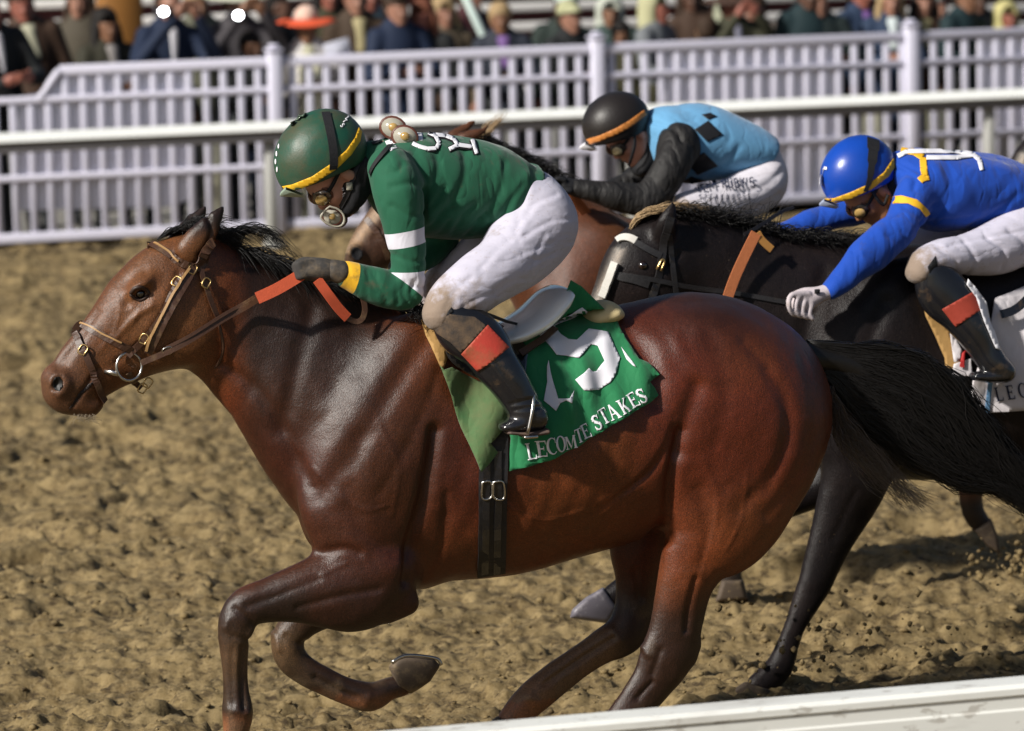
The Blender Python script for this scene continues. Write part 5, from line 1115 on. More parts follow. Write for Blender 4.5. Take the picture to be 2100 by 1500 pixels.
# mane with tan forelock thrown back
cb = [(1345, 440), (1390, 438), (1440, 442), (1500, 456), (1560, 474), (1620, 486), (1680, 492), (1760, 498)]
cbc = catmull(cb, 10); cv = []
for i in range(1100):
    x, y = cbc[int(random.random() * (len(cbc) - 1))]; r = fr.L(x, y + 4, random.uniform(-.03, .03)); d = random.uniform(.4, 1.0)
    cv.append([r, fr.L(x + 30 * d + random.gauss(0, 8), y - 8 * d + random.gauss(0, 8), random.uniform(-.07, .05)), fr.L(x + 70 * d + random.gauss(0, 14), y + 6 + random.gauss(0, 14), random.uniform(-.10, .06))])
for i in range(70):
    x = random.uniform(1400, 1600); r = fr.L(x, 450 + (x - 1400) * .12, 0); cv.append([r, fr.L(x + 10 + random.gauss(0, 8), 432 + random.gauss(0, 6), random.uniform(-.05, .05)), fr.L(x + 35 + random.gauss(0, 16), 415 + random.gauss(0, 12), random.uniform(-.06, .06))])
mesh_obj('mane', hair(cv, .0017, 3, 4), M_hair_black, blk)
M_hair_tan = mat('sunburnt_hair', (.34, .23, .12), .5, .5, .5, 90)
cv = []
for i in range(150):
    a = random.random(); x, y = 1283 + 26 * a, 488 - 34 * a; r = fr.L(x, y, random.uniform(-.02, .03)); e = random.random()
    cv.append([r, fr.L(1310 + 18 * a + random.gauss(0, 4), 446 - 14 * a + random.gauss(0, 3), random.uniform(-.05, .02)), fr.L(1350 + 20 * a + 40 * e, 430 - 8 * a + random.gauss(0, 4), random.uniform(-.06, .02)), fr.L(1380 + 90 * e, 424 + 8 * e + random.gauss(0, 7), random.uniform(-.06, .03))])
mesh_obj('forelock', hair(cv, .0014, 3, 5), M_hair_tan, blk)
f_ = Field(*((np.array(stn(fr, [(2450, 640, 60, 0, .05), (2700, 900, 60, 0, .05)]))[:, :3].min(0) - .2), (np.array(stn(fr, [(2450, 640, 60, 0, .05), (2700, 900, 60, 0, .05)]))[:, :3].max(0) + .2)), .015); f_.tube(stn(fr, [(2450, 640, 34, 0, .05), (2520, 660, 36, 0, .04), (2600, 740, 40, 0, .04), (2680, 860, 30, 0, .03)]), 0); mesh_obj('tail', f_.mesh(1), M_hair_black, blk)
# ---- tack of the black horse
b2 = empty('bridle', fr.M); tag(b2, 'black bridle with pale noseband and long orange rein on the black horse', 'bridle')
def s2(name, pts, wd, m, th=.005, off=.004): return mesh_obj(name, strap(D2, pts, wd, th, off, 6, dflt=-.05), m, b2, smooth=False)
M_paletape = mat('pale_tape', (.52, .50, .46), .5, .4, .1, 40, .2)
s2('browband', [(1267, 496), (1274, 491), (1284, 489), (1294, 491), (1304, 496)], .026, M_paletape, .008); s2('browband', [(1302, 498), (1330, 514), (1355, 526)], .022, M_blackstrap, off=.006)
s2('cheekpiece', [(1362, 486), (1356, 530), (1346, 580), (1330, 630), (1314, 668)], .026, M_blackstrap); s2('headpiece', [(1375, 445), (1368, 470), (1362, 490)], .028, M_blackstrap)
s2('throatlatch', [(1372, 480), (1376, 530), (1384, 590), (1390, 640)], .018, M_blackstrap); s2('noseband', [(1262, 560), (1272, 568), (1300, 574), (1330, 584)], .024, M_blackstrap)
s2('nose_roll', [(1264, 540), (1254, 566), (1244, 592), (1236, 610)], .026, M_paletape, .02); c = D2.at(1352, 545, .012)[0]; mesh_obj('buckle', tubemesh(spl([c + Vector(q) for q in ((-.015, 0, -.012), (.004, 0, .02), (.014, 0, .014), (0, 0, -.018))], 3), .004, 6), M_brass, b2)
M_tanrein = mat('orange_rubber_rein', (.40, .13, .05), .65, .3, .15, 60, .3)
def fs2(name, P3, wd, m, th=.005): C = spl(P3, 6); return mesh_obj(name, strap(None, None, wd, th, rawp=(C, [Vector((0, -1, .15))] * len(C))), m, b2, smooth=False)
D2.at(1460, 640); rw = min(D2.at(1495, 590, .03)[0].y, D2.at(1540, 500, .03)[0].y, D2.at(1475, 640, .03)[0].y) - .01
fs2('rein_grip', [fr.L(1482, 640, rw), fr.L(1502, 580, rw), fr.L(1524, 530, rw), fr.L(1550, 478, rw)], .036, M_tanrein, .007)
s2('rein', [(1310, 672), (1400, 690), (1470, 650), (1484, 634)], .018, M_blackstrap); s2('rein', [(1262, 562), (1330, 572), (1420, 590), (1500, 600), (1620, 622)], .016, M_blackstrap)
fs2('rein', [fr.L(1552, 478, rw), fr.L(1562, 494, rw), fr.L(1582, 512, rw)], .026, mat('amber_strap', (.42, .20, .05), .6), .006)
fs2('rein', [fr.L(1525, 482, rw + .02), fr.L(1560, 462, rw + .05), fr.L(1600, 436, rw + .1), fr.L(1626, 426, rw + .12)], .012, M_blackstrap, .006)
# white saddle cloth
M_wcloth = cloth_mat('white_saddle_cloth', (.62, .58, .60))
c2 = decal('saddle_cloth', D2, [[(2035, 612), (2110, 585), (2300, 560), (2340, 760), (2300, 826), (2170, 838), (2090, 840), (2012, 846), (1985, 836), (1990, 780), (2020, 700)]], M_wcloth, None, .008, 12, .005, lambda x, y: .012 + .008 * math.sin(x * .05 + y * .02)); c2.matrix_world = fr.M; tag(c2, 'white lettered saddle cloth on the black horse at the right edge', 'saddle cloth')
M_darkprint = mat('dark_blue_print', (.015, .02, .05), .7)
for i, ch in enumerate("LECOMTE"):
    p, W = serif_letter(ch); decal('letter_print', D2, place_letters(p, 2040 + 22 * i + (8 if i > 4 else 0), 822 - 4.2 * i, 28, R(11), .75), M_darkprint, c2, .013, 4, .001, lambda x, y: .012 + .008 * math.sin(x * .05 + y * .02))
decal('cloth_stripe', D2, [[(2024, 760), (2034, 758), (2026, 846), (2016, 846)]], mat('pale_blue_print', (.12, .25, .42), .7), c2, .013, 6, .001, lambda x, y: .012 + .008 * math.sin(x * .05 + y * .02))
tp2 = decal('saddle_pad', D2, [[(1887, 612), (1900, 618), (1925, 650), (1950, 695), (1966, 725), (1975, 765), (1940, 768), (1936, 735), (1915, 690), (1895, 650)]], M_tanpad, None, .02, 8, .014, dflt=-.2); tp2.matrix_world = fr.M; tag(tp2, 'tan saddle pad with white lining before the black boot of the blue jockey', 'saddle pad')
decal('lining', D2, [[(1925, 632), (1940, 660), (1955, 700), (1968, 720), (1960, 740), (1950, 742), (1942, 690)]], M_wcloth, tp2, .038, 8, .004, dflt=-.2); decal('red_tab', D2, [[(1966, 724), (1974, 718), (1970, 752), (1960, 750)]], mat('red_cloth', (.4, .02, .02), .7), tp2, .045, 6, .002, dflt=-.2)
decal('white_tab', D2, [[(1950, 745), (1985, 735), (1990, 768), (1945, 770)]], M_wcloth, tp2, .036, 6, .003, dflt=-.2)
g2 = mesh_obj('girth', strap(D2, [(1962, 820), (1956, 880), (1950, 930), (1944, 972)], .10, .006, .004, 6), mat('navy_girth', (.02, .03, .09), .6), None, fr.M, smooth=False); tag(g2, 'navy girth with white bars under the chest of the black horse', 'girth')
for x in (1932, 1958): mesh_obj('white_bar', strap(D2, [(x + 8, 940), (x + 2, 958), (x - 4, 976)], .03, .004, .013, 3), M_wcloth, g2, smooth=False)
s_b = mesh_obj('racing_saddle', sdf(fr, [([(2010, 594, 12, -.08, .10), (2060, 590, 15, -.08, .12), (2110, 575, 18, -.07, .13), (2170, 555, 18, -.06, .13)], 0)], .007), mat('black_patent_saddle', (.012, .014, .014), .1, .8, .1, 20, coat=1.0), None, fr.M); tag(s_b, 'glossy black racing saddle under the thigh of the blue jockey', 'saddle')
V, F = strap(D2, [(2040, 652), (2062, 646), (2080, 636), (2096, 624)], .03, .008, .05, 4); mesh_obj('stirrup_strap_end', (V, F), M_boot, s_b, smooth=False)
# ------------------------------------------------------------------ jockey in blue
M_bluej = (.006, .055, .36)
M_whiteglove = mat('white_glove', (.50, .44, .46), .7, .2, .15, 60, .3, mud=(.30, .22, .16), mudamt=(.55, .8))
def jockey(fr, nm, label, H, torso, arms, legs, palms, fingers, jersey_m, pant_m, glove_m, boot_rows, hem, skin, jst=(), pst=(), neck=True):
    sh = lambda rows, q: [r[:2] + (r[2] * q,) + (r[3], r[4] * q) if len(r) == 5 else ((r[0] + r[2]) / 2, (r[1] + r[3]) / 2, math.hypot(r[0] - r[2], r[1] - r[3]) / 2 * q, r[4], r[5] * q) for r in rows]
    def post(f):
        H.build(f, True); H.tube(f, [(-.03, 0, -.05, .052, .055), (-.085, 0, -.085, .055, .058), (-.13, 0, -.09, .06, .08)], .025)
        for fs in fingers:
            for q in fs: f.tube([(a, b, c, r * .8, w * .8) for a, b, c, r, w in q], .006)
    tubes = [(sh(torso, .84), 0)] + [(sh(a, .78), .02) for a in arms] + [(sh(a, .78), .012) for a in palms] + [(sh(l, .84), .03) for l in legs] + [(sh(b, .78), .02) for b in boot_rows]
    p = mesh_obj('person', sdf(fr, tubes, .0085, post=post, pad=.16), skin, None, fr.M); tag(p, label, 'jockey')
    a_, b_ = fr.L(*hem[0]), fr.L(*hem[1]); hn = Vector(((a_ - b_).z, 0, -(a_ - b_).x)).normalized()
    V, Q = sdf(fr, [(torso, 0)] + [(a, .022) for a in arms], .0075, post=lambda f: f.half(tuple(a_), hn)); V = wrinkle(V, Q, .006, 8, 5, (1.4, 1, .8)); V = strokes(V, Q, fr, jst)
    jo = mesh_obj('jersey', (V, Q), jersey_m, p); jd = Drape(fr, [(V, Q)])
    V, Q = sdf(fr, [(l, .025) for l in legs], .0075); V = wrinkle(V, Q, .001, 9, 8, (1, 1, 1.8)); V = strokes(V, Q, fr, pst)
    po = mesh_obj('breeches', (V, Q), pant_m, p); pd = Drape(fr, [(V, Q)])
    for pl, fs in zip(palms, fingers): mesh_obj('glove', sdf(fr, [(pl, 0)] + [(q, .006, True) for q in fs], .005), glove_m, p)
    bts = []
    for b in boot_rows:
        b3 = sdf(fr, [(b, .012)], .0065); bts.append((mesh_obj('boot', b3, M_boot, p), Drape(fr, [b3])))
    return p, jo, jd, po, pd, bts
def build_blue():
    fr = HB; L = lambda x, y, w=0: tuple(fr.L(x, y, w))
    H = Head(fr, 1786, 388, 0, R(46), .95)
    torso = [(1842, 352, 34, 0, .10), (1868, 362, 55, 0, .17), (1905, 388, 80, 0, .19), (1950, 391, 82, 0, .19), (2005, 391, 79, 0, .18), (2060, 395, 68, 0, .17), (2100, 405, 60, 0, .16), (2140, 415, 56, 0, .155)]
    near = [(1880, 400, 44, -.15, .06), (1818, 452, 1880, 478, -.20, .068), (1785, 477, 1850, 505, -.23, .06), (1746, 519, 1815, 530, -.25, .052), (1722, 545, 1775, 562, -.255, .046), (1703, 570, 1740, 590, -.255, .040), (1692, 585, 1715, 608, -.255, .034)]
    far = [(1880, 380, 44, .15, .06), (1780, 420, 34, .2, .055), (1700, 418, 1722, 468, .21, .052), (1650, 436, 1672, 478, .2, .047), (1610, 456, 1626, 484, .19, .04), (1590, 463, 1597, 487, .18, .034)]
    legn = [(2125, 430, 60, 0, .15), (2130, 455, 62, -.08, .12), (2050, 448, 2060, 560, -.16, .10), (1980, 480, 1990, 564, -.21, .09), (1925, 492, 1935, 562, -.25, .08), (1888, 510, 1905, 566, -.27, .07), (1872, 535, 1895, 580, -.28, .062)]
    legf = [(2130, 450, 60, .08, .12), (2040, 470, 48, .16, .10), (1960, 488, 40, .21, .08), (1890, 500, 34, .24, .07), (1850, 520, 28, .25, .06)]
    bn = [(1876, 568, 1945, 562, -.29, .058), (1884, 610, 1982, 590, -.30, .06), (1925, 652, 2010, 622, -.315, .056), (1960, 690, 2028, 664, -.33, .052), (1990, 728, 2048, 706, -.34, .045), (2012, 752, 2066, 742, -.35, .044), (2062, 765, 20, -.35, .044), (2030, 772, 14, -.35, .04), (1998, 772, 9, -.35, .034)]
    bf = [(1858, 545, 30, .26, .055), (1890, 600, 36, .28, .055), (1940, 660, 32, .30, .05), (1990, 720, 26, .31, .045), (2020, 750, 24, .31, .042), (1985, 762, 12, .31, .036)]
    pn = [(1700, 598, 16, -.255, .03), (1682, 604, 17, -.255, .034), (1656, 616, 21, -.258, .040), (1640, 622, 20, -.258, .042)]
    fn = [finger(fr, [(1648 - 5 * i + 10, 604 + 4 * i * 0, -.285 + .008 * i), (1624 + 13 * i, 606 + 5 * i, -.30 + .004 * i), (1618 + 14 * i, 628 + 5 * i, -.305 + .004 * i), (1628 + 13 * i, 646 + 3 * i, -.29), (1640 + 8 * i, 640 + 3 * i, -.265)], .0115) for i in range(4)] + [finger(fr, [(1672, 596, -.24), (1650, 596, -.235), (1628, 604, -.24), (1616, 618, -.25)], .0115)]
    pf = [(1590, 475, 14, .18, .03), (1570, 472, 16, .17, .036), (1552, 470, 17, .165, .04)]
    ff = [finger(fr, [(1556, 458, .13 + .02 * i), (1538, 456, .13 + .02 * i), (1532, 470, .13 + .02 * i), (1545, 482, .13 + .02 * i)], .0105) for i in range(4)] + [finger(fr, [(1570, 484, .14), (1553, 488, .13), (1540, 484, .13)], .0115)]
    def bnd(a, b, hw, col, lim): A, B = fr.L(*a, -.2), fr.L(*b, -.2); t = (A - B).normalized(); return (tuple((A + B) / 2), (-t.z, 0, t.x), hw, col, lim)
    jm = band_mat('blue_jersey', M_bluej, [], mud=(.03, .04, .12))
    jst = [([(1860, 470), (1885, 440), (1910, 420)], .012, .010, -1, -.15), ([(1836, 420), (1860, 440), (1880, 470)], .010, .005, -1, -.15), ([(1870, 476), (1930, 455), (1990, 450)], .012, .006, -1, -.15), ([(1840, 345), (1858, 362), (1850, 385)], .008, .006, -1, -.1), ([(1850, 335), (1872, 350)], .008, .006, -1, -.1), ([(1800, 480), (1830, 500)], .010, .005, -1, -.2), ([(1830, 470), (1845, 495)], .008, .005, -1, -.2), ([(1765, 520), (1790, 540)], .01, .004, -1, -.25), ([(2000, 465), (2050, 430), (2080, 400)], .015, .007, -1, -.15)]
    pst = [([(1900, 505), (1930, 530), (1940, 560)], .01, .006, -1, -.2), ([(1960, 490), (1975, 530), (1970, 560)], .01, .006, -1, -.2), ([(2010, 485), (2040, 510), (2045, 550)], .01, .007, -1, -.2), ([(2060, 470), (2090, 500), (2095, 545)], .01, .006, -1, -.2), ([(1920, 500), (2000, 485), (2100, 470)], .006, .004, -1, -.2)]
    p, jo, jd, po, pd, bts = jockey(fr, 'blue', 'jockey in royal blue jersey with yellow chest band leaning over the black horse', H, torso, [near, far], [legn, legf], [pn, pf], [fn, ff], jm, pants_mat(fr, ((1880, 570), (1930, 500))), M_whiteglove, [bn, bf], ((2160, 330), (2150, 480)), M_skin2, jst, pst)
    decal('yellow_band', jd, [[(1824, 404), (1850, 402), (1880, 410), (1902, 430), (1908, 438), (1898, 446), (1886, 430), (1862, 418), (1836, 418), (1822, 422)]], M_yellow, p, .003, 6, .001, dflt=-.1)
    for pl in ([(1893, 324), (1894, 345), (1897, 362)], [(1886, 372), (1897, 362), (1899, 372)], [(1848, 309), (1875, 313), (1893, 324)]): decal('letter', jd, chain(pl, 14), M_yellow, p, .003, 5, .001, dflt=0)
    for pl in ([(1842, 322), (1862, 312), (1900, 312), (1960, 312), (1995, 318), (2008, 330), (2013, 350)], [(1900, 325), (1960, 325), (1995, 320)]): decal('letter', jd, chain(pl, 9), M_white_print, p, .004, 5, .001, dflt=0)
    # strap, patch, cuff
    bt, bd = bts[0]
    decal('patch', bd, [[(1995, 599), (2014, 634), (1960, 670), (1932, 634)]], mat('red_brown_patch', (.34, .05, .03), .6, .3, .2, 40, .2), bt, .004, 6, .002)
    decal('white_strip', bd, [[(1984, 572), (2000, 590), (2022, 620), (2030, 660), (2050, 720), (2040, 715), (2016, 660), (2000, 612), (1980, 585)]], M_white_print, bt, .006, 6, .002, dflt=-.33)
    decal('knee_tab', pd, [[(1918, 526), (1924, 552), (1945, 566), (1908, 568), (1902, 548)]], M_black, p, .003, 6, .002, dflt=-.3)
    # helmet
    hv = helmet_mesh(fr, (1760, 355), 80, 73, R(36), [(1672, 432), (1850, 352)], 0, .112); hel = mesh_obj('helmet', hv, mat('blue_helmet_cover', (.006, .05, .33), .3, .45, .12, 20, .1), p); hd = Drape(fr, [hv])
    decal('yellow_stripe', hd, [[(1690, 408), (1712, 406), (1745, 394), (1780, 378), (1812, 354), (1832, 324), (1840, 334), (1822, 362), (1788, 388), (1750, 406), (1716, 417), (1694, 419)]], M_yellow, hel, .002, 5, .001)
    mesh_obj('helmet_strap', strap(hd, [(1790, 287), (1790, 310), (1786, 345), (1782, 372), (1774, 392)], [.045, .035, .024, .02, .016], .003, .003, 5), M_black, hel, smooth=False)
    for pl in ([(1688, 346), (1684, 362), (1682, 380)], [(1686, 345), (1697, 346)]): decal('letter', hd, chain(pl, 6), M_white_print, hel, .003, 4, .001, dflt=-.02)
    pk = [fr.L(x, y, w) for x, y, w in ((1690, 408, -.085), (1682, 416, -.05), (1680, 418, 0), (1682, 416, .05), (1690, 408, .085))]; pb = [fr.L(x, y, w) for x, y, w in ((1722, 420, -.09), (1714, 424, -.05), (1712, 424, 0), (1714, 424, .05), (1722, 420, .09))]
    V = pk + pb + [q + Vector((0, 0, -.008)) for q in pk + pb]; F = [(i, i + 1, 6 + i, 5 + i) for i in range(4)] + [(10 + i, 15 + i, 16 + i, 11 + i) for i in range(4)] + [(i, 10 + i, 11 + i, i + 1) for i in range(4)]
    mesh_obj('peak', (V, F), mat('pale_blue_peak', (.40, .46, .62), .4), hel)
    goggles(fr, H, p, M_lens, mat('dark_goggle_frame', (.03, .02, .016), .3, .5))
    mesh_obj('chin_strap', tubemesh(spl([fr.L(x, y, w) for x, y, w in ((1782, 380, -.088), (1796, 404, -.092), (1812, 420, -.085), (1822, 400, -.09))], 4), .007, 6, flat=.4), M_black, p)
    mesh_obj('collar', sdf(fr, [([(1826, 352, 34, 0, .075), (1822, 400, 28, 0, .07), (1830, 425, 22, 0, .07)], 0)], .007), M_black, p)
    for x, y in ((1676, 598),): mesh_obj('cuff_badge', bevel_box(.02, .006, .016, .002, tuple(fr.L(x, y, -.295))), M_black, p)
    return p
blue = build_blue()
# ================================================================== the brown horse and the jockey in light blue
HA = Frame(17.0)
def build_brown():
    fr = HA; S = lambda rows: stn(fr, rows)
    lo = [fr.L(690, 700).x - .05, -.36, -.02]; hi = [fr.L(2080, 700).x + .1, .36, fr.L(980, 235).z + .06]
    f = Field(lo, hi, .013)
    f.tube(S([(1195, 650, 128, 0, .18), (1290, 620, 165, 0, .23), (1420, 625, 172, 0, .27), (1560, 635, 168, 0, .28), (1680, 635, 162, 0, .27), (1775, 650, 150, 0, .25)]), 0)
    f.tube(S([(968, 285, 945, 450, 0, .07), (1030, 312, 985, 505, 0, .085), (1100, 348, 1020, 560, 0, .11), (1180, 395, 1056, 606, 0, .14), (1255, 432, 1090, 665, 0, .17)]), .04)
    f.tube(S([(912, 290, 958, 440, 0, .085), (868, 322, 918, 465, 0, .095), (815, 372, 872, 498, 0, .085), (778, 412, 835, 526, 0, .068), (750, 448, 806, 544, 0, .056), (728, 482, 782, 554, 0, .052), (716, 510, 760, 558, 0, .048)]), .03)
    for w in (-.055, .055): f.ell(tuple(fr.L(728, 518, w)), (.034, .022, .038), .4, .015); f.ell(tuple(fr.L(731, 520, w * 1.25)), (.020, .02, .024), .4, .008, cut=True)
    f.tube(S([(928, 282, 15, .06, .028), (950, 266, 12, .07, .02), (966, 254, 8, .07, .012), (976, 244, 3, .068, .006)]), .012)
    f.tube(S([(950, 284, 15, -.05, .028), (974, 276, 12, -.06, .02), (992, 267, 8, -.06, .012), (1003, 257, 3, -.058, .006)]), .012)
    for sg in (-1, 1):
        f.tube(S([(1240, 520, 70, sg * .13, .08), (1180, 640, 80, sg * .15, .09), (1170, 740, 62, sg * .14, .08)]), .05)
        f.tube(S([(1720, 610, 110, sg * .15, .10), (1760, 700, 105, sg * .15, .10), (1740, 790, 75, sg * .15, .085)]), .05)
    # folded forelegs, reaching near hind, trailing far hind
    f.tube(S([(1170, 760, 52, -.14, .07), (1110, 830, 36, -.14, .05), (1085, 890, 28, -.14, .042), (1140, 930, 20, -.14, .034), (1200, 960, 20, -.14, .034), (1226, 985, 18, -.14, .034)]), .025)
    f.tube(S([(1180, 760, 50, .14, .07), (1150, 850, 32, .14, .048), (1150, 920, 26, .14, .04), (1200, 985, 18, .14, .032), (1235, 1020, 18, .14, .034)]), .025)
    f.tube(S([(1700, 780, 80, -.15, .09), (1610, 860, 56, -.15, .07), (1555, 930, 40, -.15, .055), (1530, 1000, 30, -.15, .045), (1510, 1060, 25, -.15, .038), (1478, 1125, 1518, 1122, -.15, .032), (1479, 1165, 1520, 1162, -.15, .032), (1478, 1198, 1524, 1195, -.15, .036)]), .025)
    f.tube(S([(1800, 760, 78, .15, .09), (1900, 820, 52, .15, .07), (1975, 875, 36, .15, .05), (1990, 935, 30, .15, .042), (1965, 985, 2019, 982, .15, .038), (1968, 1030, 2014, 1026, .15, .033), (1978, 1065, 2018, 1046, .15, .035), (1996, 1090, 2030, 1065, .15, .034)]), .025)
    V, Q = f.mesh(2)
    V = strokes(V, Q, fr, [([(1240, 600), (1220, 700), (1210, 780)], .022, .014, -1, -.2), ([(1180, 430), (1130, 520), (1120, 620)], .03, .010, -1, -.1), ([(840, 400), (800, 450), (770, 490)], .010, .006, -1, -.07)])
    N = normals(V, Q); V = V + N * (.003 * vnoise(V, 8, 23))[:, None]
    o = mesh_obj('race_horse', (V, Q), coat_mat('brown_coat', .45, .4, .05, .12), None, fr.M)
    xm, zl, xh = fr.L(760, 500).x, fr.L(1980, 1044).z, fr.L(1990, 1000).x
    def colour(V):
        c = lerp3((.085, .028, .011), (.125, .048, .018), sstep(vnoise(V, 3, 5), -.5, .6)); h = sstep(V[:, 0], fr.L(1000, 300).x, fr.L(900, 400).x)
        c = c * (1 - h[:, None]) + h[:, None] * np.array((.048, .021, .011)); m = sstep(V[:, 0], fr.L(775, 500).x, fr.L(725, 500).x); c = c * (1 - .4 * m[:, None]) + .4 * m[:, None] * np.array((.10, .06, .035))
        a0, a1 = fr.L(712, 510), fr.L(790, 402); t = (V[:, 2] - a0.z) / (a1.z - a0.z); ux = a0.x + t * (a1.x - a0.x); bl = (t > -.1) * (t < 1.1) * np.exp(-((V[:, 0] - ux - .004) / .022) ** 2) * (h > .5); c = c * (1 - .7 * bl[:, None]) + .7 * bl[:, None] * np.array((.36, .26, .16))  # lit front edge of nose and muzzle put into the coat colour
        leg = sstep(V[:, 2], zl + .06, zl - .02) * (V[:, 1] > 0) + sstep(V[:, 2], .62, .45) * (V[:, 1] < 0); leg = np.clip(leg, 0, 1); return c * (1 - leg[:, None]) + leg[:, None] * np.array((.022, .014, .010))
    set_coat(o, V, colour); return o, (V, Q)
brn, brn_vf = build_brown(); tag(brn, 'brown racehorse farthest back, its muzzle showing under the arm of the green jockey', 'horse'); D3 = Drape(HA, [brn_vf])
fr = HA
hoof(fr, [(1480, 1190), (1524, 1188), (1536, 1232), (1466, 1236)], -.15, .05, brn)
hoof(fr, [(1996, 1088), (2032, 1062), (2046, 1098), (2052, 1138), (2026, 1122)], .15, .048, brn)
hoof(fr, [(1216, 968), (1240, 985), (1250, 1015), (1215, 1005)], -.14, .045, brn); hoof(fr, [(1222, 1010), (1250, 1020), (1262, 1055), (1226, 1045)], .14, .045, brn)
for w in (-1, 1):
    c = D3.at(872, 385, 0)[0]; p = fr.L(872, 385, (c.y + .006) * (1 if w < 0 else -1)); bm = bmesh.new(); bmesh.ops.create_uvsphere(bm, u_segments=12, v_segments=8, radius=.017); vf = ([v.co + p for v in bm.verts], [[v.index for v in f.verts] for f in bm.faces]); bm.free(); mesh_obj('eye', vf, M_eye, brn)
cv = []; cb = catmull([(965, 285), (1030, 312), (1100, 346), (1180, 392), (1250, 428)], 10)
for i in range(700):
    x, y = cb[int(random.random() * (len(cb) - 1))]; r = fr.L(x, y + 3, random.uniform(-.03, .03)); d = random.uniform(.4, 1)
    cv.append([r, fr.L(x + 24 * d + random.gauss(0, 6), y - 6 * d + random.gauss(0, 5), random.uniform(-.06, .05)), fr.L(x + 55 * d + random.gauss(0, 9), y + 6 + random.gauss(0, 9), random.uniform(-.08, .06))])
mesh_obj('mane', hair(cv, .0018, 3, 4), M_hair_black, brn)
cv = []
for i in range(50):
    r = fr.L(985 + random.gauss(0, 6), 285 + random.gauss(0, 3), random.uniform(-.03, .03)); cv.append([r, fr.L(1005 + random.gauss(0, 5), 262 + random.gauss(0, 6), random.uniform(-.05, .05)), fr.L(1028 + random.gauss(0, 8), 240 + random.gauss(0, 8), random.uniform(-.05, .05))])
mesh_obj('forelock', hair(cv, .0013, 3, 4), M_hair_tan, brn)
b4 = empty('bridle', fr.M); tag(b4, 'dark bridle with orange rein on the brown horse farthest back', 'bridle')
def s4(name, pts, wd, m, th=.005, off=.004): return mesh_obj(name, strap(D3, pts, wd, th, off, 5, dflt=-.05), m, b4, smooth=False)
s4('noseband', [(752, 450), (768, 470), (785, 500), (796, 530)], .022, M_leather); s4('cheekpiece', [(930, 330), (900, 390), (860, 450), (810, 510)], .024, M_leather); s4('browband', [(905, 296), (922, 312), (940, 330)], .022, M_leather)
s4('rein', [(800, 520), (900, 500), (1000, 470), (1100, 430), (1165, 405)], .018, M_leather); y_ = D3.at(1190, 425, .02)[0].y
mesh_obj('rein_grip', strap(None, None, .04, .007, rawp=(spl([fr.L(1160, 398, y_ - .03), fr.L(1182, 415, y_ - .02), fr.L(1204, 442, y_)], 6), [Vector((0, -1, .15))] * 13)), M_tanrein, b4, smooth=False)
f_ = Field(np.array(stn(fr, [(1890, 560, 60, 0, .05)]))[0, :3] - .25, np.array(stn(fr, [(2060, 640, 60, 0, .05)]))[0, :3] + .3, .015); f_.tube(stn(fr, [(1890, 590, 26, 0, .05), (1950, 600, 26, 0, .04), (2020, 650, 26, 0, .04), (2060, 720, 18, 0, .03)]), 0); mesh_obj('tail', f_.mesh(1), M_hair_black, brn)
decal('nostril', D3, [[(719, 516), (724, 508), (734, 507), (742, 514), (744, 524), (738, 533), (728, 534), (721, 527)]], M_black, brn, .003, 4, .001)
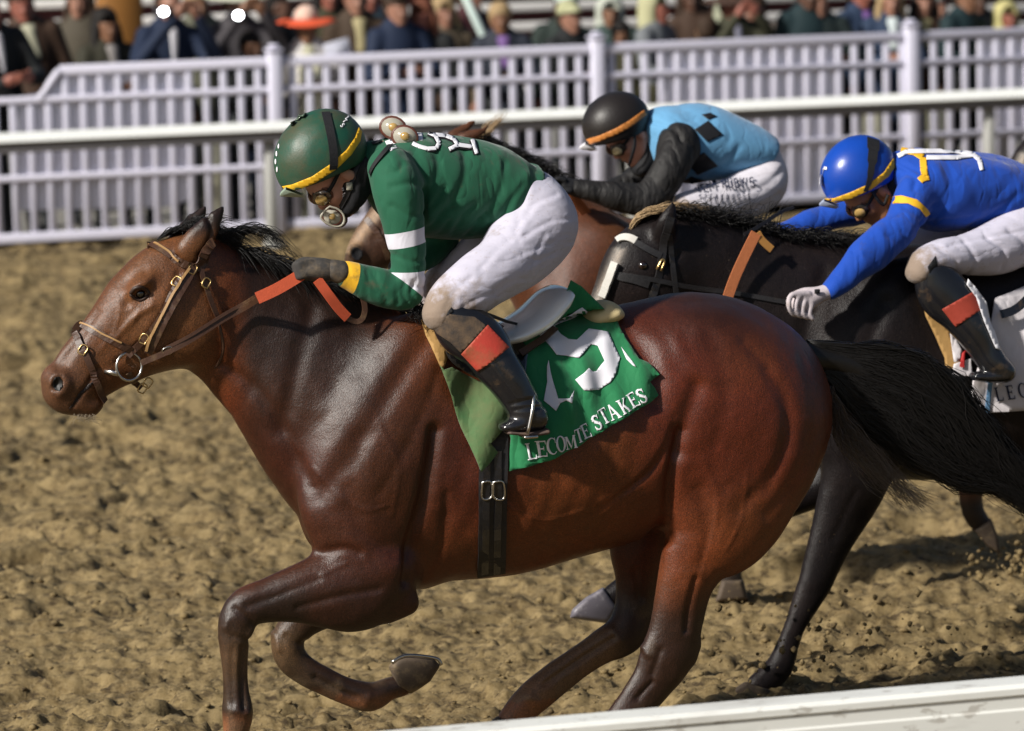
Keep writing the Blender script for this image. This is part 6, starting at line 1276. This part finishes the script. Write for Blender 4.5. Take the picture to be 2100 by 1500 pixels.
# a plain dark saddle cloth under the rider
c4 = decal('saddle_cloth', D3, [[(1330, 455), (1480, 445), (1640, 460), (1650, 640), (1400, 700), (1330, 620)]], mat('dark_saddle_cloth', (.03, .05, .10), .75), None, .01, 14, .005, dflt=-.2); c4.matrix_world = fr.M; tag(c4, 'dark saddle cloth of the brown horse hidden behind the black horse', 'saddle cloth')
def build_lightblue():
    fr = HA; L = lambda x, y, w=0: tuple(fr.L(x, y, w))
    H = Head(fr, 1290, 268, 0, R(43), .95)
    torso = [(1338, 262, 26, 0, .10), (1362, 270, 46, 0, .16), (1400, 222, 1385, 366, 0, .185), (1440, 218, 1432, 368, 0, .18), (1490, 238, 1486, 362, 0, .17), (1532, 258, 1530, 356, 0, .16), (1556, 272, 1552, 348, 0, .15)]
    near = [(1392, 300, 43, -.16, .075), (1378, 338, 38, -.215, .068), (1350, 385, 35, -.24, .060), (1322, 408, 33, -.245, .056), (1278, 405, 29, -.24, .05), (1225, 394, 22, -.225, .042), (1180, 385, 17, -.21, .036)]
    far = [(1370, 290, 34, .14, .065), (1330, 340, 30, .2, .055), (1295, 375, 25, .21, .048), (1240, 392, 18, .19, .04), (1190, 388, 14, .17, .034)]
    legn = [(1548, 330, 52, 0, .14), (1560, 375, 53, -.08, .12), (1495, 365, 1520, 455, -.16, .10), (1435, 385, 1450, 462, -.21, .085), (1392, 400, 1402, 462, -.24, .07), (1378, 420, 1388, 466, -.25, .06)]
    legf = [(1560, 370, 50, .08, .12), (1500, 405, 40, .17, .09), (1440, 420, 36, .21, .08), (1390, 430, 28, .24, .065)]
    bn = [(1385, 448, 28, -.25, .055), (1410, 490, 30, -.27, .055), (1450, 540, 27, -.285, .05), (1480, 590, 22, -.30, .042), (1500, 610, 22, -.30, .042), (1470, 618, 11, -.30, .038)]
    bf = [(a - 10, b, c, -w, e) for a, b, c, w, e in bn]
    pn = [(1185, 386, 13, -.21, .03), (1168, 382, 16, -.205, .038), (1154, 380, 16, -.20, .042)]
    fn = [finger(fr, [(1158, 370, -.235 + .02 * i), (1142, 368, -.235 + .02 * i), (1136, 380, -.235 + .02 * i), (1144, 392, -.235 + .02 * i), (1158, 394, -.23 + .02 * i)], .0105) for i in range(4)] + [finger(fr, [(1170, 392, -.235), (1156, 396, -.24), (1144, 392, -.235)], .0115)]
    pf = [(1190, 388, 12, .17, .03), (1172, 386, 15, .16, .04)]; ff = [finger(fr, [(1168, 376, .12 + .02 * i), (1152, 374, .12 + .02 * i), (1148, 386, .12 + .02 * i), (1158, 396, .12 + .02 * i)], .0105) for i in range(4)] + [finger(fr, [(1178, 396, .12), (1164, 398, .12), (1152, 394, .12)], .0115)]
    jm = mat('black_sleeve_cloth', (.012, .011, .011), .65, .35, .2, 20, .3, crease=(5, (1.5, 1, .7), .5, .012))
    jst = [([(1340, 250), (1362, 262), (1372, 285)], .01, .008, -1, -.1), ([(1400, 360), (1420, 335), (1440, 325)], .012, .008, -1, -.15), ([(1450, 360), (1480, 330), (1500, 300)], .014, .005, -1, -.1)]
    p, jo, jd, po, pd, bts = jockey(fr, 'lightblue', 'jockey in light blue jersey with black diamonds and black sleeves on the brown horse', H, torso, [near, far], [legn, legf], [pn, pf], [fn, ff], jm, pants_mat(fr, ((1385, 460), (1440, 400)), col=(.60, .57, .62)), M_black, [bn, bf], ((1572, 300), (1540, 352)), M_skin, jst, [([(1600, 350), (1550, 380), (1500, 390)], .012, .006, -1, -.15), ([(1590, 400), (1550, 420), (1500, 430)], .012, .006, -1, -.15)])
    # the light blue body panel with its diamonds; the sleeves stay black
    M_lb = cloth_mat('light_blue_silk', (.115, .30, .50)); M_bd = mat('black_diamond', (.010, .010, .012), .6)
    V, Q = sdf(fr, [([(r[0], r[1], r[2] + 5, r[3], r[4] + .012) if len(r) == 5 else (r[0] + .2, r[1] - 5, r[2], r[3] + 5, r[4], r[5] + .012) for r in torso], 0)], .0075, post=lambda f: f.half(fr.L(1574, 300), (fr.L(1574, 300) - fr.L(1542, 354)).normalized().cross(Vector((0, -1, 0)))))
    V = strokes(V, Q, fr, jst); vest = mesh_obj('jersey_body', (V, Q), M_lb, p); vd = Drape(fr, [(V, Q), tuple(sdf(fr, [(near, 0)], .01))]); vo = Drape(fr, [(V, Q)])
    for pl in ([(1424, 267), (1452, 249), (1482, 277), (1450, 292)], [(1408, 333), (1443, 312), (1472, 340), (1430, 358)], [(1438, 237), (1452, 247), (1470, 240), (1456, 233)], [(1396, 372), (1418, 361), (1447, 370), (1420, 378)]): decal('diamond', vo, [pl], M_bd, vest, .004, 5, .001, dflt=-.1)
    x, y = 1424, 396
    for ch in "JEFF RUBY'S":
        if ch == ' ': x += 7; y -= .6; continue
        q, W = sans_letter(ch, .17); decal('letter', pd, place_letters(q, x, y, 17, R(5.5)), M_darkprint, po, .013, 3, .001, dflt=-.15); x += 15 * W * 1.1 + 1.4; y -= 1.0
    x, y = 1432, 413
    for ch in "STEAKHOUSE":
        q, W = sans_letter(ch, .2); decal('letter', pd, place_letters(q, x, y, 9, R(2)), M_darkprint, po, .013, 3, .001, dflt=-.15); x += 9 * W * 1.02 + 5; y -= .4
    hv = helmet_mesh(fr, (1263, 252), 69, 60, R(22), [(1188, 309), (1345, 258)], 0, .112); hel = mesh_obj('helmet', hv, mat('black_helmet_cover', (.014, .011, .010), .45, .4, .2, 20, .2), p); hd = Drape(fr, [hv])
    decal('orange_strap', hd, [[(1203, 286), (1230, 278), (1262, 264), (1290, 248), (1320, 226), (1325, 236), (1294, 260), (1266, 275), (1234, 288), (1206, 297)]], mat('orange_goggle_strap', (.52, .19, .04), .6), hel, .003, 5, .002)
    pk = [fr.L(x, y, w) for x, y, w in ((1200, 292, -.085), (1190, 300, -.05), (1188, 302, 0), (1190, 300, .05), (1200, 292, .085))]; pb = [fr.L(x, y, w) for x, y, w in ((1226, 304, -.09), (1216, 306, -.05), (1214, 306, 0), (1216, 306, .05), (1226, 304, .09))]
    V = pk + pb + [q + Vector((0, 0, -.008)) for q in pk + pb]; F = [(i, i + 1, 6 + i, 5 + i) for i in range(4)] + [(10 + i, 15 + i, 16 + i, 11 + i) for i in range(4)] + [(i, 10 + i, 11 + i, i + 1) for i in range(4)]
    mesh_obj('peak', (V, F), M_white_print, hel); goggles(fr, H, p, mat('pale_goggle_lens', (.5, .42, .25), .15, .6, .2, 50, coat=.6), mat('dark_goggle_frame', (.04, .025, .016), .3, .5))
    mesh_obj('chin_strap', tubemesh(spl([fr.L(x, y, w) for x, y, w in ((1296, 250, -.088), (1302, 290, -.092), (1296, 320, -.08), (1290, 340, -.05))], 4), .007, 6, flat=.4), M_black, p)
    mesh_obj('neck_scarf', sdf(fr, [([(1326, 300, 26, 0, .07), (1322, 325, 24, 0, .068), (1312, 345, 18, 0, .06)], 0)], .007), M_black, p)
    return p
lightblue = build_lightblue()
# ------------------------------------------------------------------ a fourth horse, its pale face just coming into view
H4 = Frame(18.6); t4 = H4.L(2108, 238); b_ = HB.L(1285, 490)
h4 = blk.copy(); COL.objects.link(h4); h4.matrix_world = Matrix.Translation((t4.z - b_.z) * Vector((0, 0, 1)) * 0.0) @ H4.M @ Matrix.Translation((t4.x - b_.x, 0, 0))
for ch in blk.children:
    c = ch.copy(); COL.objects.link(c); c.parent = h4; c.matrix_parent_inverse = ch.matrix_parent_inverse.copy()
h4['label'] = 'dark horse with a pale blaze just entering at the right edge behind the blue jockey'
for k in ('group',):
    blk[k] = h4[k] = 'black racehorses'
# ================================================================== the crowd behind the fence
def crowd_templates():
    T = {}
    base_legs = lambda sg: [(sg * .09, 0, .93, .095, .10), (sg * .10, -.02, .52, .06, .065), (sg * .10, .02, .10, .042, .045), (sg * .10, -.05, .05, .04, .05), (sg * .10, -.13, .04, .035, .04)]
    torso = [(0, 0, .93, .155, .11), (0, 0, 1.08, .148, .105), (0, 0, 1.28, .172, .115), (0, 0, 1.40, .14, .095)]
    arms = {'lean': [(.17, 0, 1.39, .07, .07), (.25, -.06, 1.16, .055, .055), (.25, -.12, 1.10, .048, .05), (.16, -.26, 1.11, .04, .04), (.10, -.32, 1.13, .034, .034)],
            'lift': [(.17, 0, 1.39, .07, .07), (.27, -.12, 1.24, .055, .055), (.28, -.20, 1.24, .048, .05), (.17, -.30, 1.42, .04, .04), (.09, -.34, 1.53, .034, .034)],
            'down': [(.17, 0, 1.39, .07, .07), (.23, .01, 1.12, .054, .055), (.235, -.01, 1.05, .048, .05), (.21, -.10, .92, .038, .04), (.19, -.13, .86, .033, .034)]}
    for pose, arm in arms.items():
        mir = lambda sg, A: [(sg * a[0],) + tuple(a[1:]) for a in A]
        sh = lambda A, q: [tuple(a[:3]) + (a[3] * q, a[4] * q) for a in A]
        H = Head(None, 0, 1.60, -.02, 0, 1.0, R(-90)); hand = arm[-1]; d = Vector(arm[-1][:3]) - Vector(arm[-2][:3]); d.normalize()
        def post(f):
            H.build(f, True); f.tube([(0, 0, 1.38, .062, .062), (0, -.01, 1.52, .054, .056)], .02)
            for sg in (-1, 1):
                c = Vector((sg * hand[0], hand[1], hand[2])); dd = Vector((sg * d.x, d.y, d.z)); f.tube([tuple(c) + (.034, .034), tuple(c + dd * .07) + (.042, .03)], .015)
                sd = dd.cross(Vector((0, 1, .3))).normalized()
                for k in range(4):
                    s0 = c + dd * .10 + sd * (k - 1.5) * .019; f.tube([tuple(s0) + (.010, .010), tuple(s0 + dd * (.055 - .008 * abs(k - 1.4))) + (.009, .009), tuple(s0 + dd * .07 + Vector((0, .03, -.02))) + (.008, .008)], .004)
                s0 = c + dd * .05 - sd * .035; f.tube([tuple(s0) + (.012, .012), tuple(s0 + dd * .04 - sd * .018) + (.010, .010)], .006)
        tb = [(sh(torso, .85), 0, True)] + [(sh(mir(s, arm), .8), .02, True) for s in (-1, 1)] + [(sh(base_legs(s), .8), .02, True) for s in (-1, 1)]
        T[pose, 'body'] = sdf(None, tb, .013, post=post, pad=.12)
        T[pose, 'jacket'] = sdf(None, [([(0, 0, .84, .165, .12)] + [tuple(a[:3]) + (a[3] + .014, a[4] + .012) for a in torso], 0, True)] + [(mir(s, [tuple(a[:3]) + (a[3] + .008, a[4] + .008) for a in arm]), .03, True) for s in (-1, 1)] + [([(0, .015, 1.42, .085, .075), (0, .02, 1.47, .078, .07)], .02, True)], .018)
    T['trousers'] = sdf(None, [([tuple(a[:3]) + (a[3] + .006, a[4] + .006) for a in base_legs(s)[:3]], .02, True) for s in (-1, 1)] + [([(0, 0, .95, .15, .11)], .04, True)], .02)
    T['shoe'] = sdf(None, [([(s * .10, .03, .055, .045, .05), (s * .10, -.06, .05, .044, .05), (s * .10, -.14, .042, .036, .04)], 0, True) for s in (-1, 1)], .014)
    T['short_hair'] = sdf(None, [([(0, .03, 1.65, .098, .098), (0, .045, 1.60, .092, .08)], 0, True)], .012, post=lambda f: (f.half((0, -.055, 1.63), (0, -.75, -.66)), f.half((0, 0, 1.535), (0, 0, -1))))
    T['long_hair'] = sdf(None, [([(0, .02, 1.655, .102, .104), (0, .05, 1.58, .105, .08), (0, .06, 1.45, .10, .06), (0, .06, 1.33, .085, .045)], 0, True), ([(-.085, -.01, 1.60, .03, .05), (-.10, -.02, 1.48, .035, .045), (-.10, -.05, 1.36, .03, .035)], .02, True), ([(.085, -.01, 1.60, .03, .05), (.10, -.02, 1.48, .035, .045), (.10, -.05, 1.36, .03, .035)], .02, True)], .012, post=lambda f: f.ell((0, -.10, 1.585), (.068, .07, .105), 0, .01, cut=True))
    T['cap'] = sdf(None, [([(0, .005, 1.665, .10, .103)], 0, True), ([(0, -.10, 1.652, .07, .03), (0, -.15, 1.642, .05, .03)], .01, True)], .010, post=lambda f: f.half((0, 0, 1.64), (0, -.12, -1)))
    T['brim_hat'] = sdf(None, [([(0, 0, 1.70, .095, .10)], 0, True)], .010, post=lambda f: (f.half((0, 0, 1.665), (0, 0, -1)),))
    n = 28; V = []; 
    for k, (r, z) in enumerate(((.07, 1.68), (.10, 1.675), (.19, 1.665), (.245, 1.645), (.245, 1.636), (.10, 1.662))): V += [(r * math.cos(2 * math.pi * i / n), r * math.sin(2 * math.pi * i / n) * .95, z + .018 * math.cos(4 * math.pi * i / n) * (r > .15)) for i in range(n)]
    F = [(k * n + i, k * n + (i + 1) % n, (k + 1) * n + (i + 1) % n, (k + 1) * n + i) for k in range(5) for i in range(n)]; T['brim'] = (V, F)
    T['scarf'] = sdf(None, [([(-.06, -.02, 1.45, .045, .05), (0, -.075, 1.43, .05, .035), (.06, -.02, 1.45, .045, .05), (0, .05, 1.46, .06, .04)], 0, True), ([(.01, -.105, 1.40, .045, .025), (.02, -.12, 1.24, .045, .022)], .02, True)], .013)
    T['shirt_front'] = sdf(None, [([(0, -.105, 1.42, .035, .02), (0, -.118, 1.30, .028, .018), (0, -.118, 1.18, .014, .015)], 0, True)], .010)
    T['hood'] = sdf(None, [([(0, .02, 1.64, .125, .12), (0, .03, 1.54, .13, .11), (0, .03, 1.45, .14, .10)], 0, True)], .014, post=lambda f: f.ell((0, -.12, 1.59), (.085, .12, .12), 0, .02, cut=True))
    return T
CT = crowd_templates(); CMESH = {}
CM = {}
def cmat(col, rough=.75):
    k = tuple(col)
    if k not in CM: CM[k] = mat('cloth_%02d' % len(CM), col, rough, .25, .15, 14)
    return CM[k]
def piece(name, key, m, parent=None, mw=None):
    k = (name, key)
    if k not in CMESH:
        o = mesh_obj(name, CT[key], m, None, None); CMESH[k] = o.data; o.material_slots[0].link = 'OBJECT'; o.material_slots[0].material = m
    else:
        o = bpy.data.objects.new(name, CMESH[k]); COL.objects.link(o); o.material_slots[0].link = 'OBJECT'; o.material_slots[0].material = m
    if parent: o.parent = parent
    if mw is not None: o.matrix_world = mw
    return o
SK = [mat('crowd_skin_%s' % n, c, .5, .35, .1, 30) for n, c in (('fair', (.26, .13, .088)), ('ruddy', (.24, .085, .06)), ('tan', (.18, .088, .05)), ('dark', (.09, .045, .03)))]
BLK, NAVY, CHAR, OLIV, BRN, WHT, CRM, TEAL, GRY, DKB = (.012, .013, .014), (.012, .020, .045), (.022, .024, .026), (.045, .042, .022), (.05, .028, .018), (.55, .54, .58), (.38, .37, .27), (.010, .024, .028), (.16, .17, .19), (.02, .035, .07)
HB_, HD, HR, HL, HG = (.010, .008, .007), (.035, .02, .012), (.13, .045, .025), (.30, .21, .11), (.30, .29, .27)
def spectator(px, py, w, pose, skin, jacket, trouser, top, topcol, label, extra=(), yaw=0, brim=None):
    p = FF.L(px, py, w); s = min(1.08, max(.62, p.z / 1.60)); M = FF.M @ Matrix.Translation((p.x, w, .012)) @ Matrix.Rotation(R(yaw + random.gauss(0, 4 if pose == 'lift' else 15)), 4, 'Z') @ Matrix.Rotation(R(random.gauss(0, 3.5)), 4, 'Y') @ Matrix.Scale(s, 4)
    o = piece('person', (pose, 'body'), SK[skin], None, M); tag(o, label, 'spectator', 'spectators behind the picket fence')
    piece('jacket', (pose, 'jacket'), cmat(jacket), o); piece('trousers', 'trousers', cmat(trouser), o); piece('shoes', 'shoe', cmat(BLK), o)
    if top:
        t = piece('hat' if top in ('brim_hat', 'cap') else ('hood' if top == 'hood' else 'hair'), top, cmat(topcol), o)
        if top == 'brim_hat': piece('brim', 'brim', cmat(brim or topcol), t); piece('hair', 'short_hair', cmat(HD), o)
        if top == 'cap': piece('hair', 'short_hair', cmat(HD), o)
    for key, col in extra: piece(key, key, cmat(col), o)
    return o
def phone(px, py, w, label, lit=True):
    p = FF.L(px, py, w); o = mesh_obj('phone', bevel_box(.15, .010, .075, .004), mat('phone_case', (.03, .03, .035), .3), None, FF.M @ Matrix.Translation(p)); tag(o, label, 'phone')
    if lit:
        m, n, bs, tc = new_mat('phone_torch'); bs.inputs['Emission Color'].default_value = (.93, .96, 1, 1); bs.inputs['Emission Strength'].default_value = 30; bs.inputs['Base Color'].default_value = (1, 1, 1, 1)
        V, F = disc((0, -.0055, 0), (.028, 0, 0), (0, 0, .024), (0, -1, 0), .004); mesh_obj('torch_light', (V, F), m, o)
    return o
S_ = spectator
S_(30, -22, .42, 'lean', 1, BLK, CHAR, 'short_hair', HG, 'man in dark suit with clasped hands leaning at the far left end of the fence', [('shirt_front', WHT)])
S_(112, -14, 1.35, 'down', 1, BRN, CHAR, 'short_hair', HD, 'ruddy person in brown jacket standing behind the man in the dark suit', [('scarf', CRM)])
S_(222, 58, .42, 'lean', 2, (.03, .028, .018), BLK, 'long_hair', HB_, 'woman with long black hair and pale scarf below the orange brown column', [('scarf', (.24, .22, .21))])
S_(326, 18, .45, 'lift', 0, NAVY, CHAR, 'short_hair', HD, 'man in navy blazer and white shirt lifting a lit phone', [('shirt_front', WHT)])
S_(490, 12, .62, 'lift', 2, (.05, .045, .05), NAVY, 'brim_hat', (.50, .50, .40), 'person in a pale hat raising a lit phone over a dark haired child', [])
S_(500, 100, .36, 'lean', 2, BLK, CHAR, 'short_hair', HB_, 'dark haired child just above the fence below the raised lit phone')
S_(566, 18, 1.2, 'down', 3, BLK, BLK, 'short_hair', HB_, 'person all in black standing just behind the woman in the orange hat', yaw=40)
S_(632, 62, .40, 'lean', 2, (.48, .46, .46), (.3, .28, .26), 'brim_hat', (.60, .42, .34), 'woman in wide orange red hat and white jacket beside the tall fence post', [('scarf', CRM)], brim=(.62, .09, .035))
S_(722, 2, 1.0, 'down', 0, (.05, .032, .02), CHAR, 'short_hair', HR, 'person in dark brown coat with pale yellow scarf right of the orange hat', [('scarf', (.36, .31, .17))])
S_(768, -6, 1.6, 'down', 1, (.14, .20, .24), CHAR, 'short_hair', HR, 'red haired person in pale blue jacket behind the man in plain navy')
S_(816, 22, .42, 'lean', 0, NAVY, NAVY, 'short_hair', HD, 'short haired man in plain navy jacket leaning on the fence above the green jockey')
S_(893, 38, .48, 'down', 1, BLK, BRN, 'long_hair', HR, 'woman with long reddish hair in black coat left of the pale handrail', [])
S_(925, 30, 1.2, 'down', 0, (.10, .075, .05), OLIV, 'long_hair', HL, 'blond person half hidden behind the reddish haired woman')
S_(1040, 42, .44, 'lean', 2, (.02, .024, .035), CHAR, 'short_hair', HL, 'woman in dark jacket with purple scarf right of the pale handrail', [('scarf', (.16, .09, .24))])
S_(1112, 20, .9, 'down', 1, (.02, .03, .026), BLK, 'cap', (.42, .48, .44), 'man in a pale cap and dark green coat left of the middle fence post')
S_(1190, 40, .44, 'lean', 0, BLK, BLK, 'cap', (.34, .34, .2), 'person in a yellowish cap and black coat by the middle fence post')
S_(1262, 30, 1.5, 'down', 2, (.03, .05, .045), BLK, 'hood', (.40, .42, .36), 'person in a grey hood standing behind the middle fence post')
S_(1346, 22, .50, 'lean', 1, (.14, .15, .16), OLIV, 'hood', (.38, .37, .22), 'person in a pale yellow rain hood and grey jacket')
S_(1304, 74, .9, 'down', 2, OLIV, OLIV, 'short_hair', HB_, 'short person in an olive coat under the yellow rain hood')
S_(1412, 66, .40, 'down', 2, (.05, .03, .022), BRN, 'short_hair', HD, 'person in dark brown with head turned away above the white banner', yaw=180)
S_(1452, 18, 1.3, 'down', 0, (.28, .29, .21), CRM, 'hood', (.28, .29, .21), 'person in pale yellow green raincoat standing behind the dark brown coat')
S_(1530, 14, .46, 'lift', 1, (.035, .035, .02), OLIV, 'brim_hat', (.05, .028, .02), 'person in brown hat and olive coat with both hands lifted to the face', [('shirt_front', (.2, .2, .26))], brim=(.05, .028, .02))
S_(1600, 20, .9, 'down', 0, (.075, .06, .05), CHAR, 'short_hair', HD, 'person in brown grey coat between the olive coat and the tall black coat')
S_(1642, -8, .46, 'down', 3, TEAL, BLK, 'short_hair', HB_, 'tall person in black teal coat above the right part of the white banner')
S_(1716, 4, .44, 'lean', 0, (.014, .022, .022), BLK, 'short_hair', HB_, 'person in very dark green coat at the right end of the white banner')
S_(1758, -8, 1.3, 'down', 1, DKB, NAVY, 'short_hair', HD, 'person in dark blue behind the very dark green coat', [('scarf', (.2, .1, .3))])
S_(1806, 6, .55, 'lean', 0, DKB, NAVY, 'long_hair', HL, 'blond woman in blue with a white scarf left of the right fence post', [('scarf', (.52, .58, .58))])
S_(1862, 8, .7, 'down', 0, BRN, BLK, 'long_hair', HB_, 'pale faced woman with black hair and brown coat behind the right fence post', [('scarf', (.34, .30, .16))])
S_(1905, 18, 1.3, 'down', 0, (.20, .18, .18), CHAR, 'short_hair', HG, 'grey haired person in pale grey behind the right fence post')
S_(1962, 0, .42, 'lean', 2, TEAL, BLK, 'short_hair', HB_, 'broad person in black teal coat leaning on the fence right of its right post')
S_(2018, 2, 1.1, 'down', 3, BLK, BLK, 'cap', BLK, 'person in black with a black cap behind the broad teal coat')
S_(2085, 38, .42, 'lean', 1, (.42, .38, .17), (.6, .58, .62), 'hood', (.42, .38, .17), 'ruddy person in a bright yellow rain hood at the right end of the fence')
for i, (px, py, w, jk, hr) in enumerate(((170, 8, 2.6, (.06, .05, .035), HD), (420, 10, 2.2, (.10, .10, .07), HL), (680, -8, 2.4, OLIV, HB_), (980, -4, 2.8, (.05, .015, .018), HD), (1480, -10, 2.2, BRN, HD))):
    S_(px, py, w, 'down', (0, 2, 1, 0, 3)[i], jk, CHAR, ('long_hair', 'short_hair')[i % 2], hr, ('person in brown at the back between the dark suit and the black haired woman', 'person in drab olive standing back between the two lit phones', 'person in olive standing back between orange hat and navy jacket', 'person in maroon standing back beside the pale handrail', 'person in brown standing back behind the olive coat with lifted hands')[i])
phone(335, 24, .05, 'phone with its torch lit held up by the man in the navy blazer'); phone(488, 32, .2, 'phone with its torch lit held over the dark haired child')
p_ = FF.L(692, 100, .0)
o = mesh_obj('paper', join([bevel_box(.20, .006, .12, .001), bevel_box(.12, .004, .06, .001, (.01, -.0052, -.01))]), cmat((.52, .53, .62)), None, FF.M @ Matrix.Translation(p_) @ Matrix.Rotation(R(-14), 4, 'Y')); tag(o, 'white folded race paper held beside the wide orange hat', 'paper')
# flying dirt kicked up by the hooves
cvv, cf = [], []
r = np.random.default_rng(11)
for (px, py, fr_, N_, sx, sy, sw) in ((2085, 1185, HA, 420, 50, 38, .18), (1500, 1240, HA, 90, 34, 12, .12), (1600, 1380, HB, 140, 110, 50, .2), (1780, 1330, HB, 220, 230, 60, .3), ):
    for i in range(N_):
        p = fr_.M @ fr_.L(px + r.normal() * sx, py + r.normal() * sy, r.normal() * sw)
        if p.z < .01: continue
        s = .003 + .011 * r.random() ** 3 * (1.6 if px > 2000 else 1); cvv.append(IV * s * (0.7 + .6 * r.random((len(IV), 1))) + np.array(p)); cf.append(IF + (len(cvv) - 1) * len(IV))
o = mesh_obj('flying_dirt', (np.vstack(cvv), np.vstack(cf)), M_dirt, smooth=False); tag(o, 'crumbs of dirt thrown up by the hooves', None, None, 'stuff')
